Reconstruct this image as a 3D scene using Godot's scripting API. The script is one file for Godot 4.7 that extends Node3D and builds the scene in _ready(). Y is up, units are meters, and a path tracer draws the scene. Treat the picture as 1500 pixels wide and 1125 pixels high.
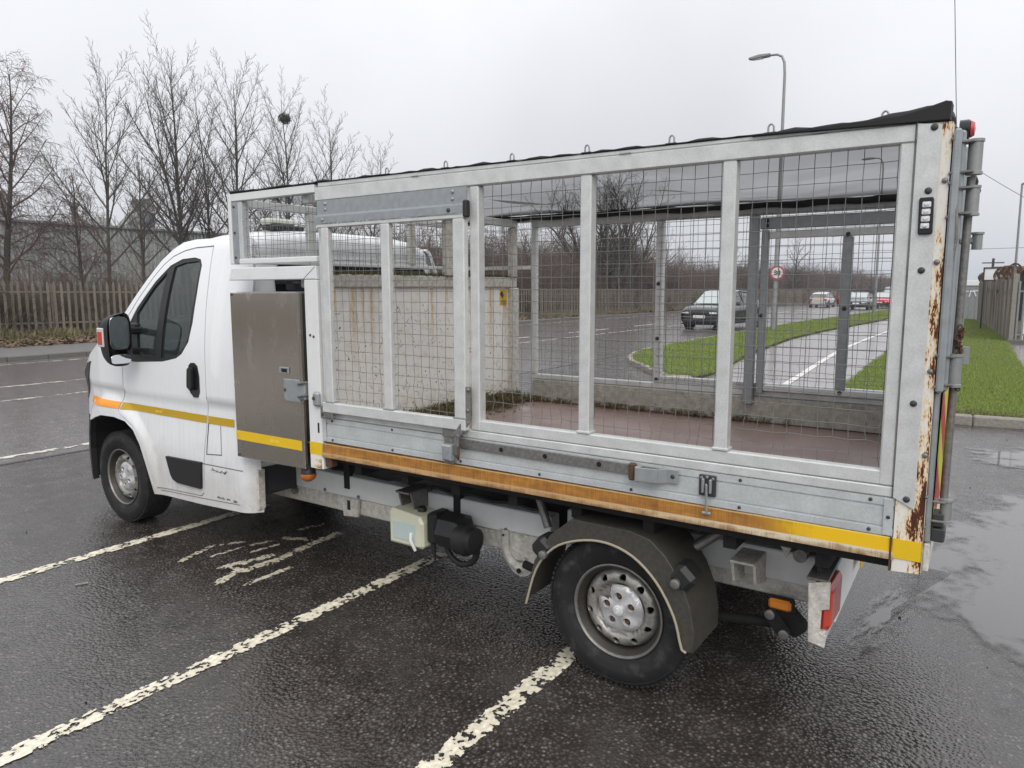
extends Node3D

var names := {}
var M := {}
var rng := RandomNumberGenerator.new()
const CX := -1.06      # centre line of the truck (z)
const AX := -4.885     # front axle (x)
const RX := -0.83      # rear axle (x)


# ---------------------------------------------------------------- mesh builder
class B:
	var v := PackedVector3Array()
	var n := PackedVector3Array()
	var u := PackedVector2Array()
	var w := PackedVector2Array()
	var i := PackedInt32Array()

	func vert(p: Vector3, nn: Vector3, t := Vector2.ZERO) -> int:
		v.append(p); n.append(nn); u.append(t)
		return v.size() - 1

	func idx(a: int, b: int, c: int) -> void:      # a, b, c counter-clockwise seen from outside
		i.append(a); i.append(c); i.append(b)

	func tri(a: Vector3, b: Vector3, c: Vector3) -> void:
		var nn := (b - a).cross(c - a).normalized()
		idx(vert(a, nn), vert(b, nn), vert(c, nn))

	func quad(a: Vector3, b: Vector3, c: Vector3, d: Vector3) -> void:
		var nn := (c - a).cross(d - b).normalized()
		var k := vert(a, nn, Vector2(0, 1)); vert(b, nn, Vector2(1, 1)); vert(c, nn, Vector2(1, 0)); vert(d, nn, Vector2(0, 0))
		idx(k, k + 1, k + 2); idx(k, k + 2, k + 3)

	func box(c: Vector3, s: Vector3, bev := 0.0, bs := Basis()) -> void:
		var h := s * 0.5
		var b := minf(bev, minf(h.x, minf(h.y, h.z)) * 0.9)
		var ax := [Vector3.RIGHT, Vector3.UP, Vector3.BACK]
		for a in 3:
			for sg in [-1.0, 1.0]:
				var d: Vector3 = ax[a] * sg
				var e1: Vector3 = ax[(a + 1) % 3]
				var e2: Vector3 = ax[(a + 2) % 3] * sg
				var h1: float = h[(a + 1) % 3] - b
				var h2: float = h[(a + 2) % 3] - b
				var o: Vector3 = d * h[a]
				quad(c + bs * (o - e1 * h1 - e2 * h2), c + bs * (o + e1 * h1 - e2 * h2), c + bs * (o + e1 * h1 + e2 * h2), c + bs * (o - e1 * h1 + e2 * h2))
		if b <= 0.0:
			return
		for a in 3:
			var p := (a + 1) % 3
			var q := (a + 2) % 3
			for s1 in [-1.0, 1.0]:
				for s2 in [-1.0, 1.0]:
					var l: Vector3 = ax[a] * (h[a] - b)
					var A: Vector3 = ax[p] * s1 * h[p] + ax[q] * s2 * (h[q] - b)
					var C: Vector3 = ax[p] * s1 * (h[p] - b) + ax[q] * s2 * h[q]
					if s1 * s2 > 0:
						quad(c + bs * (A + l), c + bs * (A - l), c + bs * (C - l), c + bs * (C + l))
						fix(2, c)
					else:
						quad(c + bs * (A - l), c + bs * (A + l), c + bs * (C + l), c + bs * (C - l))
						fix(2, c)
		for sx in [-1.0, 1.0]:
			for sy in [-1.0, 1.0]:
				for sz in [-1.0, 1.0]:
					var P := Vector3(sx * h.x, sy * (h.y - b), sz * (h.z - b))
					var Q := Vector3(sx * (h.x - b), sy * h.y, sz * (h.z - b))
					var R := Vector3(sx * (h.x - b), sy * (h.y - b), sz * h.z)
					tri(c + bs * P, c + bs * Q, c + bs * R)
					fix(1, c)

	func fix(tris: int, c: Vector3) -> void:        # turns the last flat faces outward from c
		var k := i.size() - tris * 3
		var a := i[k]
		if n[a].dot(v[a] - c) >= 0:
			return
		var seen := {}
		for t in tris:
			var x := i[k + t * 3 + 1]
			i[k + t * 3 + 1] = i[k + t * 3 + 2]
			i[k + t * 3 + 2] = x
			for j in 3:
				seen[i[k + t * 3 + j]] = true
		for s in seen:
			n[s] = -n[s]

	func span(a: Vector3, b: Vector3, wy: float, wz: float, bev := 0.0, up := Vector3.UP) -> void:   # a beam from a to b
		var x := (b - a).normalized()
		var z := x.cross(up)
		if z.length() < 0.01:
			z = x.cross(Vector3.RIGHT)
		z = z.normalized()
		box((a + b) * 0.5, Vector3((b - a).length(), wy, wz), bev, Basis(x, z.cross(x), z))

	func tube(p: PackedVector3Array, r: PackedFloat32Array, sides := 8, cap := true) -> void:
		var m := p.size()
		var t := (p[1] - p[0]).normalized()
		var e := t.cross(Vector3(0.31, 0.2, 0.93)).normalized()
		var k0 := v.size()
		for j in m:
			if j > 0 and j < m - 1:
				t = (p[j + 1] - p[j - 1]).normalized()
			elif j == m - 1:
				t = (p[j] - p[j - 1]).normalized()
			e = (e - t * e.dot(t)).normalized()
			var f := t.cross(e)
			var rr := r[mini(j, r.size() - 1)]
			for s in sides:
				var a := TAU * s / sides
				var nn := e * cos(a) + f * sin(a)
				v.append(p[j] + nn * rr); n.append(nn); u.append(Vector2(float(s) / sides, j))
		for j in m - 1:
			for s in sides:
				var a := k0 + j * sides + s
				var b := k0 + j * sides + (s + 1) % sides
				i.append(a); i.append(a + sides); i.append(b)
				i.append(b); i.append(a + sides); i.append(b + sides)
		if cap:
			for en in [0, m - 1]:
				var tt := (p[1] - p[0]).normalized() * -1.0 if en == 0 else (p[m - 1] - p[m - 2]).normalized()
				var c := vert(p[en], tt)
				for s in sides:
					vert(v[k0 + en * sides + s], tt)
				for s in sides:
					if en == 0: idx(c, c + 1 + (s + 1) % sides, c + 1 + s)
					else: idx(c, c + 1 + s, c + 1 + (s + 1) % sides)

	func rod(a: Vector3, b: Vector3, r: float, sides := 10, r2 := -1.0) -> void:
		tube(PackedVector3Array([a, b]), PackedFloat32Array([r, r if r2 < 0 else r2]), sides)

	func lathe(pr: PackedVector2Array, o: Vector3, bs: Basis, segs := 32) -> void:   # pr: (radius, height along bs.y), outside on the right when walking up... normals from the profile
		for k in pr.size() - 1:
			var a := pr[k]
			var b := pr[k + 1]
			var d := (b - a)
			if d.length() < 1e-6:
				continue
			var nf := Vector2(d.y, -d.x).normalized()
			var na := nf
			var nb := nf
			if k > 0:
				var d0 := pr[k] - pr[k - 1]
				var n0 := Vector2(d0.y, -d0.x).normalized()
				if n0.dot(nf) > 0.7: na = (n0 + nf).normalized()
			if k < pr.size() - 2:
				var d1 := pr[k + 2] - pr[k + 1]
				var n1 := Vector2(d1.y, -d1.x).normalized()
				if n1.dot(nf) > 0.7: nb = (n1 + nf).normalized()
			var k0 := v.size()
			for s in segs + 1:
				var an := TAU * s / segs
				var e := bs.x * cos(an) + bs.z * sin(an)
				vert(o + e * a.x + bs.y * a.y, (e * na.x + bs.y * na.y).normalized(), Vector2(float(s) / segs, float(k) / pr.size()))
				vert(o + e * b.x + bs.y * b.y, (e * nb.x + bs.y * nb.y).normalized(), Vector2(float(s) / segs, float(k + 1) / pr.size()))
			for s in segs:
				var q := k0 + s * 2
				idx(q, q + 1, q + 3); idx(q, q + 3, q + 2)

	func grid(nu: int, nv: int, f: Callable, flip := false) -> void:
		var k0 := v.size()
		for a in nu + 1:
			for b in nv + 1:
				v.append(f.call(float(a) / nu, float(b) / nv))
				u.append(Vector2(float(a) / nu, float(b) / nv))
				n.append(Vector3.UP)
		for a in nu + 1:
			for b in nv + 1:
				var du := v[k0 + mini(a + 1, nu) * (nv + 1) + b] - v[k0 + maxi(a - 1, 0) * (nv + 1) + b]
				var dv := v[k0 + a * (nv + 1) + mini(b + 1, nv)] - v[k0 + a * (nv + 1) + maxi(b - 1, 0)]
				var nn := du.cross(dv).normalized()
				n[k0 + a * (nv + 1) + b] = -nn if flip else nn
		for a in nu:
			for b in nv:
				var q := k0 + a * (nv + 1) + b
				if flip:
					idx(q, q + nv + 2, q + nv + 1); idx(q, q + 1, q + nv + 2)
				else:
					idx(q, q + nv + 1, q + nv + 2); idx(q, q + nv + 2, q + 1)

	func prism(poly: PackedVector2Array, z0: float, z1: float, x := Transform3D(), bev := 0.0) -> void:   # local XY outline, extruded along local z
		var p := poly.duplicate()
		if Geometry2D.is_polygon_clockwise(p):
			p.reverse()
		var m := p.size()
		var q := p.duplicate()
		if bev > 0:
			for k in m:
				var d0 := (p[k] - p[(k + m - 1) % m]).normalized()
				var d1 := (p[(k + 1) % m] - p[k]).normalized()
				var bis := (Vector2(-d0.y, d0.x) + Vector2(-d1.y, d1.x))
				bis = bis / maxf(bis.length_squared() * 0.5, 0.3)
				q[k] = p[k] + bis * bev
		var t := Geometry2D.triangulate_polygon(q)
		for end in 2:
			var zz := z1 if end == 1 else z0
			var nn := x.basis.z.normalized() * (1.0 if end == 1 else -1.0)
			var k0 := v.size()
			for pt in q:
				vert(x * Vector3(pt.x, pt.y, zz), nn, pt)
			for k in range(0, t.size(), 3):
				var A := q[t[k]]
				var s := (q[t[k + 1]] - A).cross(q[t[k + 2]] - A) > 0
				if s == (end == 1): idx(k0 + t[k], k0 + t[k + 1], k0 + t[k + 2])
				else: idx(k0 + t[k], k0 + t[k + 2], k0 + t[k + 1])
		for k in m:
			var k2 := (k + 1) % m
			if bev > 0:
				quad(x * Vector3(p[k].x, p[k].y, z1 - bev), x * Vector3(p[k2].x, p[k2].y, z1 - bev), x * Vector3(q[k2].x, q[k2].y, z1), x * Vector3(q[k].x, q[k].y, z1))
				quad(x * Vector3(q[k].x, q[k].y, z0), x * Vector3(q[k2].x, q[k2].y, z0), x * Vector3(p[k2].x, p[k2].y, z0 + bev), x * Vector3(p[k].x, p[k].y, z0 + bev))
			quad(x * Vector3(p[k].x, p[k].y, z0 + bev), x * Vector3(p[k2].x, p[k2].y, z0 + bev), x * Vector3(p[k2].x, p[k2].y, z1 - bev), x * Vector3(p[k].x, p[k].y, z1 - bev))

	# a polygon in a 2-D chart cut into cells and bent by f; holes cut out; edges turned inward by thick
	func panel(poly: PackedVector2Array, holes: Array, cell: float, f: Callable, flip := false, thick := 0.0, uvs := 1.0) -> void:
		var lo := poly[0]
		var hi := poly[0]
		for p in poly:
			lo = lo.min(p); hi = hi.max(p)
		var nx := int(ceil((hi.x - lo.x) / cell))
		var ny := int(ceil((hi.y - lo.y) / cell))
		for a in nx:
			for b in ny:
				var c := lo + Vector2(a, b) * cell
				var sq := PackedVector2Array([c, c + Vector2(cell, 0), c + Vector2(cell, cell), c + Vector2(0, cell)])
				var parts := Geometry2D.intersect_polygons(sq, poly)
				for h in holes:
					var nxt := []
					for q in parts:
						nxt.append_array(Geometry2D.clip_polygons(q, h))
					parts.assign(nxt)
				for q: PackedVector2Array in parts:
					var t := Geometry2D.triangulate_polygon(q)
					var k0 := v.size()
					for pt in q:
						vert(f.call(pt), nrm(f, pt, flip), pt * uvs)
					for k in range(0, t.size(), 3):
						var A := q[t[k]]
						var s := (q[t[k + 1]] - A).cross(q[t[k + 2]] - A) > 0
						if s != flip: idx(k0 + t[k], k0 + t[k + 1], k0 + t[k + 2])
						else: idx(k0 + t[k], k0 + t[k + 2], k0 + t[k + 1])
		if thick != 0.0:
			var rings := [poly]
			rings.append_array(holes)
			for r in rings.size():
				var ring: PackedVector2Array = rings[r]
				var ccw := not Geometry2D.is_polygon_clockwise(ring)
				for k in ring.size():
					var p0 := ring[k]
					var p1 := ring[(k + 1) % ring.size()]
					var st := maxi(1, int(ceil((p1 - p0).length() / cell)))
					for s in st:
						var A := p0.lerp(p1, float(s) / st)
						var C := p0.lerp(p1, float(s + 1) / st)
						var a3: Vector3 = f.call(A)
						var c3: Vector3 = f.call(C)
						var na := nrm(f, A, flip) * thick
						var nc := nrm(f, C, flip) * thick
						if (ccw == (r == 0)) != flip: quad(a3 - na, c3 - nc, c3, a3)
						else: quad(a3, c3, c3 - nc, a3 - na)

	func nrm(f: Callable, p: Vector2, flip: bool) -> Vector3:
		var e := 0.004
		var a: Vector3 = f.call(p + Vector2(e, 0)) - f.call(p - Vector2(e, 0))
		var b: Vector3 = f.call(p + Vector2(0, e)) - f.call(p - Vector2(0, e))
		var q := a.cross(b).normalized()
		return -q if flip else q

	func rewind() -> void:      # winds every face to agree with its normals
		for k in range(0, i.size(), 3):
			var a := i[k]
			var f := (v[i[k + 2]] - v[a]).cross(v[i[k + 1]] - v[a])
			if f.dot(n[a] + n[i[k + 1]] + n[i[k + 2]]) < 0.0:
				var x := i[k + 1]
				i[k + 1] = i[k + 2]
				i[k + 2] = x

	func mesh() -> ArrayMesh:
		if i.size() < 36000:
			rewind()
		var arr := []
		arr.resize(Mesh.ARRAY_MAX)
		arr[Mesh.ARRAY_VERTEX] = v
		arr[Mesh.ARRAY_NORMAL] = n
		arr[Mesh.ARRAY_TEX_UV] = u
		if w.size() == v.size():
			arr[Mesh.ARRAY_TEX_UV2] = w
		arr[Mesh.ARRAY_INDEX] = i
		var m := ArrayMesh.new()
		m.add_surface_from_arrays(Mesh.PRIMITIVE_TRIANGLES, arr)
		return m


# ---------------------------------------------------------------- objects
func numbered(s: String) -> String:
	var k: int = names.get(s, 0)
	names[s] = k + 1
	return s if k == 0 else "%s_%03d" % [s, k]


func thing(called: String, label: String, category: String, group := "", at := Vector3.ZERO) -> Node3D:
	var o := Node3D.new()
	o.name = numbered(called)
	add_child(o)
	o.position = at
	return tag(o, label, category, group)


func tag(o: Node3D, label: String, category := "", group := "", kind := "") -> Node3D:
	o.set_meta("label", label)
	if category: o.set_meta("category", category)
	if group: o.set_meta("group", group)
	if kind: o.set_meta("kind", kind)
	return o


func put(called: String, b: Variant, m: Material, parent: Node3D = null, at := Vector3.ZERO) -> MeshInstance3D:
	var o := MeshInstance3D.new()
	o.name = numbered(called) if parent == null else called
	o.mesh = b.mesh() if b is B else b
	o.material_override = m
	if parent: parent.add_child(o, true)
	else: add_child(o)
	o.position = at
	return o


func structure(called: String, b: B, m: Material) -> MeshInstance3D:
	var o := put(called, b, m)
	o.set_meta("kind", "structure")
	return o


func stuff(called: String, label: String, category: String, mesh: Mesh, m: Material, xs: Array) -> MultiMeshInstance3D:
	var mm := MultiMesh.new()
	mm.transform_format = MultiMesh.TRANSFORM_3D
	mm.mesh = mesh
	mm.instance_count = xs.size()
	for k in xs.size():
		mm.set_instance_transform(k, xs[k])
	var o := MultiMeshInstance3D.new()
	o.name = numbered(called)
	o.multimesh = mm
	o.material_override = m
	add_child(o)
	tag(o, label, category, "", "stuff")
	return o


func copy(o: Node3D, label: String, at: Vector3, turn := 0.0, sc := 1.0) -> Node3D:
	var r: Node3D = o.duplicate()
	var base := String(o.name)
	if base.length() > 4 and base.substr(base.length() - 4, 1) == "_" and base.right(3).is_valid_int():
		base = base.left(base.length() - 4)
	r.name = numbered(base)
	add_child(r)
	r.position = at
	r.rotation.y = turn
	r.scale = Vector3.ONE * sc
	r.set_meta("label", label)
	return r


# ---------------------------------------------------------------- textures and materials
func fn(sd: int, freq: float, kind := FastNoiseLite.TYPE_SIMPLEX_SMOOTH, oct := 4) -> FastNoiseLite:
	var q := FastNoiseLite.new()
	q.seed = sd
	q.frequency = freq
	q.noise_type = kind
	q.fractal_type = FastNoiseLite.FRACTAL_FBM if oct > 1 else FastNoiseLite.FRACTAL_NONE
	q.fractal_octaves = oct
	return q


func nimg(q: FastNoiseLite, w: int, h: int) -> PackedByteArray:
	return q.get_seamless_image(w, h, false, false, 0.1, true).get_data()


func tex3(w: int, h: int, d: PackedByteArray) -> ImageTexture:
	return ImageTexture.create_from_image(Image.create_from_data(w, h, false, Image.FORMAT_RGB8, d))


func tex1(w: int, h: int, d: PackedByteArray) -> ImageTexture:
	return ImageTexture.create_from_image(Image.create_from_data(w, h, false, Image.FORMAT_L8, d))


func tex4(w: int, h: int, d: PackedByteArray) -> ImageTexture:
	return ImageTexture.create_from_image(Image.create_from_data(w, h, false, Image.FORMAT_RGBA8, d))


func paint(w: int, h: int, f: Callable) -> ImageTexture:      # f(x, y) -> Color, sRGB, may carry alpha
	var d := PackedByteArray()
	d.resize(w * h * 4)
	for y in h:
		for x in w:
			var c: Color = f.call(x, y)
			var k := (y * w + x) * 4
			d[k] = clampi(int(c.r * 255), 0, 255); d[k + 1] = clampi(int(c.g * 255), 0, 255); d[k + 2] = clampi(int(c.b * 255), 0, 255); d[k + 3] = clampi(int(c.a * 255), 0, 255)
	return tex4(w, h, d)


func mat(c: Color, rough := 0.6, metal := 0.0) -> StandardMaterial3D:      # c is a linear, real-world colour
	var m := StandardMaterial3D.new()
	m.albedo_color = c.linear_to_srgb()
	m.roughness = rough
	m.metallic = metal
	return m


func tri(m: StandardMaterial3D, scale: float, world := true) -> StandardMaterial3D:
	m.uv1_triplanar = true
	m.uv1_world_triplanar = world
	m.uv1_scale = Vector3.ONE * scale
	return m


func textured(t: Texture2D, rough := 0.6, metal := 0.0, c := Color.WHITE) -> StandardMaterial3D:
	var m := mat(c, rough, metal)
	m.albedo_texture = t
	return m


func poly(a: Array) -> PackedVector2Array:
	var p := PackedVector2Array()
	for k in range(0, a.size(), 2):
		p.append(Vector2(a[k], a[k + 1]))
	return p


func circle(c: Vector2, r: float, n := 24) -> PackedVector2Array:
	var p := PackedVector2Array()
	for k in n:
		p.append(c + Vector2.from_angle(TAU * k / n) * r)
	return p


func lerps(xs: Array, ys: Array, x: float) -> float:
	if x <= xs[0]: return ys[0]
	for k in xs.size() - 1:
		if x <= xs[k + 1]:
			return lerpf(ys[k], ys[k + 1], (x - xs[k]) / (xs[k + 1] - xs[k]))
	return ys[-1]


func gy(z: float) -> float:      # the road falls away gently in the distance
	return -maxf(0.0, -z - 35.0) * 0.005


func ground(b: B, p: PackedVector2Array, y: float, cell := 3.0, thick := 0.0, uvs := 1.0) -> void:
	b.panel(p, [], cell, func(q: Vector2) -> Vector3: return Vector3(q.x, y + gy(q.y), q.y), true, thick, uvs)


func _ready() -> void:
	rng.seed = 7
	# ---- camera
	var cam := Camera3D.new()
	cam.name = "camera"
	cam.position = Vector3(0.493, 1.723, 2.638)
	cam.rotation = Vector3(-0.130, 0.599, -0.002)
	cam.fov = 55.26
	cam.near = 0.05
	cam.far = 2500.0
	add_child(cam)
	cam.current = true
	# ---- sky: an overcast dome, brighter overhead, with faint drifting cloud
	var sky_mat := PanoramaSkyMaterial.new()
	sky_mat.panorama = overcast()
	var sky := Sky.new()
	sky.sky_material = sky_mat
	var env := Environment.new()
	env.background_mode = Environment.BG_SKY
	env.sky = sky
	env.background_energy_multiplier = 1.0
	env.tonemap_mode = Environment.TONE_MAPPER_LINEAR
	env.tonemap_exposure = 1.0
	env.ambient_light_source = Environment.AMBIENT_SOURCE_SKY
	env.sdfgi_enabled = true
	env.ssao_enabled = true
	env.ssil_enabled = true
	env.fog_enabled = true
	env.fog_density = 0.0008
	env.fog_light_color = Color(0.80, 0.82, 0.86)
	var we := WorldEnvironment.new()
	we.environment = env
	add_child(we)
	# ---- the sun behind thick cloud, high behind the camera
	var sun := DirectionalLight3D.new()
	sun.name = "sun"
	sun.light_energy = 0.5
	sun.light_color = Color(1.0, 0.98, 0.95)
	sun.light_angular_distance = 35.0
	sun.shadow_enabled = true
	sun.rotation = Vector3(deg_to_rad(-40), deg_to_rad(46), 0)
	add_child(sun)

	materials()
	build_ground()
	build_verges()
	build_far_side()
	build_right_side()
	build_street()
	build_truck()
	build_cars()
	build_small()


func overcast() -> ImageTexture:
	var w := 512
	var h := 256
	var c1 := nimg(fn(11, 0.012, FastNoiseLite.TYPE_SIMPLEX_SMOOTH, 5), w, h)
	var im := Image.create(w, h, false, Image.FORMAT_RGBF)
	for y in h:
		var el := (0.5 - (y + 0.5) / h) * PI
		var base := 0.665 + 0.85 * pow(maxf(sin(el), 0.0), 0.9)
		if el < 0: base = 0.25
		for x in w:
			var c := c1[y * w + x] / 255.0
			var k := base * (1.0 + (c - 0.5) * 0.30 * smoothstep(-0.02, 0.15, el))
			im.set_pixel(x, y, Color(k * 0.965, k * 0.985, k * 1.03))
	return ImageTexture.create_from_image(im)


func materials() -> void:
	var W := 1024
	# asphalt: rounded chippings bedded in dark binder
	var a := fn(3, 0.095, FastNoiseLite.TYPE_CELLULAR, 1)
	a.cellular_return_type = FastNoiseLite.RETURN_DISTANCE
	var d1 := nimg(a, W, W)
	a.cellular_return_type = FastNoiseLite.RETURN_CELL_VALUE
	var d2 := nimg(a, W, W)
	var d3 := nimg(fn(5, 0.006, FastNoiseLite.TYPE_SIMPLEX_SMOOTH, 4), W, W)
	var col := PackedByteArray(); col.resize(W * W * 3)
	var hgt := PackedByteArray(); hgt.resize(W * W)
	var rgh := PackedByteArray(); rgh.resize(W * W)
	for k in W * W:
		var dome := 255 - d1[k]
		var tone := d2[k]
		var patch := d3[k]
		var up := clampi((dome - 120) * 2, 0, 255)
		hgt[k] = clampi(up * 3 / 5 + tone / 4 + patch / 8, 0, 255)
		var g := 40 + up * tone / 1500 + (patch - 128) / 14
		if tone > 228: g += up / 9
		col[k * 3] = g + 3; col[k * 3 + 1] = g; col[k * 3 + 2] = g - 2
		rgh[k] = clampi(34 + up / 5 + (tone - 128) / 8 + (patch - 128) / 4, 14, 160)
	M.lot = textured(tex3(W, W, col), 1.0)
	M.lot.roughness_texture = tex1(W, W, rgh)
	M.lot.albedo_color = Color(1.5, 1.46, 1.42).linear_to_srgb()
	M.lot.heightmap_enabled = true
	M.lot.heightmap_texture = tex1(W, W, hgt)
	M.lot.heightmap_scale = 0.29
	M.lot.metallic_specular = 0.68
	tri(M.lot, 0.62)
	M.road = M.lot.duplicate()
	M.road.albedo_color = Color(3.6, 3.5, 3.7).linear_to_srgb()
	M.road.heightmap_enabled = false
	M.road.roughness_texture = null
	M.road.roughness = 0.22
	M.road.metallic_specular = 0.8
	tri(M.road, 0.62)
	M.path = M.road.duplicate()
	M.path.albedo_color = Color(6.0, 5.85, 6.2).linear_to_srgb()
	tri(M.path, 0.9)
	# a grey-scale grime sheet used over many surfaces
	var g1 := nimg(fn(21, 0.012, FastNoiseLite.TYPE_SIMPLEX_SMOOTH, 6), 512, 512)
	var g2 := nimg(fn(22, 0.09, FastNoiseLite.TYPE_SIMPLEX, 3), 512, 512)
	var g3 := nimg(fn(23, 0.03, FastNoiseLite.TYPE_SIMPLEX, 5), 512, 512)
	var cd := PackedByteArray(); cd.resize(512 * 512 * 3)
	var soft := cd.duplicate()
	var conc := cd.duplicate()
	for k in 512 * 512:
		var q := g1[k]
		var f := g2[k]
		var s := clampi(253 - maxi(0, 50 - q) / 3 - maxi(0, 70 - f) / 6 - (255 - q) / 40, 150, 255)
		soft[k * 3] = s; soft[k * 3 + 1] = s - (255 - s) / 8; soft[k * 3 + 2] = s - (255 - s) / 4
		var s2 := clampi(228 + (q - 128) / 10 + (f - 128) / 14, 90, 255)
		cd[k * 3] = s2; cd[k * 3 + 1] = s2; cd[k * 3 + 2] = s2
		var s3 := clampi(214 + (g3[k] - 128) / 5 + (f - 128) / 8 - maxi(0, 80 - q) / 2, 60, 255)
		conc[k * 3] = s3; conc[k * 3 + 1] = s3 - 3; conc[k * 3 + 2] = s3 - 8
	var t_soft := tex3(512, 512, soft)
	var t_metal := tex3(512, 512, cd)
	var t_conc := tex3(512, 512, conc)
	M.white = tri(textured(t_soft, 0.28, 0.0, Color(0.80, 0.81, 0.83)), 0.7)
	M.white.clearcoat_enabled = true
	M.white.clearcoat = 0.5
	M.white.clearcoat_roughness = 0.12
	M.cab_white = cab_paint()
	M.dirty_white = tri(textured(t_conc, 0.5, 0.0, Color(0.86, 0.85, 0.81)), 1.3)
	M.frame_white = tri(textured(t_soft, 0.45, 0.0, Color(0.76, 0.77, 0.77)), 2.2)
	M.inner = tri(textured(t_conc, 0.5, 0.1, Color(0.60, 0.59, 0.54)), 0.9)
	M.aluminium = tri(textured(t_metal, 0.42, 0.25, Color(0.80, 0.81, 0.80)), 1.7)
	M.plank = tri(textured(t_metal, 0.4, 0.25, Color(0.70, 0.73, 0.74)), 1.1)
	M.galv = tri(textured(t_metal, 0.42, 0.45, Color(0.43, 0.46, 0.475)), 3.1)
	M.steel = tri(textured(t_conc, 0.45, 0.6, Color(0.34, 0.34, 0.34)), 2.3)
	M.wire = mat(Color(0.22, 0.22, 0.21), 0.5, 0.3)
	M.black = tri(textured(t_metal, 0.5, 0.0, Color(0.015, 0.015, 0.016)), 2.0)
	M.gloss_black = mat(Color(0.012, 0.012, 0.014), 0.15)
	M.tyre = tri(textured(t_conc, 0.78, 0.0, Color(0.021, 0.021, 0.0215)), 3.0, false)
	M.rim = tri(textured(t_conc, 0.55, 0.5, Color(0.085, 0.078, 0.072)), 2.7, false)
	var td := soft.duplicate()
	for k in 512 * 512:
		var tv := clampi(105 + maxi(0, g1[k] - 150) * 2 + g2[k] / 10, 90, 255)
		td[k * 3] = tv; td[k * 3 + 1] = tv; td[k * 3 + 2] = tv
	M.tyre = tri(textured(tex3(512, 512, td), 0.75, 0.0, Color(0.042, 0.042, 0.043)), 1.5, false)
	M.under = tri(textured(t_conc, 0.8, 0.0, Color(0.016, 0.0155, 0.015)), 1.6)
	M.guard = tri(textured(t_conc, 0.62, 0.0, Color(0.075, 0.070, 0.060)), 1.9)
	M.wheel = tri(textured(t_conc, 0.42, 0.6, Color(0.47, 0.46, 0.45)), 2.7, false)
	M.hub = tri(textured(t_metal, 0.34, 0.25, Color(0.60, 0.60, 0.61)), 3.0, false)
	M.rust = tri(textured(t_conc, 0.8, 0.1, Color(0.15, 0.08, 0.045)), 3.0)
	M.concrete = tri(textured(t_conc, 0.75, 0.0, Color(0.36, 0.345, 0.32)), 1.1)
	M.concrete.heightmap_enabled = true
	M.concrete.heightmap_texture = t_conc
	M.concrete.heightmap_scale = 0.25
	M.kerb_dark = tri(textured(t_conc, 0.6, 0.0, Color(0.17, 0.165, 0.155)), 1.1)
	M.kerb_pale = tri(textured(t_conc, 0.6, 0.0, Color(0.44, 0.40, 0.35)), 1.4)
	M.pavement = tri(textured(t_conc, 0.5, 0.0, Color(0.20, 0.195, 0.195)), 0.5)
	M.glass = mat(Color(0.03, 0.045, 0.042), 0.03)
	M.glass.albedo_color.a = 0.55
	M.glass.transparency = BaseMaterial3D.TRANSPARENCY_ALPHA
	M.mirror = mat(Color(0.75, 0.78, 0.8), 0.03, 1.0)
	M.yellow = tri(textured(t_soft, 0.4, 0.0, Color(0.80, 0.52, 0.012)), 3.0)
	M.yellow_dull = tri(textured(t_soft, 0.45, 0.0, Color(0.53, 0.34, 0.010)), 3.0)
	M.tape_print = mat(Color(0.9, 0.72, 0.10), 0.4)
	M.orange = mat(Color(1.0, 0.34, 0.01), 0.35)
	M.amber = mat(Color(0.85, 0.27, 0.01), 0.2)
	M.amber.clearcoat_enabled = true
	M.red_lens = mat(Color(0.45, 0.02, 0.025), 0.12)
	M.red_lens.clearcoat_enabled = true
	M.orange_lens = mat(Color(0.55, 0.07, 0.045), 0.12)
	M.amber_old = mat(Color(0.42, 0.12, 0.012), 0.3)
	M.clear_lens = mat(Color(0.75, 0.75, 0.75), 0.1, 0.3)
	M.hole = mat(Color(0.006, 0.006, 0.006), 0.9)
	M.tank = mat(Color(0.66, 0.66, 0.52), 0.35)
	M.tank.subsurf_scatter_enabled = true
	M.tank.subsurf_scatter_strength = 0.3
	M.fluid = mat(Color(0.50, 0.60, 0.58), 0.3)
	M.rubber = mat(Color(0.015, 0.015, 0.015), 0.55)
	M.seat = mat(Color(0.04, 0.04, 0.045), 0.9)
	M.pale_plastic = mat(Color(0.45, 0.47, 0.40), 0.5)
	M.stain_steel = stainless()
	M.post_rust = rusty_post()
	M.headboard = scuffed()
	M.rail = tape_rail()
	M.floor = wet_floor()
	M.net = netting()
	M.net_solid = mat(Color(0.012, 0.012, 0.013), 0.7)
	M.chevron = chevrons()
	# earth, litter, grass, bark
	M.earth = tri(textured(t_conc, 0.95, 0.0, Color(0.10, 0.085, 0.055)), 0.7)
	M.turf = tri(textured(t_conc, 0.95, 0.0, Color(0.10, 0.12, 0.035)), 0.6)
	M.grass = mat(Color(0.19, 0.24, 0.048), 0.65)
	M.grass.backlight_enabled = true
	M.grass.backlight = Color(0.25, 0.35, 0.08)
	M.weed = mat(Color(0.17, 0.15, 0.07), 0.8)
	M.clippings = mat(Color(0.13, 0.10, 0.045), 0.9)
	M.litter = mat(Color(0.15, 0.095, 0.055), 0.8)
	M.bark = tri(textured(t_conc, 0.9, 0.0, Color(0.075, 0.072, 0.05)), 1.4)
	M.twig = mat(Color(0.075, 0.062, 0.05), 0.9)
	M.birch_twig = mat(Color(0.12, 0.078, 0.068), 0.9)
	M.scrub = mat(Color(0.135, 0.095, 0.078), 0.95)
	M.bramble = mat(Color(0.085, 0.072, 0.045), 0.95)
	M.moss = mat(Color(0.10, 0.10, 0.025), 0.95)
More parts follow.
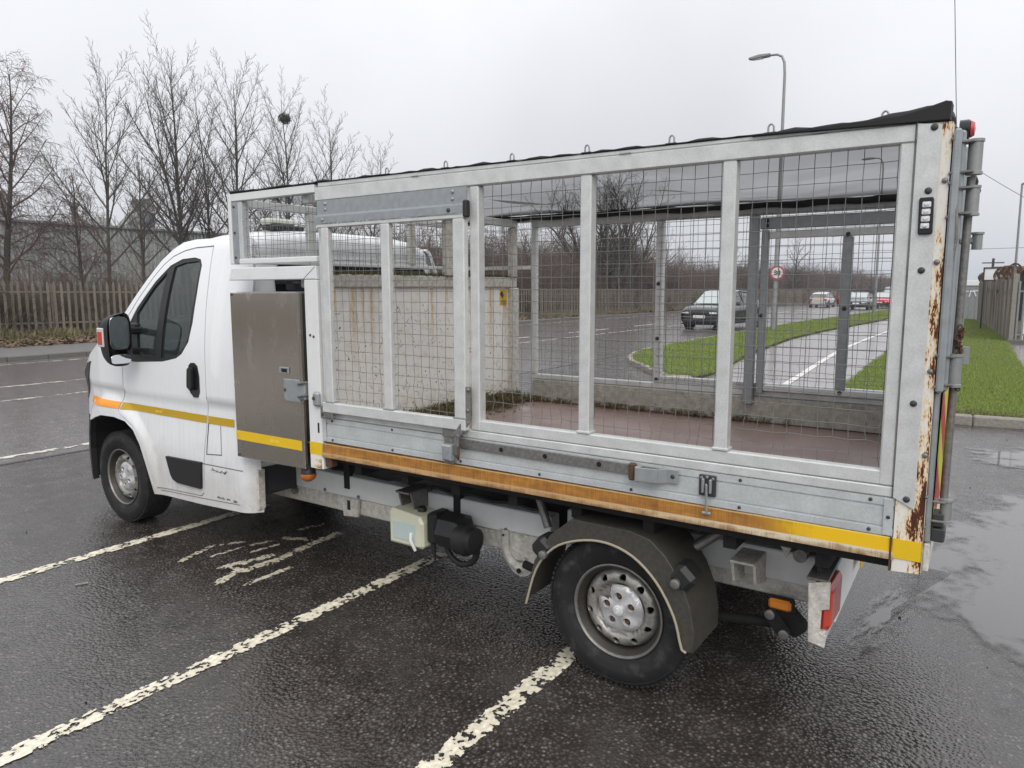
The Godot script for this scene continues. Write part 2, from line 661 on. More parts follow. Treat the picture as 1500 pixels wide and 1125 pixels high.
	M.pale = tri(textured(t_conc, 0.6, 0.25, Color(0.285, 0.24, 0.205)), 1.5)
	M.board = tri(textured(t_conc, 0.85, 0.0, Color(0.25, 0.225, 0.19)), 1.2)
	M.board_b = tri(textured(t_conc, 0.85, 0.0, Color(0.19, 0.165, 0.14)), 1.2)
	M.board_c = tri(textured(t_conc, 0.85, 0.0, Color(0.32, 0.29, 0.25)), 1.2)
	M.clad = tri(textured(t_conc, 0.5, 0.1, Color(0.40, 0.43, 0.43)), 0.12)
	M.roofing = tri(textured(t_conc, 0.7, 0.0, Color(0.30, 0.31, 0.32)), 0.2)
	M.lamp_metal = tri(textured(t_metal, 0.45, 0.4, Color(0.36, 0.37, 0.37)), 1.0)
	M.dark_metal = mat(Color(0.05, 0.052, 0.055), 0.5, 0.3)
	M.sign_white = mat(Color(0.8, 0.8, 0.8), 0.4)
	M.sign_red = mat(Color(0.42, 0.06, 0.06), 0.5)
	M.sign_face = mat(Color(0.58, 0.58, 0.57), 0.5)
	M.line = mat(Color(0.62, 0.61, 0.58), 0.5)


func cab_paint() -> StandardMaterial3D:      # x and height along the side of the cab: clean paint, road film towards the sill, chips and scuffs
	var s1 := fn(33, 0.012, FastNoiseLite.TYPE_SIMPLEX_SMOOTH, 5)
	var s2 := fn(34, 0.16, FastNoiseLite.TYPE_SIMPLEX, 3)
	var s3 := fn(35, 0.05, FastNoiseLite.TYPE_SIMPLEX, 3)
	var t := paint(1024, 704, func(x: int, y: int) -> Color:
		var X := x / 1024.0 * 2.8 - 5.9
		var Y := 2.1 - y / 704.0 * 1.9
		var nn := s1.get_noise_2d(x, y)
		var st := s3.get_noise_2d(x * 1.3, y * 0.08)
		var c := Color(0.905, 0.91, 0.92)
		var film := smoothstep(0.75, 0.32, Y + nn * 0.15) * 0.30 + maxf(0.0, st) * 0.10 * smoothstep(1.5, 0.6, Y)
		film += 0.22 * smoothstep(0.22, 0.0, absf(Vector2(X + 4.885, Y - 0.36).length() - 0.50)) * smoothstep(-4.7, -4.3, X) * smoothstep(0.95, 0.6, Y)
		film += 0.12 * smoothstep(-3.45, -3.28, X) * smoothstep(0.2, -0.3, nn)
		c = c.lerp(Color(0.60, 0.57, 0.52), clampf(film, 0, 0.6))
		var sp := s2.get_noise_2d(x, y)
		if sp > 0.80 - 0.16 * smoothstep(0.7, 0.35, Y): c = c.lerp(Color(0.50, 0.46, 0.40), 0.5)
		var scuff := smoothstep(0.012, 0.004, absf(Y - 0.565 - 0.02 * s3.get_noise_2d(x * 0.4, 5.0))) * smoothstep(-3.70, -3.68, X) * smoothstep(-3.50, -3.54, X) * smoothstep(-0.05, 0.15, s2.get_noise_2d(x * 0.4, y))
		scuff = maxf(scuff, smoothstep(0.010, 0.003, absf(Y - 0.400 + 0.008 * nn)) * smoothstep(-3.66, -3.64, X) * smoothstep(-3.42, -3.46, X) * smoothstep(-0.2, 0.1, s2.get_noise_2d(x * 0.3, y)))
		return c.lerp(Color(0.25, 0.22, 0.19), clampf(scuff, 0, 0.85)))
	var m := textured(t, 0.26)
	m.clearcoat_enabled = true
	m.clearcoat = 0.5
	m.clearcoat_roughness = 0.1
	m.uv1_scale = Vector3(1.0 / 2.8, -1.0 / 1.9, 1)
	m.uv1_offset = Vector3(5.9 / 2.8, 2.1 / 1.9, 0)
	return m


func stainless() -> StandardMaterial3D:
	var s1 := fn(31, 0.011, FastNoiseLite.TYPE_SIMPLEX_SMOOTH, 4)
	var s2 := fn(32, 0.5, FastNoiseLite.TYPE_VALUE, 2)
	var t := paint(256, 384, func(x: int, y: int) -> Color:
		var b := 0.70 + s2.get_noise_2d(x * 1.5, y * 0.03) * 0.012 + s2.get_noise_2d(x * 0.03, y * 1.5) * 0.008
		var st := s1.get_noise_2d(x * 1.2, y * 0.7)
		var pale := smoothstep(0.16, 0.26, st) * clampf(1.2 - y / 220.0, 0, 1) * clampf(1.3 - x / 130.0, 0, 1)
		return Color(b + pale * 0.07, b * 0.95 + pale * 0.075, b * 0.885 + pale * 0.085))
	var m := textured(t, 0.34, 0.95)
	var r := paint(256, 384, func(x: int, y: int) -> Color:
		var st := s1.get_noise_2d(x * 1.2, y * 0.7)
		var k := 0.24 + 0.04 * smoothstep(0.10, 0.4, st) + s2.get_noise_2d(x * 1.5, y * 0.03) * 0.015
		return Color(k, k, k))
	m.roughness = 1.0
	m.roughness_texture = r
	m.anisotropy_enabled = true
	m.anisotropy = 0.6
	return m


func rusty_post() -> StandardMaterial3D:      # u across the post, v down it: rust grows on the rear edge and at the foot
	var s1 := fn(41, 0.02, FastNoiseLite.TYPE_SIMPLEX_SMOOTH, 5)
	var s2 := fn(42, 0.11, FastNoiseLite.TYPE_SIMPLEX, 3)
	var t := paint(128, 1024, func(x: int, y: int) -> Color:
		var e := x / 127.0
		var v := y / 1023.0
		var k := s1.get_noise_2d(x * 1.6, y * 0.55) * 0.8 + s2.get_noise_2d(x, y * 0.6) * 0.35
		var grow := lerps([0, 0.05, 0.12, 0.28, 0.40, 0.55, 0.72, 0.80, 0.93, 1.0], [0.25, -0.2, -0.5, 0.05, 0.28, 0.05, 0.12, 0.5, 0.5, 0.1], v) + (e - 0.62) * 0.9
		var r := smoothstep(-0.06, 0.14, k + grow - 0.46)
		var halo := smoothstep(-0.34, 0.0, k + grow - 0.36) * 0.5
		var base := Color(0.88, 0.87, 0.84).lerp(Color(0.86, 0.70, 0.45), halo)
		var ru := Color(0.62, 0.36, 0.13).lerp(Color(0.27, 0.13, 0.07), smoothstep(0.05, 0.45, k + grow - 0.36))
		return base.lerp(ru, r))
	var m := textured(t, 0.6)
	return m


func scuffed() -> StandardMaterial3D:          # the white headboard: scratches, splashes, rust runs from the top rail
	var s1 := fn(51, 0.02, FastNoiseLite.TYPE_SIMPLEX_SMOOTH, 5)
	var w := 1024
	var h := 512
	var d := PackedFloat32Array(); d.resize(w * h)
	var q := RandomNumberGenerator.new(); q.seed = 55
	for k in 620:
		var x := q.randf() * w
		var y := h * (0.12 + 0.86 * q.randf())
		var an := q.randf_range(0.5, 2.4)
		var ln := q.randf_range(3, 26) if k % 6 else q.randf_range(2, 5)
		var cur := q.randf_range(-0.06, 0.06)
		var th := q.randf_range(0.4, 1.0) if k % 6 else q.randf_range(1.5, 3.5)
		var dk := q.randf_range(0.3, 0.9)
		for s in int(ln * 1.5):
			x += cos(an) * 0.7; y += sin(an) * 0.7; an += cur
			for ox in range(-2, 3):
				for oy in range(-2, 3):
					var px := int(x) + ox
					var py := int(y) + oy
					if px >= 0 and py >= 0 and px < w and py < h and Vector2(px - x, py - y).length() < th:
						d[py * w + px] = maxf(d[py * w + px], dk)
	var runs := [0.03, 0.07, 0.16, 0.20, 0.235, 0.30, 0.52, 0.60, 0.74, 0.86, 0.955]
	var t := paint(w, h, func(x: int, y: int) -> Color:
		var u := float(x) / w
		var v := float(y) / h
		var nn := s1.get_noise_2d(x, y)
		var c := Color(0.975, 0.97, 0.95)
		c = c.lerp(Color(0.84, 0.81, 0.72), clampf(nn * 0.5 + 0.03 + 0.5 * smoothstep(0.75, 1.0, v), 0, 0.7))
		var ru := 0.0
		for r in runs:
			var wd: float = 0.004 + 0.008 * fmod(r * 37.0, 1.0)
			var len: float = 0.15 + 0.75 * fmod(r * 91.7, 1.0)
			ru = maxf(ru, exp(-pow((u - r + s1.get_noise_2d(x * 3.0, y * 0.4) * 0.006) / wd, 2.0)) * smoothstep(len, 0.0, v) * (0.6 + 0.6 * s1.get_noise_2d(x * 6.0, y * 1.5)))
		c = c.lerp(Color(0.70, 0.50, 0.26), clampf(ru * 0.75, 0, 0.7))
		c = c.lerp(Color(0.27, 0.22, 0.14), d[y * w + x])
		if v > 0.9: c = c.lerp(Color(0.33, 0.26, 0.12), smoothstep(0.9, 1.0, v + nn * 0.08) * 0.8)
		return c)
	return textured(t, 0.5)


func tape_rail() -> StandardMaterial3D:       # reflective tape: browned and streaked by rust, still yellow at the rear end; v down the face
	var s1 := fn(61, 0.25, FastNoiseLite.TYPE_VALUE, 3)
	var s2 := fn(62, 0.008, FastNoiseLite.TYPE_SIMPLEX_SMOOTH, 4)
	var t := paint(2048, 64, func(x: int, y: int) -> Color:
		var u := x / 2047.0
		var v := y / 63.0
		var st := s1.get_noise_2d(x * 2.2, y * 0.05) * 0.35 + s1.get_noise_2d(x * 0.5, y * 0.10) * 0.25 + s1.get_noise_2d(x * 0.2, y * 0.9) * 0.2
		var big := s2.get_noise_2d(x, y * 3.0)
		var brown := Color(0.72, 0.50, 0.20).lerp(Color(0.50, 0.33, 0.16), clampf(0.45 + st * 1.2 + big * 0.35, 0, 1))
		var yel := Color(0.90, 0.72, 0.07)
		var c := brown.lerp(yel, smoothstep(0.82, 0.91, u + st * 0.05 - absf(v - 0.3) * 0.03))
		if v > 0.66:
			var ed := Color(0.74, 0.60, 0.42).lerp(Color(0.84, 0.80, 0.70), smoothstep(0.5, 0.95, u))
			c = ed.lerp(Color(0.40, 0.24, 0.12), clampf((v - 0.78) * 2.0 + st * 0.7 + big * 0.5, 0, 1))
		if v < 0.06: c = c.lerp(Color(0.93, 0.88, 0.66), 0.5)
		return c)
	return textured(t, 0.5)


func wet_floor() -> StandardMaterial3D:  # wet ply; its pale sky sheen is partly put into the colour
	var s1 := fn(71, 0.01, FastNoiseLite.TYPE_SIMPLEX_SMOOTH, 5)
	var t := paint(512, 384, func(x: int, y: int) -> Color:
		var k := s1.get_noise_2d(x, y)
		var e := Color(0.60, 0.50, 0.47).lerp(Color(0.53, 0.43, 0.40), clampf(k + 0.5, 0, 1))
		return e)
	var r := paint(256, 192, func(x: int, y: int) -> Color:
		var k := 0.34 + 0.18 * smoothstep(-0.2, 0.4, s1.get_noise_2d(x * 2 + 90, y * 2))
		return Color(k, k, k))
	var m := textured(t, 1.0)
	m.roughness_texture = r
	m.metallic_specular = 0.7
	return m


func netting() -> StandardMaterial3D:
	var s1 := fn(81, 0.008, FastNoiseLite.TYPE_SIMPLEX_SMOOTH, 4)
	var t := paint(512, 512, func(x: int, y: int) -> Color:
		var a := 0.56 + s1.get_noise_2d(x * 0.8, y * 0.6) * 0.16 + 0.38 * smoothstep(0.80, 0.96, y / 511.0) + 0.3 * smoothstep(0.05, 0.0, y / 511.0)
		return Color(0.17, 0.17, 0.18, clampf(a, 0.40, 0.96)))
	var m := textured(t, 0.8)
	m.transparency = BaseMaterial3D.TRANSPARENCY_ALPHA
	return m


func chevrons() -> StandardMaterial3D:
	var t := paint(512, 256, func(x: int, y: int) -> Color:
		var s := absf(x - 256.0) + y
		return Color(0.72, 0.72, 0.10) if fmod(s, 150.0) < 75.0 else Color(0.62, 0.09, 0.06))
	return textured(t, 0.45)


func worn_paint(w: int, h: int, sd: int, keep: float, c: Color, shape: Callable) -> StandardMaterial3D:   # shape(u, v) -> 0..1
	var s1 := fn(sd, 0.045, FastNoiseLite.TYPE_SIMPLEX, 3)
	var s2 := fn(sd + 1, 0.012, FastNoiseLite.TYPE_SIMPLEX, 3)
	var t := paint(w, h, func(x: int, y: int) -> Color:
		var k: float = shape.call(float(x) / w, float(y) / h)
		var nn := s1.get_noise_2d(x, y) * 1.25 + s2.get_noise_2d(x, y) * 1.1
		var a := 1.0 if k > 0.12 and k * 1.1 + nn - (1.0 - keep) > 0.28 else 0.0
		var g := 1.0 + nn * 0.12
		return Color(c.r * g, c.g * g, c.b * g * 0.98, a))
	var m := textured(t, 0.42)
	m.transparency = BaseMaterial3D.TRANSPARENCY_ALPHA_SCISSOR
	m.alpha_scissor_threshold = 0.5
	m.texture_repeat = false
	return m


# ---------------------------------------------------------------- the ground
const GRASS_ISLAND := [-7.42, -14.7, -7.66, -17.5, -7.85, -24, -7.9, -34, -7.8, -60, -7.9, -130, -6.6, -130, -6.3, -75, -5.35, -45, -5.2, -37.8, -5.6, -28, -5.62, -22.5, -5.1, -16.5, -4.35, -11.3, -4.4, -10.45, -4.75, -10.4, -5.6, -11.4, -6.6, -12.7]
const GRASS_RIGHT := [-1.5, -8.15, 2.6, -8.55, 1.35, -10.4, 0.95, -12.5, 0.74, -15.5, 0.55, -19.5, 0.38, -24, -0.1, -30, -0.6, -36.5, -1.25, -43, -3.4, -43, -2.75, -31, -2.25, -21, -1.95, -14, -1.75, -10.5]


func fill(b: B, p: PackedVector2Array, y: float, cell := 3.0, thick := 0.0) -> void:
	ground(b, p, y, cell, thick)


func stroke(pts: PackedVector2Array, half: float) -> PackedVector2Array:
	var a := PackedVector2Array()
	var c := PackedVector2Array()
	for k in pts.size():
		var d := (pts[mini(k + 1, pts.size() - 1)] - pts[maxi(k - 1, 0)]).normalized()
		var o := Vector2(-d.y, d.x) * half
		a.append(pts[k] + o)
		c.append(pts[k] - o)
	c.reverse()
	a.append_array(c)
	return a


func kerb_run(parent: Node3D, pts: PackedVector2Array, h: float, wd: float, ln: float, m: Material, y0 := 0.0) -> void:     # kerb stones laid end to end, each its own piece
	var mesh: ArrayMesh = null
	var carry := 0.0
	for k in pts.size() - 1:
		var a := pts[k]
		var d := pts[k + 1] - a
		var n := maxi(1, int(round(d.length() / ln)))
		for s in n:
			var p := a + d * ((s + 0.5) / n)
			var q := B.new()
			q.box(Vector3.ZERO, Vector3(d.length() / n - 0.008, h + 0.1, wd), 0.018)
			var o := put("kerb_stone", q, m, parent, Vector3(p.x, y0 + gy(p.y) + h * 0.5 - 0.05 + rng.randf_range(-0.004, 0.004), p.y))
			o.rotation.y = -d.angle() + rng.randf_range(-0.004, 0.004)


func build_ground() -> void:
	var b := B.new()
	b.grid(60, 60, func(u: float, v: float) -> Vector3:
		var x := (u - 0.5) * 2.0
		var z := (v - 0.5) * 2.0
		var X := signf(x) * pow(absf(x), 2.2) * 900.0
		var Z := signf(z) * pow(absf(z), 2.2) * 900.0
		return Vector3(X, -0.08 + gy(Z) - 0.02 * smoothstep(20.0, 60.0, -Z), Z), true)
	structure("ground", b, M.earth)
	b = B.new()
	fill(b, poly([-7.7, 14, 22, 14, 22, -22, -7.7, -22]), 0.0, 4.0)
	structure("parking_area", b, M.lot)
	b = B.new()
	fill(b, poly([-19.4, 60, -7.7, 60, -7.7, -260, -19.4, -260]), 0.0, 8.0)
	structure("road", b, M.road)
	# the tarred joint where the parking area meets the carriageway
	b = B.new()
	fill(b, stroke(poly([-7.7, 6, -7.66, -4, -7.72, -12.5, -7.80, -14.5]), 0.035), 0.004, 2.0)
	structure("tar_joint", b, mat(Color(0.02, 0.02, 0.02), 0.35))
	# carriageway lines
	for e in [[-7.98, 0.06, -8.3, 30.0], [-12.35, 0.055, -120.0, 40.0], [-14.2, 0.06, -12.0, 40.0], [-18.55, 0.05, -200.0, 40.0]]:
		var m := worn_paint(1024, 32, int(absf(e[0]) * 10), 0.72, Color(0.74, 0.72, 0.68), func(_u: float, _v: float) -> float: return 0.62)
		var line := put("road_line", strip(e[0], e[1], e[2], e[3]), m)
		line.set_meta("kind", "structure")
	for k in 24:
		var z := -16.0 - k * 6.0
		b = B.new()
		fill(b, poly([-13.75, z, -13.63, z, -13.63, z - 3.4, -13.75, z - 3.4]), 0.004, 4.0)
		structure("road_line", b, M.line)
	# parking bay lines and the worn letters between them
	var cream := Color(0.84, 0.81, 0.745)
	for e in [[-4.37, 3.6, -0.98, 0.055, 101, 0.66], [-2.48, 3.6, -0.92, 0.056, 131, 0.58], [-1.135, 3.6, -0.62, 0.060, 171, 0.58]]:
		var m := worn_paint(2048, 64, e[4], e[5], cream, func(_u: float, v: float) -> float: return smoothstep(0.0, 0.2, v) * smoothstep(1.0, 0.8, v))
		b = B.new()
		var x: float = e[0]
		var wd: float = e[3]
		b.quad(Vector3(x - wd, 0.004, e[1]), Vector3(x + wd, 0.004, e[1]), Vector3(x + wd, 0.004, e[2]), Vector3(x - wd, 0.004, e[2]))
		for k in 4:
			b.u[k] = [Vector2(0, 0), Vector2(0, 1), Vector2(1, 1), Vector2(1, 0)][k]
		structure("bay_line", b, m)
	var segs := [[-3.78, 0.12, -3.87, -0.15, 0.03], [-3.87, -0.15, -3.76, -0.32, 0.025], [-3.69, -0.04, -3.68, -0.23, 0.02], [-3.68, -0.23, -3.62, -0.43, 0.025], [-3.47, 0.05, -3.45, -0.05, 0.04], [-3.43, -0.06, -3.39, -0.26, 0.05], [-3.27, 0.22, -3.32, 0.05, 0.04],
		[-3.32, 0.05, -3.29, -0.21, 0.05], [-3.11, 0.12, -3.12, -0.2, 0.03], [-3.29, -0.21, -3.33, -0.51, 0.045], [-3.33, -0.51, -3.35, -0.80, 0.055], [-3.58, -0.54, -3.41, -0.61, 0.035], [-3.65, -0.72, -3.61, -0.88, 0.03], [-3.45, 0.0, -3.30, 0.0, 0.03], [-3.55, -0.2, -3.52, -0.42, 0.02]]
	var lm := worn_paint(640, 768, 211, 0.50, Color(0.74, 0.71, 0.65), func(u: float, v: float) -> float:
		var p := Vector2(lerpf(-4.0, -3.0, u), lerpf(-1.0, 0.35, v))
		var k := 0.0
		for s in segs:
			var q := Geometry2D.get_closest_point_to_segment(p, Vector2(s[0], s[1]), Vector2(s[2], s[3]))
			k = maxf(k, smoothstep(s[4] * 1.0, s[4] * 0.35, p.distance_to(q)))
		return k)
	b = B.new()
	b.quad(Vector3(-4.0, 0.004, 0.35), Vector3(-3.0, 0.004, 0.35), Vector3(-3.0, 0.004, -1.0), Vector3(-4.0, 0.004, -1.0))
	for k in 4:
		b.u[k] = [Vector2(0, 1), Vector2(1, 1), Vector2(1, 0), Vector2(0, 0)][k]
	structure("painted_letters", b, lm)
	# grass, path and their kerbs
	b = B.new()
	fill(b, poly([-4.35, -9.3, -1.2, -9.3, -1.75, -10.5, -1.95, -14, -2.25, -21, -2.75, -31, -3.4, -43, -4.6, -80, -4.6, -130, -6.4, -130, -6.2, -75, -5.3, -45, -5.1, -37.8, -5.5, -28, -5.5, -22.5, -5.0, -16.5, -4.3, -11.3]), 0.03, 3.0, 0.05)
	structure("cycle_path", b, M.path)
	b = B.new()
	fill(b, stroke(poly([-2.68, -9.7, -2.85, -12, -3.12, -15.5, -3.36, -19, -3.48, -24, -3.5, -29, -3.75, -38, -4.6, -60, -5.2, -90]), 0.062), 0.036, 1.5)
	structure("path_line", b, M.line)
	b = B.new()
	fill(b, poly(GRASS_ISLAND), 0.085, 2.0, 0.09)
	structure("grass_island", b, M.turf)
	b = B.new()
	fill(b, poly(GRASS_RIGHT), 0.085, 2.0, 0.09)
	structure("grass_verge", b, M.turf)
	b = B.new()
	fill(b, poly([2.6, -8.55, 12, -9.4, 12, -26, 0.3, -26, 0.38, -24, 0.55, -19.5, 0.74, -15.5, 0.95, -12.5, 1.35, -10.4]), 0.012, 3.0)
	structure("driveway", b, M.path)
	var kr := thing("front_kerb", "row of weathered grey kerb stones at the edge of the grass beside the fence", "kerb")
	kr.set_meta("kind", "structure")
	kerb_run(kr, poly([-1.55, -8.02, 2.7, -8.42, 6.0, -8.8]), 0.12, 0.13, 0.92, M.concrete)
	kr = thing("island_kerb", "pale curved kerb round the tip of the grass island", "kerb")
	kr.set_meta("kind", "structure")
	kerb_run(kr, poly([-4.35, -10.3, -4.75, -10.32, -5.15, -10.78, -5.6, -11.3, -6.1, -12.0, -6.65, -12.68, -7.1, -13.5, -7.42, -14.5, -7.62, -15.6, -7.7, -17.4, -7.95, -24, -8.0, -33.0]), 0.11, 0.12, 0.75, M.kerb_pale)
	kr = thing("far_kerb", "dark straight kerb along the far pavement below the palisade fence", "kerb")
	kr.set_meta("kind", "structure")
	kerb_run(kr, poly([-19.42, 6.0, -19.42, -60.0]), 0.12, 0.14, 0.92, M.kerb_dark)
	b = B.new()
	b.box(Vector3(-19.42, 0.01, -130.5), Vector3(0.14, 0.2, 140), 0.02)
	for k in b.v.size():
		b.v[k].y += gy(b.v[k].z)
	structure("kerb_edge", b, M.kerb_dark)
	# puddles: thin sheets of standing water with soft broken edges
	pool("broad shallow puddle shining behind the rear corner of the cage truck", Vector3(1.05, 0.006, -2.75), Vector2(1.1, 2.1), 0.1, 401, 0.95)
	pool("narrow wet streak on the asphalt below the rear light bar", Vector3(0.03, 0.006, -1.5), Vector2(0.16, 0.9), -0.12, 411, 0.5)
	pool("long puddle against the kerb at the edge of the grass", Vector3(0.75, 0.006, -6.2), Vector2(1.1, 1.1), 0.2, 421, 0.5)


func strip(x: float, half: float, z0: float, z1: float) -> B:
	var b := B.new()
	var n := int(absf(z1 - z0) / 6.0) + 1
	for k in n:
		var a := lerpf(z1, z0, float(k) / n)
		var c := lerpf(z1, z0, float(k + 1) / n)
		var q := b.v.size()
		b.quad(Vector3(x - half, 0.004 + gy(a), a), Vector3(x + half, 0.004 + gy(a), a), Vector3(x + half, 0.004 + gy(c), c), Vector3(x - half, 0.004 + gy(c), c))
		for j in 4:
			b.u[q + j] = [Vector2(0.05, 0.05), Vector2(0.05, 0.95), Vector2(0.95, 0.95), Vector2(0.95, 0.05)][j]
	return b


func pool(label: String, at: Vector3, half: Vector2, turn: float, sd: int, level: float) -> void:  # standing water; part of its sky reflection is put into the pale grey
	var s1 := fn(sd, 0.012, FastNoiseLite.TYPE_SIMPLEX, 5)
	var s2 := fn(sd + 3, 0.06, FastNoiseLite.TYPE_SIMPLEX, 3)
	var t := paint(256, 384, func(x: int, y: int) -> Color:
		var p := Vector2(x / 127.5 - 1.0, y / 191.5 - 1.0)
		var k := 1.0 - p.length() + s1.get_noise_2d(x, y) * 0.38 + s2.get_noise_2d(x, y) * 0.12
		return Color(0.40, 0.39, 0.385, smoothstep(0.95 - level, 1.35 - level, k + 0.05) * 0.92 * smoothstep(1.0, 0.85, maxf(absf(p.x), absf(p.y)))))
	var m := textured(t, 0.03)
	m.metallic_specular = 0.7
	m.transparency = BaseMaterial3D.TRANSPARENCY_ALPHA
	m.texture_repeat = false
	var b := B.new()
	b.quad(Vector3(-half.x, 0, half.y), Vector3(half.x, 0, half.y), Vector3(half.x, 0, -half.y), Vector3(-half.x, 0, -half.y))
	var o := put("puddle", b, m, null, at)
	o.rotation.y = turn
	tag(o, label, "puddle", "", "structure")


# ---------------------------------------------------------------- plants
func scatter(p: PackedVector2Array, n: int, y: float, s0: float, s1: float) -> Array:
	var lo := p[0]
	var hi := p[0]
	for q in p:
		lo = lo.min(q); hi = hi.max(q)
	var out := []
	var tries := 0
	while out.size() < n and tries < n * 30:
		tries += 1
		var z := lo.y + (hi.y - lo.y) * (1.0 - pow(rng.randf(), 2.0))
		var q := Vector2(rng.randf_range(lo.x, hi.x), z)
		if Geometry2D.is_point_in_polygon(q, p):
			var s := rng.randf_range(s0, s1)
			out.append(Transform3D(Basis(Vector3.UP, rng.randf() * TAU) * Basis(Vector3.RIGHT, rng.randf_range(-0.15, 0.15)).scaled(Vector3(s, s * rng.randf_range(0.7, 1.3), s)), Vector3(q.x, y + gy(q.y), q.y)))
	return out


func tuft(blades: int, h: float, spread: float, wd: float) -> B:
	var b := B.new()
	for k in blades:
		var a := rng.randf() * TAU
		var r := sqrt(rng.randf()) * spread
		var p := Vector3(cos(a) * r, 0, sin(a) * r)
		var an := rng.randf() * TAU
		var side := Vector3(cos(an), 0, sin(an)) * wd
		var lean := Vector3(-sin(an), 0, cos(an)) * h * rng.randf_range(0.1, 0.8)
		var hh := h * rng.randf_range(0.6, 1.15)
		var m := p + lean * 0.35 + Vector3.UP * hh * 0.6
		var t := p + lean + Vector3.UP * hh * 0.95
		b.quad(p - side, p + side, m + side * 0.7, m - side * 0.7)
		b.tri(m - side * 0.7, m + side * 0.7, t)
	return b


# one woody stem and, down to depth 0, its side shoots
func shoot(b: B, p: Vector3, d: Vector3, ln: float, r: float, depth: int, k: Dictionary) -> void:
	var n: int = k.seg[depth]
	var pts := PackedVector3Array([p])
	var rad := PackedFloat32Array([r])
	var q := p
	var dir := d
	var dirs := [d]
	for s in n:
		var j: float = k.bend[depth]
		dir = (dir + Vector3(rng.randfn(0, j), rng.randfn(0, j), rng.randfn(0, j)) + Vector3.UP * float(k.up[depth])).normalized()
		q += dir * ln / n
		pts.append(q)
		dirs.append(dir)
		rad.append(lerpf(r, r * float(k.taper[depth]), float(s + 1) / n))
	b.tube(pts, rad, k.sides[depth], false)
	if depth == 0:
		return
	var m := int(k.kids[depth] * clampf(ln / float(k.ref[depth]), 0.35, 1.6))
	var az := rng.randf() * TAU
	for c in m:
		var t := lerpf(float(k.from[depth]), 0.985, (c + rng.randf() * 0.8) / m)
		var f := t * n
		var s := mini(int(f), n - 1)
		var at := pts[s].lerp(pts[s + 1], f - s)
		var along: Vector3 = dirs[s + 1]
		az += 2.4 + rng.randf_range(-0.5, 0.5)
		var e := along.cross(Vector3(0.3, 0.1, 0.9)).normalized()
		var out := e * cos(az) + along.cross(e) * sin(az)
		var an: float = float(k.angle[depth]) * rng.randf_range(0.75, 1.25)
		var nd := (along * cos(an) + out * sin(an)).normalized()
		var nl: float = ln * float(k.ratio[depth]) * lerpf(1.0, float(k.tip[depth]), t) * rng.randf_range(0.7, 1.2)
		var nr := minf(lerpf(r, r * float(k.taper[depth]), t) * 0.62, nl * float(k.slim))
		shoot(b, at, nd, nl, maxf(nr, float(k.thin)), depth - 1, k)


const ASCENDING := {"seg": [2, 3, 6, 9], "bend": [0.05, 0.05, 0.035, 0.025], "up": [0.12, 0.10, 0.085, 0.03], "taper": [0.5, 0.35, 0.22, 0.12], "sides": [3, 3, 5, 8], "kids": [0, 7, 14, 24], "ref": [1.0, 1.0, 4.0, 13.0], "from": [0, 0.15, 0.18, 0.20], "angle": [0.55, 0.62, 0.62, 0.80], "ratio": [0, 0.5, 0.30, 0.43], "tip": [1, 0.7, 0.5, 0.42], "slim": 0.016, "thin": 0.0095}
const WEEPING := {"seg": [4, 5, 6, 10], "bend": [0.08, 0.12, 0.10, 0.05], "up": [-0.30, -0.14, 0.03, 0.03], "taper": [0.5, 0.3, 0.2, 0.12], "sides": [3, 3, 4, 8], "kids": [0, 14, 13, 30], "ref": [1.0, 1.0, 3.5, 13.0], "from": [0, 0.1, 0.12, 0.18], "angle": [0.6, 0.8, 0.8, 0.90], "ratio": [0, 0.75, 0.46, 0.40], "tip": [1, 0.7, 0.5, 0.35], "slim": 0.014, "thin": 0.008}
const SPREADING := {"seg": [2, 4, 6, 5], "bend": [0.14, 0.14, 0.13, 0.06], "up": [0.03, 0.03, 0.05, 0.02], "taper": [0.4, 0.3, 0.22, 0.5], "sides": [3, 3, 5, 8], "kids": [0, 9, 11, 13], "ref": [1.0, 1.0, 3.5, 2.0], "from": [0, 0.1, 0.15, 0.3], "angle": [0.7, 0.75, 0.75, 0.85], "ratio": [0, 0.5, 0.36, 2.2], "tip": [1, 0.7, 0.5, 0.9], "slim": 0.022, "thin": 0.008}
const BUSHY := {"seg": [2, 3, 4], "bend": [0.16, 0.14, 0.12], "up": [0.04, 0.05, 0.04], "taper": [0.4, 0.3, 0.25], "sides": [3, 3, 3], "kids": [0, 7, 11], "ref": [1.0, 1.0, 2.0], "from": [0, 0.1, 0.1], "angle": [0.7, 0.7, 0.6], "ratio": [0, 0.5, 0.42], "tip": [1, 0.7, 0.5], "slim": 0.016, "thin": 0.006}


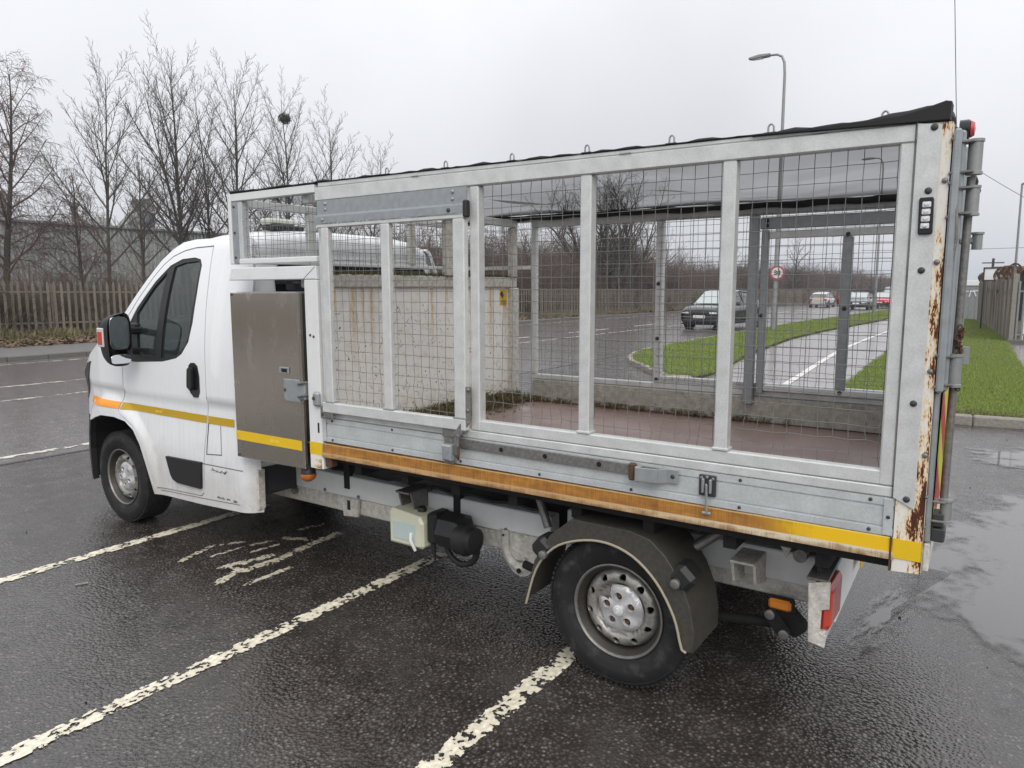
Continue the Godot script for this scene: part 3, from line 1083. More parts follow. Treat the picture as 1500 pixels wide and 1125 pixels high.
func bare_tree(called: String, label: String, at: Vector3, h: float, r: float, lean: Vector3, k: Dictionary, group: String, twig: Material, parts := {}) -> Node3D:
	var o := thing(called, label, "tree", group, at)
	var d := (Vector3.UP + lean).normalized()
	var t := B.new()
	var crown := B.new()
	# the trunk itself
	var kk: Dictionary = k.duplicate()
	var n := 9
	var pts := PackedVector3Array()
	var rad := PackedFloat32Array()
	var q := Vector3(0, -0.3, 0)
	for s in n + 1:
		pts.append(q)
		rad.append(r * lerpf(1.0, 0.10, pow(float(s) / n, 0.9)) * (1.25 if s == 0 else 1.0))
		d = (d + Vector3(rng.randfn(0, 0.025), 0.03, rng.randfn(0, 0.025))).normalized()
		q += d * h * 0.94 / n
	t.tube(pts, rad, 9)
	var m := int(kk.kids[3])
	var az := rng.randf() * TAU
	for c in m:
		var f := lerpf(float(kk.from[3]), 0.99, (c + rng.randf() * 0.9) / m)
		var s := mini(int(f * n), n - 1)
		var p := pts[s].lerp(pts[s + 1], f * n - s)
		az += 2.4 + rng.randf_range(-0.5, 0.5)
		var an: float = float(kk.angle[3]) * rng.randf_range(0.75, 1.2) * lerpf(1.1, 0.75, f)
		var nl: float = h * float(kk.ratio[3]) * lerpf(1.0, float(kk.tip[3]), f) * rng.randf_range(0.75, 1.2)
		shoot(crown, p, Vector3(cos(az) * sin(an), cos(an), sin(az) * sin(an)), nl, minf(lerpf(r, r * 0.1, f) * 0.62, nl * 0.017), 2, kk)
	put("trunk", t, M.bark, o)
	put("crown", crown, twig, o)
	return o


func many_stemmed(called: String, label: String, at: Vector3, h: float, stems: int, k: Dictionary, r: float, spread: float, group: String, twig: Material) -> Node3D:
	var o := thing(called, label, "tree", group, at)
	var crown := B.new()
	for s in stems:
		var t := B.new()
		var az := TAU * s / stems + rng.randf_range(-0.4, 0.4)
		var tilt := rng.randf_range(0.12, spread)
		var d := Vector3(cos(az) * sin(tilt), cos(tilt), sin(az) * sin(tilt))
		var n := 6
		var pts := PackedVector3Array()
		var rad := PackedFloat32Array()
		var q := Vector3(cos(az), -0.5, sin(az)) * 0.3
		var hh := h * rng.randf_range(0.55, 0.8)
		for j in n + 1:
			pts.append(q)
			rad.append(r * lerpf(1.0, 0.22, float(j) / n) * rng.randf_range(0.9, 1.1))
			d = (d + Vector3(rng.randfn(0, 0.08), 0.05, rng.randfn(0, 0.08))).normalized()
			q += d * hh / n
		t.tube(pts, rad, 7)
		put("trunk", t, M.bark, o)
		for c in 13:
			var f := lerpf(0.25, 0.99, (c + rng.randf()) / 13.0)
			var j := mini(int(f * n), n - 1)
			var p := pts[j].lerp(pts[j + 1], f * n - j)
			var a2 := rng.randf() * TAU
			var an := rng.randf_range(0.4, 1.1)
			shoot(crown, p, (Vector3(cos(a2) * sin(an), cos(an), sin(a2) * sin(an)) + d * 0.4).normalized(), h * 0.34 * rng.randf_range(0.6, 1.15), r * lerpf(0.5, 0.2, f), 2, k)
	put("crown", crown, twig, o)
	return o


func bush(h: float, stems: int) -> B:
	var b := B.new()
	for s in stems:
		var az := rng.randf() * TAU
		var t := rng.randf_range(0.05, 0.75)
		shoot(b, Vector3(rng.randf_range(-0.5, 0.5), -0.1, rng.randf_range(-0.5, 0.5)), Vector3(cos(az) * sin(t), cos(t), sin(az) * sin(t)), h * rng.randf_range(0.6, 1.0), 0.022, 2, BUSHY)
	return b


# ---------------------------------------------------------------- beyond the road
const FENCE := [[-24.7, 6.0], [-24.3, -6.5], [-23.4, -15.0], [-20.9, -31.5], [-20.6, -45.0], [-20.4, -70.0], [-20.6, -115.0]]


func fence_x(z: float) -> float:
	for k in FENCE.size() - 1:
		if z <= FENCE[k][1] and z >= FENCE[k + 1][1]:
			return lerpf(FENCE[k][0], FENCE[k + 1][0], (z - FENCE[k][1]) / (FENCE[k + 1][1] - FENCE[k][1]))
	return FENCE[0][0] if z > 0 else FENCE[-1][0]


func bank(z: float) -> float:       # how high the fence stands above the road
	return lerps([-45.0, -31.0, -15.0, -5.0, 10.0], [0.06, 0.08, 0.28, 0.36, 0.36], z) + gy(z)


func build_verges() -> void:
	# pavement and rising verge
	var b := B.new()
	fill(b, poly([-22.75, 30, -19.49, 30, -19.49, -60, -19.6, -60, -20.0, -31, -22.6, -9]), 0.115, 3.0, 0.1)
	structure("pavement", b, M.pavement)
	b = B.new()
	b.grid(8, 90, func(u: float, v: float) -> Vector3:
		var z := lerpf(30.0, -130.0, v)
		var fx := fence_x(z)
		var x0 := lerps([-130.0, -31.0, -9.0, 30.0], [-19.5, -20.0, -22.55, -22.7], z)
		var x := lerpf(x0, -60.0, pow(u, 2.2))
		var t := clampf((x0 - x) / maxf(x0 - fx, 0.3), 0, 3)
		var y := lerpf(0.10 + gy(z), bank(z), clampf(t, 0, 1)) + clampf(t - 1.0, 0, 2) * 0.3 + sin(z * 2.1 + x * 3.0) * 0.02
		return Vector3(x, y, z))
	structure("verge", b, M.earth)
	# palisade fence
	var f := thing("palisade_fence", "long brown steel palisade fence with pointed pales along the far pavement", "fence")
	var prof := poly([-0.042, 0.0, -0.03, 0.014, -0.012, 0.010, 0.0, 0.022, 0.012, 0.010, 0.03, 0.014, 0.042, 0.0, 0.03, -0.004, -0.03, -0.004])
	var vars := []
	for k in 4:
		var q := B.new()
		var hh := 1.66
		var pts := []
		for lv in 3:
			var y: float = [0.0, hh - 0.13, hh][lv]
			for p in prof:
				pts.append(Vector3((p.x if lv < 2 else p.x * 0.12) + rng.randf_range(-0.002, 0.002), y, p.y if lv < 2 else p.y * 0.5))
		for lv in 2:
			for s in 9:
				q.quad(pts[lv * 9 + s], pts[lv * 9 + 9 + s], pts[lv * 9 + 9 + (s + 1) % 9], pts[lv * 9 + (s + 1) % 9])
		vars.append(q.mesh())
	var tones := [M.pale, M.pale.duplicate(), M.pale.duplicate()]
	tones[1].albedo_color = Color(0.24, 0.205, 0.175).linear_to_srgb()
	tones[2].albedo_color = Color(0.32, 0.275, 0.235).linear_to_srgb()
	var far_pales := []
	var z := -0.5
	var made := 0
	while z > -114.0:
		var x := fence_x(z)
		var t := Transform3D(Basis(Vector3.UP, PI / 2 + rng.randf_range(-0.05, 0.05)) * Basis(Vector3.BACK, rng.randf_range(-0.012, 0.012)), Vector3(x, bank(z) - 0.02 + rng.randf_range(-0.015, 0.015), z))
		if made < 295:
			var o := put("pale", vars[made % 4], tones[(made * 7 + made / 3) % 3], f)
			o.transform = t
			made += 1
		else:
			far_pales.append(t)
		z -= 0.19
	var mm := MultiMesh.new()
	mm.transform_format = MultiMesh.TRANSFORM_3D
	mm.mesh = vars[0]
	mm.instance_count = far_pales.size()
	for k in far_pales.size():
		mm.set_instance_transform(k, far_pales[k])
	var fo := MultiMeshInstance3D.new()
	fo.name = "far_pales"
	fo.multimesh = mm
	fo.material_override = M.pale
	fo.set_meta("kind", "stuff")
	f.add_child(fo)
	z = 0.0
	while z > -114.0:
		var z2 := z - 2.75
		var A := Vector3(fence_x(z) - 0.03, bank(z), z)
		var C := Vector3(fence_x(z2) - 0.03, bank(z2), z2)
		for y in [0.35, 1.30]:
			var q := B.new()
			q.span(A + Vector3.UP * y, C + Vector3.UP * y, 0.05, 0.02)
			put("rail", q, M.pale, f)
		var p := B.new()
		p.box(A + Vector3(-0.05, 0.75, 0), Vector3(0.06, 1.6, 0.1))
		put("post", p, M.pale, f)
		z = z2
	# litter and low weeds on the verge
	var leaf := B.new()
	leaf.quad(Vector3(-0.035, 0, -0.05), Vector3(0, 0.018, -0.05), Vector3(0, 0.018, 0.05), Vector3(-0.035, 0.0, 0.05))
	leaf.quad(Vector3(0, 0.018, -0.05), Vector3(0.035, 0, -0.05), Vector3(0.035, 0.0, 0.05), Vector3(0, 0.018, 0.05))
	var xs := []
	for k in 9000:
		var zz := -4.0 - pow(rng.randf(), 1.3) * 46.0
		var x0 := lerps([-130.0, -31.0, -9.0, 30.0], [-19.5, -20.0, -22.55, -22.7], zz)
		var u := rng.randf_range(-0.12, 1.4)
		var x := lerpf(x0, fence_x(zz), u)
		var s := rng.randf_range(0.6, 1.5)
		xs.append(Transform3D(Basis.from_euler(Vector3(rng.randf_range(-0.7, 0.7), rng.randf() * TAU, rng.randf_range(-0.7, 0.7))).scaled(Vector3(s, s, s)), Vector3(x, lerpf(0.12, bank(zz), clampf(u, 0, 1)) + rng.randf_range(0.0, 0.06), zz)))
	stuff("leaf_litter", "brown fallen leaves along the foot of the palisade fence", "leaves", leaf.mesh(), M.litter, xs)
	xs = []
	for k in 1500:
		var zz := -3.0 - pow(rng.randf(), 1.2) * 60.0
		var x0 := lerps([-130.0, -31.0, -9.0, 30.0], [-19.5, -20.0, -22.55, -22.7], zz)
		var u := rng.randf_range(0.15, 1.25)
		var s := rng.randf_range(0.5, 1.3) * (1.0 if u > 0.55 else 0.5)
		xs.append(Transform3D(Basis(Vector3.UP, rng.randf() * TAU).scaled(Vector3(s, s, s)), Vector3(lerpf(x0, fence_x(zz), u), lerpf(0.10, bank(zz), clampf(u, 0, 1)), zz)))
	stuff("verge_weeds", "low straggling weeds and dead grass below the palisade fence", "weeds", tuft(26, 0.26, 0.26, 0.009).mesh(), M.weed, xs)
	# the grass itself
	xs = scatter(poly(GRASS_RIGHT), 15000, 0.08, 0.8, 1.3)
	xs.append_array(scatter(poly([-1.5, -8.15, 2.6, -8.5, 1.2, -11, 0.7, -15.5, -2.0, -15.5, -1.8, -11]), 9000, 0.08, 0.8, 1.3))
	stuff("verge_grass", "short bright green grass of the verge beside the board fence", "grass", tuft(14, 0.05, 0.07, 0.0028).mesh(), M.grass, xs)
	xs = scatter(poly(GRASS_ISLAND), 22000, 0.08, 0.9, 1.5)
	stuff("island_grass", "short bright green grass of the island between road and cycle path", "grass", tuft(14, 0.055, 0.09, 0.0032).mesh(), M.grass, xs)
	xs = scatter(poly(GRASS_RIGHT), 2600, 0.083, 0.5, 1.2)
	xs.append_array(scatter(poly(GRASS_ISLAND), 2600, 0.083, 0.5, 1.2))
	stuff("dead_grass", "dull straw coloured dead tufts among the green grass", "grass", tuft(10, 0.05, 0.10, 0.004).mesh(), M.weed, xs)
	xs = []
	for k in 500:
		var q := Vector2(rng.randf_range(-1.7, 2.6), -8.12 - 0.35 * absf(rng.randfn(0, 0.5)) - 0.02)
		xs.append(Transform3D(Basis(Vector3.UP, rng.randf() * TAU).scaled(Vector3.ONE * rng.randf_range(0.6, 1.3)), Vector3(q.x, 0.085, q.y - maxf(0, q.x + 1.0) * 0.09)))
	stuff("kerb_grass", "ragged dark grass overhanging the grey kerb stones", "grass", tuft(12, 0.07, 0.06, 0.004).mesh(), M.weed, xs)
	# thicket behind the fence: nobody could count these stems
	var low := []
	for k in 420:
		var zz := 4.0 - 118.0 * pow(rng.randf(), 1.15)
		var x := fence_x(zz) - 0.5 - pow(rng.randf(), 1.4) * 7.0
		var s := rng.randf_range(0.7, 1.25)
		low.append(Transform3D(Basis(Vector3.UP, rng.randf() * TAU).scaled(Vector3(s * 1.1, s * 0.95, s * 1.1)), Vector3(x, bank(zz), zz)))
	stuff("bramble_thicket", "dense brown tangle of brambles behind the palisade fence", "brambles", bush(1.75, 26).mesh(), M.bramble, low)
	var tall := []
	for k in 150:
		var zz := -20.0 - 100.0 * rng.randf()
		var x := fence_x(zz) - 1.0 - rng.randf() * 9.0
		var s := rng.randf_range(0.75, 1.25)
		tall.append(Transform3D(Basis(Vector3.UP, rng.randf() * TAU).scaled(Vector3(s, s, s)), Vector3(x, bank(zz), zz)))
	for k in 34:
		var zz := -25.0 - 27.0 * rng.randf()
		var s := rng.randf_range(1.0, 1.4)
		tall.append(Transform3D(Basis(Vector3.UP, rng.randf() * TAU).scaled(Vector3(s, s, s)), Vector3(fence_x(zz) - 2.0 - rng.randf() * 6.0, bank(zz), zz)))
	for k in 46:
		var zz := -2.0 - 24.0 * rng.randf()
		var s := rng.randf_range(0.38, 0.66)
		tall.append(Transform3D(Basis(Vector3.UP, rng.randf() * TAU).scaled(Vector3(s, s, s)), Vector3(fence_x(zz) - 1.5 - rng.randf() * 12.0, bank(zz), zz)))
	stuff("bare_scrub", "reddish brown leafless scrub growing behind the palisade fence", "shrubs", bush(4.6, 17).mesh(), M.scrub, tall)
	build_trees()


func build_trees() -> void:
	var row := "tall bare trees behind the palisade fence"
	bare_tree("birch_tree", "drooping reddish birch at the left edge above the fence", Vector3(-34.5, 0.4, -11.0), 11.0, 0.17, Vector3(0.0, 0, 0.02), WEEPING, row, M.birch_twig)
	bare_tree("birch_tree", "smaller drooping birch in front of the shed wall", Vector3(-33.5, 0.4, -13.6), 7.0, 0.11, Vector3(0.02, 0, -0.05), WEEPING, row, M.birch_twig)
	bare_tree("alder_tree", "tall slim bare tree left of the pointed roof tower", Vector3(-42.3, 0.4, -19.3), 14.4, 0.13, Vector3(0.0, 0, 0.01), ASCENDING, row, M.twig)
	bare_tree("alder_tree", "small leaning bare tree beside the taller slim one", Vector3(-39.5, 0.4, -19.9), 9.0, 0.12, Vector3(0.02, 0, 0.07), ASCENDING, row, M.twig)
	bare_tree("alder_tree", "tallest bare tree rising straight above the cab", Vector3(-42.0, 0.4, -23.7), 15.0, 0.18, Vector3.ZERO, ASCENDING, row, M.twig)
	bare_tree("alder_tree", "bare tree leaning left over the windscreen of the truck", Vector3(-40.6, 0.4, -23.6), 13.6, 0.14, Vector3(-0.07, 0, 0.15), ASCENDING, row, M.twig)
	bare_tree("alder_tree", "bare tree in the gap between the tallest tree and the cage", Vector3(-43.0, 0.4, -26.0), 14.4, 0.13, Vector3(0.03, 0, -0.05), ASCENDING, row, M.twig)
	bare_tree("alder_tree", "dark trunked bare tree above the front corner of the cage", Vector3(-40.2, 0.4, -26.4), 14.9, 0.16, Vector3(-0.02, 0, 0.03), ASCENDING, row, M.twig)
	bare_tree("alder_tree", "bare tree carrying the round bird nest", Vector3(-39.9, 0.4, -30.2), 15.0, 0.14, Vector3.ZERO, ASCENDING, row, M.twig)
	bare_tree("alder_tree", "lower bare tree right of the tree with the nest", Vector3(-38.2, 0.4, -32.2), 13.0, 0.13, Vector3(0.02, 0, -0.06), ASCENDING, row, M.twig)
	bare_tree("alder_tree", "thin bare tree at the right end of the row above the cage roof", Vector3(-37.0, 0.4, -34.6), 11.2, 0.12, Vector3(0.03, 0, -0.08), ASCENDING, row, M.twig)
	# nest
	var b := B.new()
	for k in 260:
		var d := Vector3(rng.randfn(), rng.randfn() * 0.8, rng.randfn()).normalized()
		var p := d * Vector3(0.42, 0.36, 0.42) * pow(rng.randf(), 0.7)
		var t := d.cross(Vector3(rng.randfn(), rng.randfn(), rng.randfn())).normalized() * rng.randf_range(0.12, 0.30)
		b.rod(p - t, p + t, 0.013, 3)
	tag(put("bird_nest", b, M.twig, null, Vector3(-39.9, 12.75, -30.2)), "round bird nest of sticks high in a bare tree", "nest")
	# beyond the cage: a spreading willow, bushes and trees along the road
	var way := "bare trees along the far side of the road"
	many_stemmed("willow_tree", "broad many stemmed bare willow seen through the middle of the cage", Vector3(-22.3, 0.1, -42.0), 10.0, 9, SPREADING, 0.19, 0.75, way, M.twig)
	many_stemmed("thorn_tree", "dense rounded bare thorn tree left of the willow", Vector3(-25.6, 0.1, -35.5), 6.6, 9, SPREADING, 0.09, 0.7, way, M.scrub)
	many_stemmed("thorn_tree", "bare thorn tree behind the dark oncoming car", Vector3(-21.9, 0.1, -47.5), 6.2, 8, SPREADING, 0.09, 0.7, way, M.scrub)
	many_stemmed("thorn_tree", "bare thorn tree seen beside the far cab roof edge", Vector3(-27.5, 0.1, -28.5), 6.4, 8, SPREADING, 0.09, 0.7, way, M.scrub)
	bare_tree("ash_tree", "solitary bare tree beside the round speed sign", Vector3(-21.6, -0.3, -90.0), 8.6, 0.16, Vector3.ZERO, SPREADING_TREE, way, M.twig)
	var far := bare_tree("ash_tree", "bare tree farther down the road behind the red cars", Vector3(-23.0, -0.5, -120.0), 6.8, 0.12, Vector3.ZERO, SPREADING_TREE, way, M.twig)
	copy(far, "small bare tree at the end of the tree line above the white van", Vector3(-20.5, -0.7, -150.0), 2.0, 0.75)
	copy(far, "bare tree in the gap between speed sign and silver car", Vector3(-23.5, -0.4, -104.0), 4.0, 0.95)
	copy(far, "bare tree left of the solitary tree by the speed sign", Vector3(-24.0, -0.2, -76.0), 1.0, 1.0)
	var fw := []
	for k in 240:
		var zz := -105.0 - 150.0 * rng.randf()
		var s := rng.randf_range(0.9, 1.5)
		fw.append(Transform3D(Basis(Vector3.UP, rng.randf() * TAU).scaled(Vector3(s, s * 0.9, s)), Vector3(-22.0 - rng.randf() * 22.0, gy(zz), zz)))
	stuff("far_woodland", "grey brown line of leafless woodland along the distant road", "woodland", bush(4.6, 17).mesh(), M.scrub, fw)


const SPREADING_TREE := {"seg": [2, 4, 5, 9], "bend": [0.12, 0.12, 0.10, 0.03], "up": [0.05, 0.05, 0.05, 0.03], "taper": [0.4, 0.3, 0.22, 0.12], "sides": [3, 3, 4, 8], "kids": [0, 8, 10, 20], "ref": [1.0, 1.0, 3.0, 13.0], "from": [0, 0.1, 0.15, 0.25], "angle": [0.7, 0.75, 0.75, 0.9], "ratio": [0, 0.5, 0.42, 0.42], "tip": [1, 0.7, 0.5, 0.35], "slim": 0.018, "thin": 0.010}


func build_far_side() -> void:
	# corrugated shed
	var o := thing("industrial_shed", "long grey green corrugated metal shed behind the bare trees", "building")
	for s in 22:
		var b := B.new()
		var z0 := 12.0 - s * 4.0
		var prof := []
		for k in 10:
			var zz := z0 - k * 0.4
			prof.append_array([[zz, 0.0], [zz - 0.14, 0.0], [zz - 0.20, 0.12], [zz - 0.34, 0.12]])
		prof.append([z0 - 4.0, 0.0])
		for k in prof.size() - 1:
			var A: Array = prof[k]
			var C: Array = prof[k + 1]
			b.quad(Vector3(-65.4 + A[1], -0.5, A[0]), Vector3(-65.4 + C[1], -0.5, C[0]), Vector3(-65.4 + C[1], 7.2, C[0]), Vector3(-65.4 + A[1], 7.2, A[0]))
		put("wall_panel", b, M.clad, o)
	var b := B.new()
	b.quad(Vector3(-65.1, 7.15, 12.4), Vector3(-65.1, 7.15, -76.4), Vector3(-74.0, 7.9, -76.4), Vector3(-74.0, 7.9, 12.4))
	b.quad(Vector3(-74.0, 7.9, 12.4), Vector3(-74.0, 7.9, -76.4), Vector3(-83.0, 7.15, -76.4), Vector3(-83.0, 7.15, 12.4))
	put("roof", b, M.roofing, o)
	b = B.new()
	b.box(Vector3(-65.15, 7.1, -32), Vector3(0.16, 0.22, 88.8), 0.03)
	put("gutter", b, M.roofing, o)
	b = B.new()
	b.box(Vector3(-74.2, 3.3, -32), Vector3(17.0, 7.4, 87.5))
	put("inner_wall", b, M.clad, o)
	# stacks and the tower above the roof line
	var st := thing("roof_stack", "short grey flue with a cap above the shed roof", "chimney", "", Vector3(-76.3, 0, -33.9))
	b = B.new()
	b.lathe(PackedVector2Array([Vector2(0.30, 7.0), Vector2(0.30, 9.7), Vector2(0.45, 9.75), Vector2(0.45, 10.0), Vector2(0.0, 10.32)]), Vector3.ZERO, Basis(), 14)
	put("flue", b, M.roofing, st)
	st = thing("vent_dome", "pale low vent dome on the shed roof", "vent", "", Vector3(-79.9, 0, -37.7))
	b = B.new()
	b.lathe(PackedVector2Array([Vector2(1.5, 7.0), Vector2(1.5, 8.5), Vector2(1.3, 8.85), Vector2(0.8, 9.15), Vector2(0.0, 9.3)]), Vector3.ZERO, Basis(), 18)
	put("dome", b, M.clad, st)
	st = thing("hopper_tower", "dark industrial tower with sloping conveyor beyond the shed", "tower", "", Vector3(-95.2, 0, -51.6))
	b = B.new()
	b.box(Vector3(0, 5.6, 0), Vector3(1.9, 12.2, 1.9), 0.05)
	put("tower_body", b, M.dark_metal.duplicate(), st).material_override.albedo_color = Color(0.12, 0.125, 0.13).linear_to_srgb()
	for s in [-1, 1]:
		b = B.new()
		b.box(Vector3(s * 0.75, 12.6, 0), Vector3(0.55, 1.6, 1.7), 0.04)
		put("hopper_head", b, M.roofing, st)
	b = B.new()
	b.span(Vector3(0.5, 11.0, 1.2), Vector3(2.0, 5.5, 7.0), 1.5, 1.8)
	put("conveyor", b, M.roofing, st)
	st = thing("cooling_tower", "small round topped stack half hidden by the birch twigs", "chimney", "", Vector3(-84.0, 0, -30.0))
	b = B.new()
	b.lathe(PackedVector2Array([Vector2(1.1, 5.0), Vector2(1.0, 10.5), Vector2(0.8, 11.4), Vector2(0.0, 11.8)]), Vector3.ZERO, Basis(), 16)
	put("stack", b, M.roofing, st)
	# low wooded ridge on the skyline
	b = B.new()
	var q := fn(91, 0.02, FastNoiseLite.TYPE_SIMPLEX_SMOOTH, 4)
	b.grid(60, 6, func(u: float, v: float) -> Vector3:
		var x := lerpf(-330.0, -40.0, u)
		return Vector3(x, -2.0 + smoothstep(1.0, 0.75, u) * sin(v * PI * 0.5) * (13.0 + 7.0 * q.get_noise_2d(x * 0.6, 3.0) + 1.2 * q.get_noise_2d(x * 9.0, v * 60.0)), -300.0 - v * 60.0 + u * 0.0), true)
	structure("hills", b, mat(Color(0.085, 0.08, 0.07), 1.0))


func build_right_side() -> void:
	# leaning boards
	var f := thing("board_fence", "weathered grey fence of leaning vertical boards beside the grass", "fence")
	var ms := [M.board, M.board_b, M.board_c]
	var A := Vector2(0.40, -24.3)
	var C := Vector2(-1.10, -42.6)
	var n := 104
	for k in n:
		var t := (k + 0.5) / n
		var p := A.lerp(C, t)
		var q := B.new()
		var h := 2.02 + rng.randf_range(-0.05, 0.05) + gy(p.y) * 0.0
		q.box(Vector3(0, h * 0.5, 0), Vector3(0.165, h, 0.03), 0.004)
		var o := put("board", q, ms[rng.randi() % 3], f)
		o.transform = Transform3D(Basis(Vector3.UP, PI / 2 + 0.08 + rng.randf_range(-0.12, 0.12)) * Basis(Vector3.BACK, rng.randf_range(-0.09, 0.05)) * Basis(Vector3.RIGHT, rng.randf_range(-0.03, 0.03)), Vector3(p.x, gy(p.y) - 0.02, p.y))
	for k in 7:
		var p := A.lerp(C, k / 6.0)
		var q := B.new()
		q.box(Vector3(p.x + 0.1, 1.05, p.y), Vector3(0.1, 2.1, 0.1), 0.01)
		put("post", q, M.concrete, f)
	for y in [0.4, 1.6]:
		var q := B.new()
		q.span(Vector3(A.x + 0.05, y, A.y), Vector3(C.x + 0.05, y, C.y), 0.09, 0.04)
		put("rail", q, M.board_b, f)
	# coil of wire on top
	var pts := PackedVector3Array()
	for k in 900:
		var t := k / 899.0
		var p := A.lerp(C, t)
		var a := k * 0.47
		pts.append(Vector3(p.x + cos(a) * 0.16 + 0.05, 2.2 + sin(a) * 0.2 + sin(k * 0.05) * 0.05 + rng.randf_range(-0.02, 0.02), p.y + rng.randf_range(-0.05, 0.05)))
	var b := B.new()
	b.tube(pts, PackedFloat32Array([0.014]), 4)
	tag(put("wire_coil", b, M.rust, null), "rusty coil of barbed wire along the top of the board fence", "wire coil")
	# grey cross fence with graffiti
	f = thing("panel_fence", "grey vertical sheet fence with white graffiti at the end of the grass", "fence")
	for k in 12:
		var q := B.new()
		q.box(Vector3(-4.6 + k * 0.31, 0.88 + gy(-45.5), -45.5 + 0.02 * (k % 2)), Vector3(0.30, 1.85, 0.03), 0.01)
		put("panel", q, M.lamp_metal, f)
	var gm := mat(Color(0.75, 0.75, 0.75), 0.6)
	for g in [[-2.55, 1.5, 0.0], [-2.30, 1.5, 0.3], [-2.05, 1.48, -0.3], [-1.85, 1.42, 0.2], [-1.62, 1.42, -0.2], [-1.4, 1.45, 0.4]]:
		var q := B.new()
		q.box(Vector3(g[0], g[1] + gy(-45.5), -45.44), Vector3(0.05, 0.36, 0.006), 0.0, Basis(Vector3.BACK, g[2]))
		q.box(Vector3(g[0] + 0.07, g[1] + 0.13 + gy(-45.5), -45.436), Vector3(0.18, 0.05, 0.006), 0.0, Basis(Vector3.BACK, g[2] * 0.5))
		put("graffiti_stroke", q, gm, f)
	var o := thing("flat_roof_building", "low building with a pale flat roof edge beyond the grey fence", "building")
	b = B.new()
	b.box(Vector3(-2.6, 0.8, -70), Vector3(9.0, 2.5, 5.0), 0.02)
	put("wall", b, M.concrete, o)
	b = B.new()
	b.box(Vector3(-2.6, 2.05, -69.9), Vector3(9.6, 0.42, 5.6), 0.02)
	put("roof", b, M.sign_white, o)
	o = thing("brick_depot", "dark flat roofed depot behind the framed board", "building")
	b = B.new()
	b.box(Vector3(5.0, 1.1, -52), Vector3(11.0, 3.2, 8.0), 0.02)
	put("wall", b, M.under, o)
	b = B.new()
	b.box(Vector3(5.0, 2.78, -52), Vector3(11.4, 0.22, 8.4), 0.02)
	put("roof", b, M.roofing, o)
	# framed board above the fence
	o = thing("framed_board", "blank white board in a dark frame standing above the fence", "sign board", "", Vector3(-0.15, 0, -31.4))
	b = B.new()
	for e in [[0, 2.46, 0.95, 0.05], [0, 1.98, 0.95, 0.05], [-0.45, 2.22, 0.05, 0.48], [0.45, 2.22, 0.05, 0.48]]:
		b.box(Vector3(e[0], e[1], 0), Vector3(e[2], e[3], 0.06), 0.005)
	put("frame", b, M.dark_metal, o)
	b = B.new()
	b.box(Vector3(0, 2.22, -0.01), Vector3(0.86, 0.44, 0.02))
	put("board", b, M.sign_white, o)
	for s in [-0.42, 0.42]:
		b = B.new()
		b.box(Vector3(s, 0.97, -0.05), Vector3(0.06, 1.95, 0.06))
		put("leg", b, M.dark_metal, o)
	o = thing("utility_pole", "distant wooden utility pole with short cross arms", "utility pole", "", Vector3(-1.43, 0, -77.3))
	b = B.new()
	b.rod(Vector3(0, -0.3, 0), Vector3(0, 4.3, 0), 0.11, 8)
	put("pole", b, M.bark, o)
	for y in [3.9, 3.4]:
		b = B.new()
		b.box(Vector3(0, y, 0), Vector3(1.7 if y > 3.5 else 1.2, 0.1, 0.1))
		put("cross_arm", b, M.bark, o)
	# gate posts, the tall lamp and the red container
	o = thing("tall_post", "tall slim grey lamp post by the yard gate", "lamp post", "", Vector3(0.42, 0, -26.0))
	b = B.new()
	b.rod(Vector3(0, 0, 0), Vector3(-0.02, 4.95, 0), 0.045, 8, 0.03)
	put("pole", b, M.lamp_metal, o)
	b = B.new()
	b.box(Vector3(0.3, 4.95, 0), Vector3(0.65, 0.06, 0.12), 0.02)
	put("lamp_head", b, M.lamp_metal, o)
	o = thing("tall_post", "second slim pole right of the gate lamp post", "lamp post", "", Vector3(0.72, 0, -25.4))
	b = B.new()
	b.rod(Vector3(0, 0, 0), Vector3(0.02, 4.4, 0), 0.05, 8, 0.04)
	put("pole", b, M.sign_white, o)
	o = thing("yard_gate", "grey steel bar gate in front of the red container", "gate", "", Vector3(0.45, 0, -24.2))
	for k in 12:
		b = B.new()
		b.box(Vector3(0.12 + k * 0.14, 0.95, 0), Vector3(0.05, 1.9, 0.03), 0.006)
		put("bar", b, M.lamp_metal, o)
	b = B.new()
	b.box(Vector3(0.0, 1.02, 0), Vector3(0.12, 2.2, 0.12), 0.01)
	put("post", b, M.concrete, o)
	b = B.new()
	b.box(Vector3(0.9, 0.07, -0.05), Vector3(2.0, 0.16, 0.3), 0.02)
	put("base", b, M.kerb_dark, o)
	for y in [0.3, 1.6]:
		b = B.new()
		b.box(Vector3(0.9, y, -0.03), Vector3(1.8, 0.05, 0.03))
		put("rail", b, M.lamp_metal, o)
	o = thing("red_container", "red metal container behind the yard gate", "container", "", Vector3(2.2, 0, -31.0))
	b = B.new()
	for k in 12:
		b.box(Vector3(-1.25 + k * 0.2, 0.62, 0.02 * (k % 2)), Vector3(0.2, 1.05, 2.0), 0.01)
	put("body", b, mat(Color(0.55, 0.06, 0.035), 0.5), o)
	b = B.new()
	b.box(Vector3(-0.15, 0.06, 0.1), Vector3(2.5, 0.14, 1.9))
	put("skid", b, M.sign_white, o)
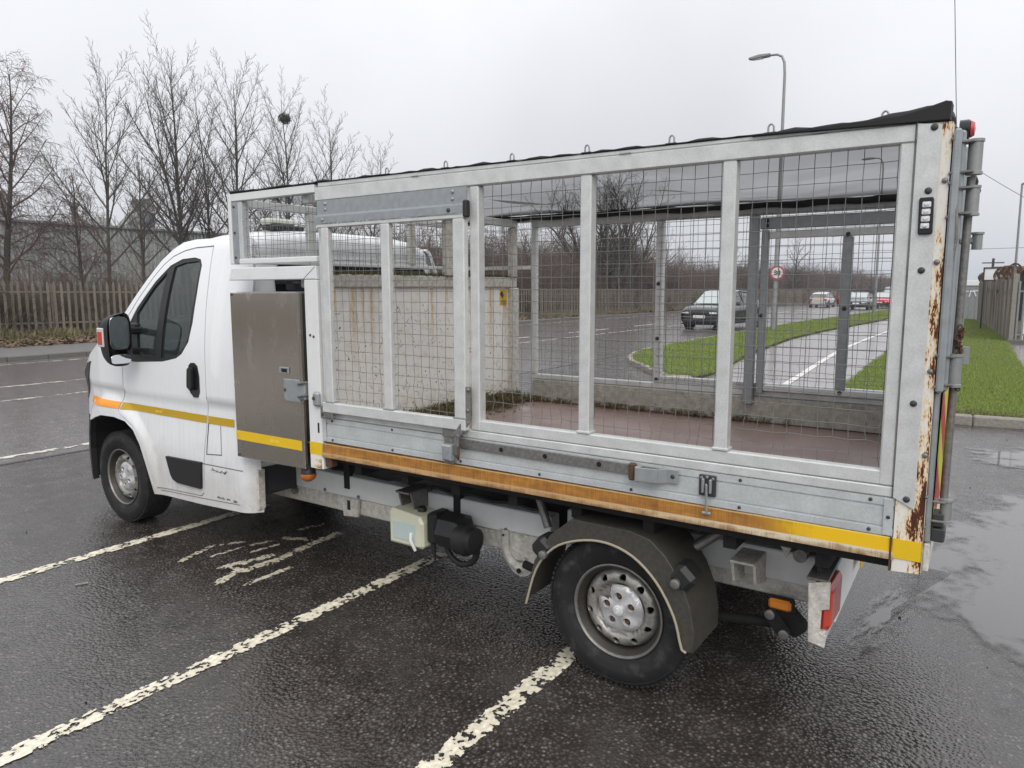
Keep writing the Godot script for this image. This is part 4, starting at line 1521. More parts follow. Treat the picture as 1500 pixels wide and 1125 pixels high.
	# overhead wires, sagging between supports out of the picture
	for e in [["thin overhead wire rising steeply at the top right", Vector3(-2.0, 12.6, -27.0), Vector3(-1.45, 5.2, -27.4), 0.0, 0.012], ["overhead wire sloping down behind the rear of the truck", Vector3(-2.2, 7.6, -37.0), Vector3(3.0, 4.0, -37.6), 0.12, 0.012], ["faint level overhead wire above the board fence", Vector3(-8.0, 4.1, -50.0), Vector3(9.0, 4.3, -50.0), 0.2, 0.012]]:
		var p := PackedVector3Array()
		for k in 13:
			var t := k / 12.0
			p.append((e[1] as Vector3).lerp(e[2], t) - Vector3.UP * float(e[3]) * 4.0 * t * (1.0 - t))
		b = B.new()
		b.tube(p, PackedFloat32Array([e[4]]), 4)
		tag(put("overhead_wire", b, M.dark_metal, null), e[0], "wire", "overhead wires")


func build_street() -> void:
	var o := thing("street_lamp", "tall grey street lamp on the grass island reaching over the road", "street lamp", "street lamps", Vector3(-7.14, 0.05, -26.43))
	var b := B.new()
	b.tube(PackedVector3Array([Vector3(0, 0, 0), Vector3(0, 1.2, 0), Vector3(0, 1.25, 0), Vector3(0, 9.5, 0), Vector3(-0.03, 9.9, 0), Vector3(-0.12, 10.12, 0), Vector3(-0.30, 10.22, 0), Vector3(-0.62, 10.24, 0)]), PackedFloat32Array([0.115, 0.115, 0.085, 0.05, 0.048, 0.045, 0.042, 0.04]), 12)
	put("pole", b, M.lamp_metal, o)
	b = B.new()
	b.prism(poly([-0.35, 0.03, 0.05, 0.05, 0.40, 0.0, 0.44, -0.05, 0.30, -0.085, -0.32, -0.06]), -0.13, 0.13, Transform3D(Basis(Vector3.UP, PI), Vector3(-0.9, 10.26, 0)), 0.02)
	put("lamp_head", b, M.lamp_metal, o)
	b = B.new()
	b.box(Vector3(-1.02, 10.175, 0), Vector3(0.38, 0.02, 0.18), 0.005)
	put("lens", b, M.clear_lens, o)
	b = B.new()
	b.box(Vector3(0.09, 0.65, 0.0), Vector3(0.02, 0.5, 0.09), 0.004)
	put("door", b, M.dark_metal, o)
	copy(o, "slim distant street lamp beside the grey oncoming car", Vector3(-7.3, gy(-52.0), -52.0), 0.0, 1.0)
	copy(o, "faintest street lamp far down the road", Vector3(-7.6, gy(-105.0), -105.0), 0.0, 1.0)
	# speed roundel
	var s := thing("speed_sign", "round white speed limit sign with a red ring on the street lamp", "road sign", "", Vector3(-7.06, 2.28, -26.29))
	b = B.new()
	b.lathe(PackedVector2Array([Vector2(0.0, -0.012), Vector2(0.26, -0.012), Vector2(0.26, 0.0), Vector2(0.0, 0.0)]), Vector3.ZERO, Basis(Vector3.RIGHT, Vector3.BACK, Vector3.DOWN), 32)
	put("plate", b, M.sign_face, s)
	b = B.new()
	b.lathe(PackedVector2Array([Vector2(0.26, 0.0), Vector2(0.26, 0.004), Vector2(0.205, 0.004), Vector2(0.205, 0.0)]), Vector3.ZERO, Basis(Vector3.RIGHT, Vector3.BACK, Vector3.DOWN), 32)
	put("ring", b, M.sign_red, s)
	var tm := TextMesh.new()
	var sf := SystemFont.new()
	sf.font_names = PackedStringArray(["Droid Sans"])
	sf.font_weight = 700
	tm.font = sf
	tm.text = "30"
	tm.font_size = 64
	tm.pixel_size = 0.0036
	tm.depth = 0.004
	put("number", tm, M.gloss_black, s, Vector3(0, 0, 0.004))
	b = B.new()
	b.box(Vector3(0, 0, -0.04), Vector3(0.1, 0.06, 0.06))
	put("clip", b, M.lamp_metal, s)
	s.rotation.y = 0.12
	# small direction board far down the road
	s = thing("road_sign", "small pale road sign on a post above the distant red car", "road sign", "", Vector3(-19.9, gy(-112.0), -112.0))
	b = B.new()
	b.box(Vector3(0, 2.2, 0), Vector3(1.1, 0.5, 0.03), 0.005)
	put("plate", b, M.sign_white, s)
	b = B.new()
	b.rod(Vector3(0, 0, -0.05), Vector3(0, 2.4, -0.05), 0.04, 8)
	put("post", b, M.lamp_metal, s)


# ---------------------------------------------------------------- the truck
func dplan(x: float) -> float:
	return lerps([-5.83, -5.78, -5.65, -5.45, -5.2, -5.0, -4.8], [1.0, 0.54, 0.27, 0.115, 0.035, 0.008, 0.0], x)


func dtum(y: float) -> float:
	if y > 1.15:
		var t := (y - 1.15) / 0.85
		return 0.012 * t + 0.155 * t * t * (1.0 if t < 1 else t)
	return 0.012 * pow(maxf(0.0, 0.75 - y), 1.0) * 2.0


func side_d(p: Vector2) -> float:       # how far the side of the cab lies inside its widest plane
	var d := dplan(p.x) + dtum(p.y)
	var r := p.distance_to(Vector2(AX, 0.36))
	if p.y < 1.02:
		d -= 0.022 * smoothstep(0.62, 0.53, r) * smoothstep(0.1, 0.3, p.y)
	d += 0.016 * smoothstep(1.035, 0.985, p.y) * smoothstep(0.50, 0.62, r) * smoothstep(0.6, 0.95, p.y)
	if p.x > -3.62:
		d += 0.012 * smoothstep(-3.60, -3.57, p.x) * smoothstep(1.17, 1.21, p.y) * smoothstep(1.95, 1.90, p.y)
	d += 0.10 * pow(smoothstep(-3.42, -3.22, p.x), 2.0)
	return d


func cab_side(sg: float, off := 0.0) -> Callable:
	return func(p: Vector2) -> Vector3: return Vector3(p.x, p.y, CX + sg * (1.0 - side_d(p) + off))


const DOOR := [-4.669, 1.163, -4.678, 1.003, -4.715, 0.925, -4.728, 0.86, -4.70, 0.838, -4.637, 0.815, -4.535, 0.765, -4.459, 0.675, -4.405, 0.53, -4.355, 0.395, -4.325, 0.362, -3.816, 0.383, -3.79, 0.405, -3.763, 0.606, -3.712, 0.916, -3.69, 1.016, -3.69, 1.223, -3.705, 1.477, -3.736, 1.776, -3.772, 1.989, -3.957, 1.984, -4.074, 1.968, -4.188, 1.935, -4.279, 1.882, -4.375, 1.795, -4.513, 1.650, -4.642, 1.498, -4.666, 1.40]
const WINDOW := [-3.94, 1.925, -3.872, 1.912, -3.842, 1.872, -3.833, 1.682, -3.84, 1.508, -3.872, 1.385, -3.945, 1.303, -4.009, 1.272, -4.165, 1.243, -4.50, 1.222, -4.628, 1.225, -4.628, 1.44, -4.515, 1.594, -4.337, 1.775, -4.20, 1.878, -4.08, 1.918]
const PANE := [-4.155, 1.868, -4.05, 1.892, -3.90, 1.90, -3.868, 1.878, -3.860, 1.681, -3.880, 1.429, -3.915, 1.358, -4.005, 1.295, -4.19, 1.266]
const QUARTER := [-4.225, 1.835, -4.262, 1.268, -4.40, 1.262, -4.475, 1.306, -4.515, 1.555, -4.35, 1.735]
const ARCH := [-4.33, 0.30, -4.42, 0.50, -4.48, 0.645, -4.55, 0.742, -4.65, 0.795, -4.80, 0.812, -5.0, 0.805, -5.12, 0.775, -5.205, 0.735, -5.29, 0.63, -5.335, 0.50, -5.35, 0.30]


func grow(p: PackedVector2Array, by: float) -> PackedVector2Array:
	var r := Geometry2D.offset_polygon(p, by, Geometry2D.JOIN_MITER)
	return r[0] if r.size() else p


func build_truck() -> void:
	var t := thing("cage_truck", "white pickup truck with an aluminium mesh cage body and open bed", "truck")
	cab(t)
	wheels(t)
	chassis(t)
	cage(t)
	toolbox(t)
	rear_end(t)


func cab(t: Node3D) -> void:
	var door := poly(DOOR)
	var gap := grow(door, 0.008)
	# outer skin: wing, pillars, sill and rear quarter as one pressing per side with the door cut out
	var skin := poly([-3.27, 0.345, -3.27, 1.20, -3.33, 1.80, -3.38, 2.0, -3.40, 2.03, -3.772, 2.045, -4.0, 2.045, -4.125, 2.030, -4.22, 1.985, -4.32, 1.915, -4.46, 1.775, -4.72, 1.50, -4.80, 1.44, -5.05, 1.32, -5.30, 1.18, -5.47, 1.00, -5.54, 0.78, -5.43, 0.755, -5.205, 0.745,
		-5.12, 0.775, -5.0, 0.805, -4.80, 0.812, -4.65, 0.795, -4.55, 0.742, -4.48, 0.645, -4.42, 0.50, -4.345, 0.312, -3.80, 0.322])
	for sg: float in [1.0, -1.0]:
		var b := B.new()
		b.panel(skin, [gap], 0.05, cab_side(sg), sg < 0, 0.03)
		put("side_panel", b, M.cab_white, t)
		b = B.new()
		b.panel(grow(door, 0.012), [poly(WINDOW)], 0.06, cab_side(sg, -0.02), sg < 0)
		put("door_seal", b, M.rubber, t)
		# the door
		var d := B.new()
		d.panel(door, [poly(WINDOW)], 0.045, cab_side(sg, 0.0), sg < 0, 0.016)
		var dn := put("door", d, M.cab_white, t)
		b = B.new()
		b.panel(poly(WINDOW), [poly(PANE), poly(QUARTER)], 0.05, cab_side(sg, -0.004), sg < 0, 0.02)
		put("window_frame", b, M.black, dn)
		for e in [PANE, QUARTER]:
			b = B.new()
			b.panel(poly(e), [], 0.06, cab_side(sg, -0.014), sg < 0)
			put("window_glass", b, M.glass, dn)
		b = B.new()
		b.panel(poly([-3.862, 1.234, -3.88, 1.13, -3.855, 1.06, -3.82, 1.032, -3.77, 1.035, -3.752, 1.07, -3.750, 1.17, -3.768, 1.235, -3.80, 1.255, -3.84, 1.253]), [], 0.03, cab_side(sg, 0.004), sg < 0, 0.01)
		put("handle_recess", b, M.gloss_black, dn)
		b = B.new()
		b.panel(poly([-3.842, 1.215, -3.852, 1.10, -3.815, 1.075, -3.80, 1.10, -3.798, 1.215, -3.82, 1.228]), [], 0.03, cab_side(sg, 0.03), sg < 0, 0.02)
		put("door_handle", b, M.black, dn)
		b = B.new()
		b.panel(poly([-4.175, 0.602, -3.775, 0.611, -3.795, 0.433, -4.06, 0.434, -4.11, 0.45, -4.135, 0.48]), [], 0.05, cab_side(sg, 0.018), sg < 0, 0.025)
		put("rubbing_panel", b, M.black, dn)
		# reflective tapes
		b = B.new()
		b.panel(poly([-5.28, 0.870, -4.735, 0.878, -4.722, 0.925, -5.22, 0.928]), [], 0.04, cab_side(sg, 0.003), sg < 0)
		put("orange_tape", b, M.orange, t)
		b = B.new()
		b.panel(poly([-4.716, 0.876, -3.722, 0.872, -3.714, 0.921, -4.705, 0.924]), [], 0.04, cab_side(sg, 0.003), sg < 0)
		put("yellow_tape", b, M.yellow_dull, dn)
		b = B.new()
		b.panel(poly([-3.702, 0.872, -3.43, 0.874, -3.43, 0.922, -3.698, 0.921]), [], 0.04, cab_side(sg, 0.003), sg < 0)
		put("yellow_tape", b, M.yellow_dull, t)
		# fuel flap: a hair line gap round a flush lid
		b = B.new()
		b.panel(poly([-3.697, 0.905, -3.571, 0.908, -3.560, 0.682, -3.725, 0.668]), [poly([-3.690, 0.900, -3.575, 0.903, -3.564, 0.687, -3.718, 0.673])], 0.05, cab_side(sg, 0.002), sg < 0)
		put("flap_gap", b, M.hole, t)
		# sill seam
		b = B.new()
		b.panel(poly([-3.79, 0.605, -3.36, 0.612, -3.36, 0.606, -3.79, 0.599]), [], 0.08, cab_side(sg, 0.001), sg < 0)
		b.panel(poly([-4.29, 0.348, -3.80, 0.368, -3.33, 0.392, -3.33, 0.387, -3.80, 0.363, -4.29, 0.343]), [], 0.08, cab_side(sg, 0.001), sg < 0)
		put("sill_seam", b, M.steel, t)
		# wheel arch liner
		b = B.new()
		var ar := poly(ARCH)
		for k in ar.size() - 1:
			var A := ar[k]
			var C := ar[k + 1]
			var za: float = CX + sg * (1.0 - side_d(A) - 0.012)
			var zc: float = CX + sg * (1.0 - side_d(C) - 0.012)
			var zi := CX + sg * 0.55
			if sg > 0: b.quad(Vector3(A.x, A.y, zi), Vector3(C.x, C.y, zi), Vector3(C.x, C.y, zc), Vector3(A.x, A.y, za))
			else: b.quad(Vector3(A.x, A.y, za), Vector3(C.x, C.y, zc), Vector3(C.x, C.y, zi), Vector3(A.x, A.y, zi))
		b.box(Vector3(AX + 0.05, 0.5, CX + sg * 0.54), Vector3(1.1, 0.7, 0.04))
		put("arch_liner", b, M.under, t)
		# headlamp
		b = B.new()
		b.panel(poly([-5.48, 0.86, -5.56, 0.88, -5.56, 0.99, -5.47, 1.07, -5.27, 1.17, -5.17, 1.19, -5.27, 1.06, -5.38, 0.94]), [], 0.05, cab_side(sg, 0.006), sg < 0, 0.03)
		put("headlight", b, M.dark_metal, t)
		# front bumper corner
		b = B.new()
		b.panel(poly([-5.60, 0.25, -5.35, 0.25, -5.335, 0.50, -5.29, 0.63, -5.205, 0.742, -5.40, 0.752, -5.52, 0.768, -5.60, 0.775]), [], 0.04, cab_side(sg, 0.004), sg < 0, 0.04)
		put("bumper", b, M.black, t)
	# roof shell, rolling over into the rear wall
	var path := [[-4.16, -0.055], [-4.05, -0.022], [-3.90, -0.004], [-3.70, 0.0], [-3.52, -0.004], [-3.45, -0.014], [-3.405, -0.034], [-3.375, -0.065], [-3.358, -0.105], [-3.350, -0.145], [-3.356, -0.158], [-3.356, -0.180], [-3.346, -0.195], [-3.335, -0.30], [-3.318, -0.50], [-3.30, -0.75], [-3.285, -0.95]]
	var b := B.new()
	b.grid(path.size() - 1, 48, func(u: float, v: float) -> Vector3:
		var q := v * 2.0 - 1.0
		var aq := absf(q)
		var pp: Array = path[int(round(u * (path.size() - 1)))]
		var over := clampf(-pp[1] / 0.15, 0, 1) if pp[0] > -3.6 else 0.0
		var y: float = 2.113 + pp[1] - (0.070 * pow(aq, 4.0) + 0.05 * pow(aq, 20.0)) * (1.0 - 0.75 * over)
		var hw := lerpf(0.815, 1.0 - dtum(y) - 0.012, over)
		var x: float = pp[0] - 0.10 * pow(aq, 16.0) * over - 0.12 * (1.0 - aq * aq) * smoothstep(-4.0, -4.16, pp[0])
		return Vector3(x, y, CX + q * hw), true)
	for k in b.n.size():
		if b.n[k].dot(Vector3(b.v[k].x + 3.9, b.v[k].y - 1.5, 0)) < 0: b.n[k] = -b.n[k]
	put("roof", b, M.white, t)
	b = B.new()
	b.box(Vector3(-3.31, 0.90, CX), Vector3(0.04, 0.56, 1.90), 0.015)
	put("rear_wall", b, M.white, t)
	b = B.new()
	var win := poly([-0.68, 1.40, 0.68, 1.40, 0.72, 1.46, 0.72, 1.80, 0.70, 1.86, 0.64, 1.895, -0.64, 1.895, -0.70, 1.86, -0.72, 1.80, -0.72, 1.46])
	b.panel(win, [], 0.1, func(p: Vector2) -> Vector3: return Vector3(lerps([1.36, 1.61, 1.81, 1.92], [-3.298, -3.314, -3.331, -3.340], p.y), p.y, CX - p.x), false)
	for k in b.n.size():
		if b.n[k].x < 0: b.n[k] = -b.n[k]
	put("rear_window", b, M.gloss_black, t)
	for sg: float in [1.0, -1.0]:
		b = B.new()
		b.prism(poly([-3.285, 0.36, -3.268, 0.37, -3.262, 0.62, -3.282, 0.62]), 0.0, 0.05, Transform3D(Basis(), Vector3(0, 0, CX + sg * 0.93 - 0.025)), 0.003)
		put("rear_flange", b, M.dirty_white, t)
	# bonnet, screen, nose
	b = B.new()
	b.grid(10, 20, func(u: float, v: float) -> Vector3:
		var q := v * 2.0 - 1.0
		var x := lerpf(-4.72 - 0.16 * (1.0 - q * q), -5.60 - 0.18 * (1.0 - q * q), u)
		return Vector3(x, lerpf(1.47, 1.08, pow(u, 1.5)) + 0.05 * (1.0 - q * q), CX + q * lerpf(0.95, 0.80, u)))
	for k in b.n.size():
		if b.n[k].y < 0: b.n[k] = -b.n[k]
	put("bonnet", b, M.white, t)
	b = B.new()
	b.grid(8, 20, func(u: float, v: float) -> Vector3:
		var q := v * 2.0 - 1.0
		var x := lerpf(-4.70 - 0.20 * (1.0 - q * q), -4.14 - 0.13 * (1.0 - q * q), u)
		return Vector3(x, lerpf(1.48, 2.035, u) + 0.03 * (1.0 - q * q), CX + q * lerpf(0.94, 0.82, u)))
	put("windscreen", b, M.glass, t)
	b = B.new()
	b.grid(8, 24, func(u: float, v: float) -> Vector3:
		var q := v * 2.0 - 1.0
		var x := lerps([0.0, 0.46, 0.73, 0.80], [-5.80, -5.75, -5.62, -5.53], absf(q) * 0.80)
		return Vector3(x - 0.03 * sin(u * PI), lerpf(0.26, 1.09, u), CX + q * 0.80))
	for k in b.n.size():
		if b.n[k].x > 0: b.n[k] = -b.n[k]
	put("nose", b, M.white, t)
	b = B.new()
	b.grid(6, 24, func(u: float, v: float) -> Vector3:
		var q := v * 2.0 - 1.0
		return Vector3(lerps([0.0, 0.46, 0.73, 0.80], [-5.81, -5.76, -5.63, -5.54], absf(q) * 0.80) - 0.015, lerpf(0.26, 0.78, u), CX + q * 0.80))
	for k in b.n.size():
		if b.n[k].x > 0: b.n[k] = -b.n[k]
	put("front_bumper", b, M.black, t)
	b = B.new()
	b.grid(4, 16, func(u: float, v: float) -> Vector3:
		var q := v * 2.0 - 1.0
		return Vector3(-5.835 + 0.05 * q * q, lerpf(0.83, 0.99, u), CX + q * 0.5))
	for k in b.n.size():
		if b.n[k].x > 0: b.n[k] = -b.n[k]
	put("grille", b, M.black, t)
	# inside: floor, dash, wheel and seats, seen dimly through the glass
	b = B.new()
	b.box(Vector3(-4.0, 0.55, CX), Vector3(1.35, 0.25, 1.7), 0.02)
	b.box(Vector3(-4.52, 1.15, CX), Vector3(0.36, 0.4, 1.78), 0.08)
	b.box(Vector3(-3.42, 1.2, CX), Vector3(0.05, 1.3, 1.72), 0.02)
	put("cab_interior", b, M.seat, t)
	for z in [CX + 0.5, CX - 0.5]:
		b = B.new()
		b.box(Vector3(-3.86, 0.78, z), Vector3(0.5, 0.16, 0.5), 0.05)
		b.box(Vector3(-3.62, 1.15, z), Vector3(0.15, 0.66, 0.5), 0.06, Basis(Vector3.BACK, 0.14))
		b.box(Vector3(-3.55, 1.6, z), Vector3(0.09, 0.2, 0.28), 0.04)
		put("seat", b, M.seat, t)
	var ring := PackedVector3Array()
	var bs := Basis(Vector3.BACK, -0.6)
	for k in 25:
		ring.append(Vector3(-4.22, 1.25, CX - 0.5) + bs * Vector3(0, cos(TAU * k / 24.0), sin(TAU * k / 24.0)) * 0.19)
	b = B.new()
	b.tube(ring, PackedFloat32Array([0.015]), 8)
	b.rod(Vector3(-4.22, 1.25, CX - 0.5), Vector3(-4.42, 1.13, CX - 0.5), 0.03)
	b.span(ring[6], ring[18], 0.03, 0.02)
	put("steering_wheel", b, M.black, t)
	# door mirrors
	for sg: float in [1.0, -1.0]:
		mirror(t, sg)
	# roof fitting behind the crown
	b = B.new()
	b.box(Vector3(-3.55, 2.155, -0.56), Vector3(0.10, 0.04, 0.22), 0.012)
	put("roof_fitting", b, M.pale_plastic, t)
	b = B.new()
	b.box(Vector3(-3.55, 2.118, -0.60), Vector3(0.12, 0.035, 0.26), 0.01)
	put("fitting_base", b, M.rubber, t)


func mirror(t: Node3D, sg: float) -> void:
	var z0 := CX + sg * 1.06      # inner edge of the housing
	var x := -4.40
	var b := B.new()
	# shell: rounded box, deep at the front, open to the rear
	var f := func(u: float, v: float) -> Vector3:
		var a := TAU * v
		var sx := signf(cos(a)) * pow(absf(cos(a)), 0.55)
		var sy := signf(sin(a)) * pow(absf(sin(a)), 0.55)
		var k := pow(sin(minf(u * 1.1, 1.0) * PI * 0.5), 0.45)
		var dep := lerpf(-0.17, 0.0, u)
		return Vector3(x + dep, 1.395 + sy * (0.183 - 0.02 * (sx + 1.0) * maxf(sy, 0.0)) * k, z0 + sg * (0.085 + sx * 0.080 * k - dep * 0.1))
	b.grid(8, 32, f, sg < 0)
	var c := Vector3(x - 0.05, 1.395, z0 + sg * 0.09)
	for k in b.n.size():
		if b.n[k].dot(b.v[k] - c) < 0: b.n[k] = -b.n[k]
	var o := put("mirror", b, M.black, t)
	b = B.new()
	b.grid(1, 32, func(u: float, v: float) -> Vector3:
		var p: Vector3 = f.call(1.0, v)
		return p.lerp(Vector3(x - 0.004, 1.395, z0 + sg * 0.085), 0.10 * u) + Vector3(0.002 - 0.012 * u, 0, 0))
	put("mirror_rim", b, M.gloss_black, o)
	for e in [[1.432, 0.128, 0.0], [1.258, 0.034, 0.0]]:
		b = B.new()
		var pts := PackedVector2Array()
		for k in 24:
			var a := TAU * k / 24.0
			pts.append(Vector2(signf(cos(a)) * pow(absf(cos(a)), 0.5) * 0.066, e[0] + signf(sin(a)) * pow(absf(sin(a)), 0.5) * e[1] * (0.86 if e[1] > 0.1 else 0.9)))
		var xf := Transform3D(Basis(Vector3.BACK * -sg, Vector3.UP, Vector3.RIGHT * sg), Vector3(x - 0.004, 0, z0 + sg * 0.085)) if sg > 0 else Transform3D(Basis(Vector3(0, 0, -1), Vector3.UP, Vector3.RIGHT), Vector3(x - 0.004, 0, z0 + sg * 0.085))
		b.prism(pts, 0.0, 0.005, xf, 0.001)
		put("mirror_glass", b, M.mirror, o)
	b = B.new()
	b.box(Vector3(x - 0.075, 1.405, z0 + sg * 0.1715), Vector3(0.075, 0.125, 0.012), 0.004)
	put("indicator_frame", b, M.clear_lens, o)
	b = B.new()
	b.box(Vector3(x - 0.075, 1.400, z0 + sg * 0.176), Vector3(0.058, 0.088, 0.008), 0.003)
	put("indicator", b, M.orange_lens, o)
	b = B.new()
	for y in [1.30, 1.44]:
		b.span(Vector3(x - 0.05, y, z0 + sg * 0.03), Vector3(x - 0.12, y, CX + sg * 0.90), 0.045, 0.06, 0.01)
	b.box(Vector3(-4.56, 1.36, CX + sg * 0.955), Vector3(0.13, 0.27, 0.05), 0.015)
	put("mirror_arm", b, M.black, o)


func wheels(t: Node3D) -> void:
	var w := Node3D.new()
	w.name = "wheel"
	t.add_child(w, true)
	w.position = Vector3(RX, 0.341, -0.100)
	# axis +y of the lathe looks outwards (world +z)
	var bs := Basis(Vector3.RIGHT, Vector3.BACK, Vector3.DOWN)
	var b := B.new()
	b.lathe(PackedVector2Array([Vector2(0.205, -0.205), Vector2(0.232, -0.214), Vector2(0.275, -0.219), Vector2(0.312, -0.214), Vector2(0.330, -0.198), Vector2(0.3395, -0.175), Vector2(0.341, -0.155), Vector2(0.334, -0.153), Vector2(0.334, -0.145), Vector2(0.341, -0.143), Vector2(0.341, -0.125), Vector2(0.334, -0.123), Vector2(0.334, -0.114), Vector2(0.341, -0.112), Vector2(0.341, -0.088), Vector2(0.334, -0.086),
		Vector2(0.334, -0.077), Vector2(0.341, -0.075), Vector2(0.341, -0.056), Vector2(0.334, -0.054), Vector2(0.334, -0.046), Vector2(0.341, -0.044), Vector2(0.3395, -0.026), Vector2(0.331, -0.006), Vector2(0.318, 0.007), Vector2(0.313, 0.006), Vector2(0.306, 0.011), Vector2(0.280, 0.015), Vector2(0.262, 0.0145), Vector2(0.259, 0.0125), Vector2(0.240, 0.012), Vector2(0.236, 0.009), Vector2(0.222, 0.004), Vector2(0.207, -0.006)]), Vector3.ZERO, bs, 72)
	put("tyre", b, M.tyre, w)
	# tread blocks along the shoulders
	b = B.new()
	for k in 84:
		var a := TAU * k / 84.0
		var e := Vector3(cos(a), sin(a), 0)
		var f := Vector3(-sin(a), cos(a), 0)
		for z in [-0.018, -0.182]:
			b.box(e * 0.3345 + Vector3(0, 0, z), Vector3(0.013, 0.017, 0.036), 0.003, Basis(e, f, Vector3.BACK))
	put("tread_blocks", b, M.tyre, w)
	b = B.new()
	b.lathe(PackedVector2Array([Vector2(0.195, -0.20), Vector2(0.204, -0.19), Vector2(0.19, -0.15), Vector2(0.178, -0.10), Vector2(0.180, -0.03), Vector2(0.188, -0.018), Vector2(0.199, -0.012), Vector2(0.2075, -0.002), Vector2(0.2075, 0.003), Vector2(0.203, 0.004), Vector2(0.196, -0.006), Vector2(0.187, -0.016), Vector2(0.183, -0.030), Vector2(0.180, -0.055), Vector2(0.178, -0.080)]), Vector3.ZERO, bs, 64)
	put("rim", b, M.rim, w)
	b = B.new()
	b.lathe(PackedVector2Array([Vector2(0.197, -0.010), Vector2(0.203, -0.004), Vector2(0.2090, -0.001), Vector2(0.2090, 0.0045), Vector2(0.2045, 0.0055), Vector2(0.198, -0.001), Vector2(0.197, -0.010)]), Vector3.ZERO, bs, 64)
	put("rim_flange", b, M.steel, w)
	# disc with ten ventilation holes
	b = B.new()
	var holes := []
	for k in 10:
		holes.append(circle(Vector2.from_angle(TAU * (k + 0.35) / 10.0) * 0.146, 0.0165, 14))
	var dish := func(p: Vector2) -> Vector3:
		return Vector3(p.x, p.y, lerps([0.0, 0.108, 0.113, 0.122, 0.132, 0.150, 0.167, 0.1775], [-0.045, -0.045, -0.040, -0.020, -0.016, -0.020, -0.034, -0.066], p.length()))
	b.panel(circle(Vector2.ZERO, 0.1775, 48), holes, 0.016, dish, false, 0.012)
	put("disc", b, M.wheel, w)
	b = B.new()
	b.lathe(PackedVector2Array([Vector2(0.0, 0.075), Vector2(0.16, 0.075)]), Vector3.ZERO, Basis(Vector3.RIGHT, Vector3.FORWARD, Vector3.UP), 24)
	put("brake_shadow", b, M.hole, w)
	# plastic centre cap with five bolt wells, one corner broken away
	b = B.new()
	var cap := PackedVector2Array()
	for k in 60:
		var a := TAU * k / 60.0
		var r := 0.107
		if a > 2.0 and a < 2.75: r = 0.107 - 0.060 * sin((a - 2.0) / 0.75 * PI) * (0.8 + 0.2 * sin(a * 31.0))
		cap.append(Vector2.from_angle(a) * r)
	var wells := []
	for k in 5:
		wells.append(circle(Vector2.from_angle(TAU * (k + 0.30) / 5.0) * 0.060, 0.0185, 14))
	b.panel(cap, wells, 0.014, func(p: Vector2) -> Vector3:
		var r := p.length()
		var star := cos(5.0 * (p.angle() - TAU * 0.06))
		return Vector3(p.x, p.y, lerps([0.0, 0.026, 0.03, 0.065, 0.095, 0.107], [-0.008, -0.008, -0.013, -0.016, -0.022, -0.040], r) + 0.006 * star * smoothstep(0.03, 0.06, r)), false, 0.014)
	put("hub_cap", b, M.hub, w)
	for k in 5:
		b = B.new()
		var c := Vector2.from_angle(TAU * (k + 0.30) / 5.0) * 0.060
		b.lathe(PackedVector2Array([Vector2(0.0115, -0.05), Vector2(0.0115, -0.024), Vector2(0.009, -0.021), Vector2(0.0, -0.021)]), Vector3(c.x, c.y, 0), bs, 6)
		put("wheel_bolt", b, M.rust, w)
	b = B.new()
	b.lathe(PackedVector2Array([Vector2(0.024, -0.012), Vector2(0.024, -0.006), Vector2(0.021, -0.004), Vector2(0.0, -0.004)]), Vector3.ZERO, bs, 20)
	b.prism(poly([-0.004, -0.012, 0.004, -0.013, 0.009, -0.004, 0.006, 0.006, 0.010, 0.012, 0.001, 0.010, -0.008, 0.013, -0.005, 0.004, -0.010, -0.002]), -0.0045, -0.001, Transform3D(), 0.001)
	put("hub_emblem", b, M.clear_lens, w)
	for e in [[Vector3(AX, 0.341, -0.118), 0.0, 0.4], [Vector3(RX, 0.341, 2 * CX + 0.100), PI, 0.9], [Vector3(AX, 0.341, 2 * CX + 0.118), PI, 0.2]]:
		var q: Node3D = w.duplicate()
		t.add_child(q, true)
		q.position = e[0]
		q.rotation = Vector3(0, e[1], 0)
		q.rotate_object_local(Vector3.BACK, e[2])
	b = B.new()
	b.rod(Vector3(RX, 0.34, -0.25), Vector3(RX, 0.34, 2 * CX + 0.25), 0.055, 12)
	put("rear_axle", b, M.under, t)
	b = B.new()
	b.rod(Vector3(AX, 0.33, -0.3), Vector3(AX, 0.33, 2 * CX + 0.3), 0.05, 12)
	put("front_axle", b, M.under, t)


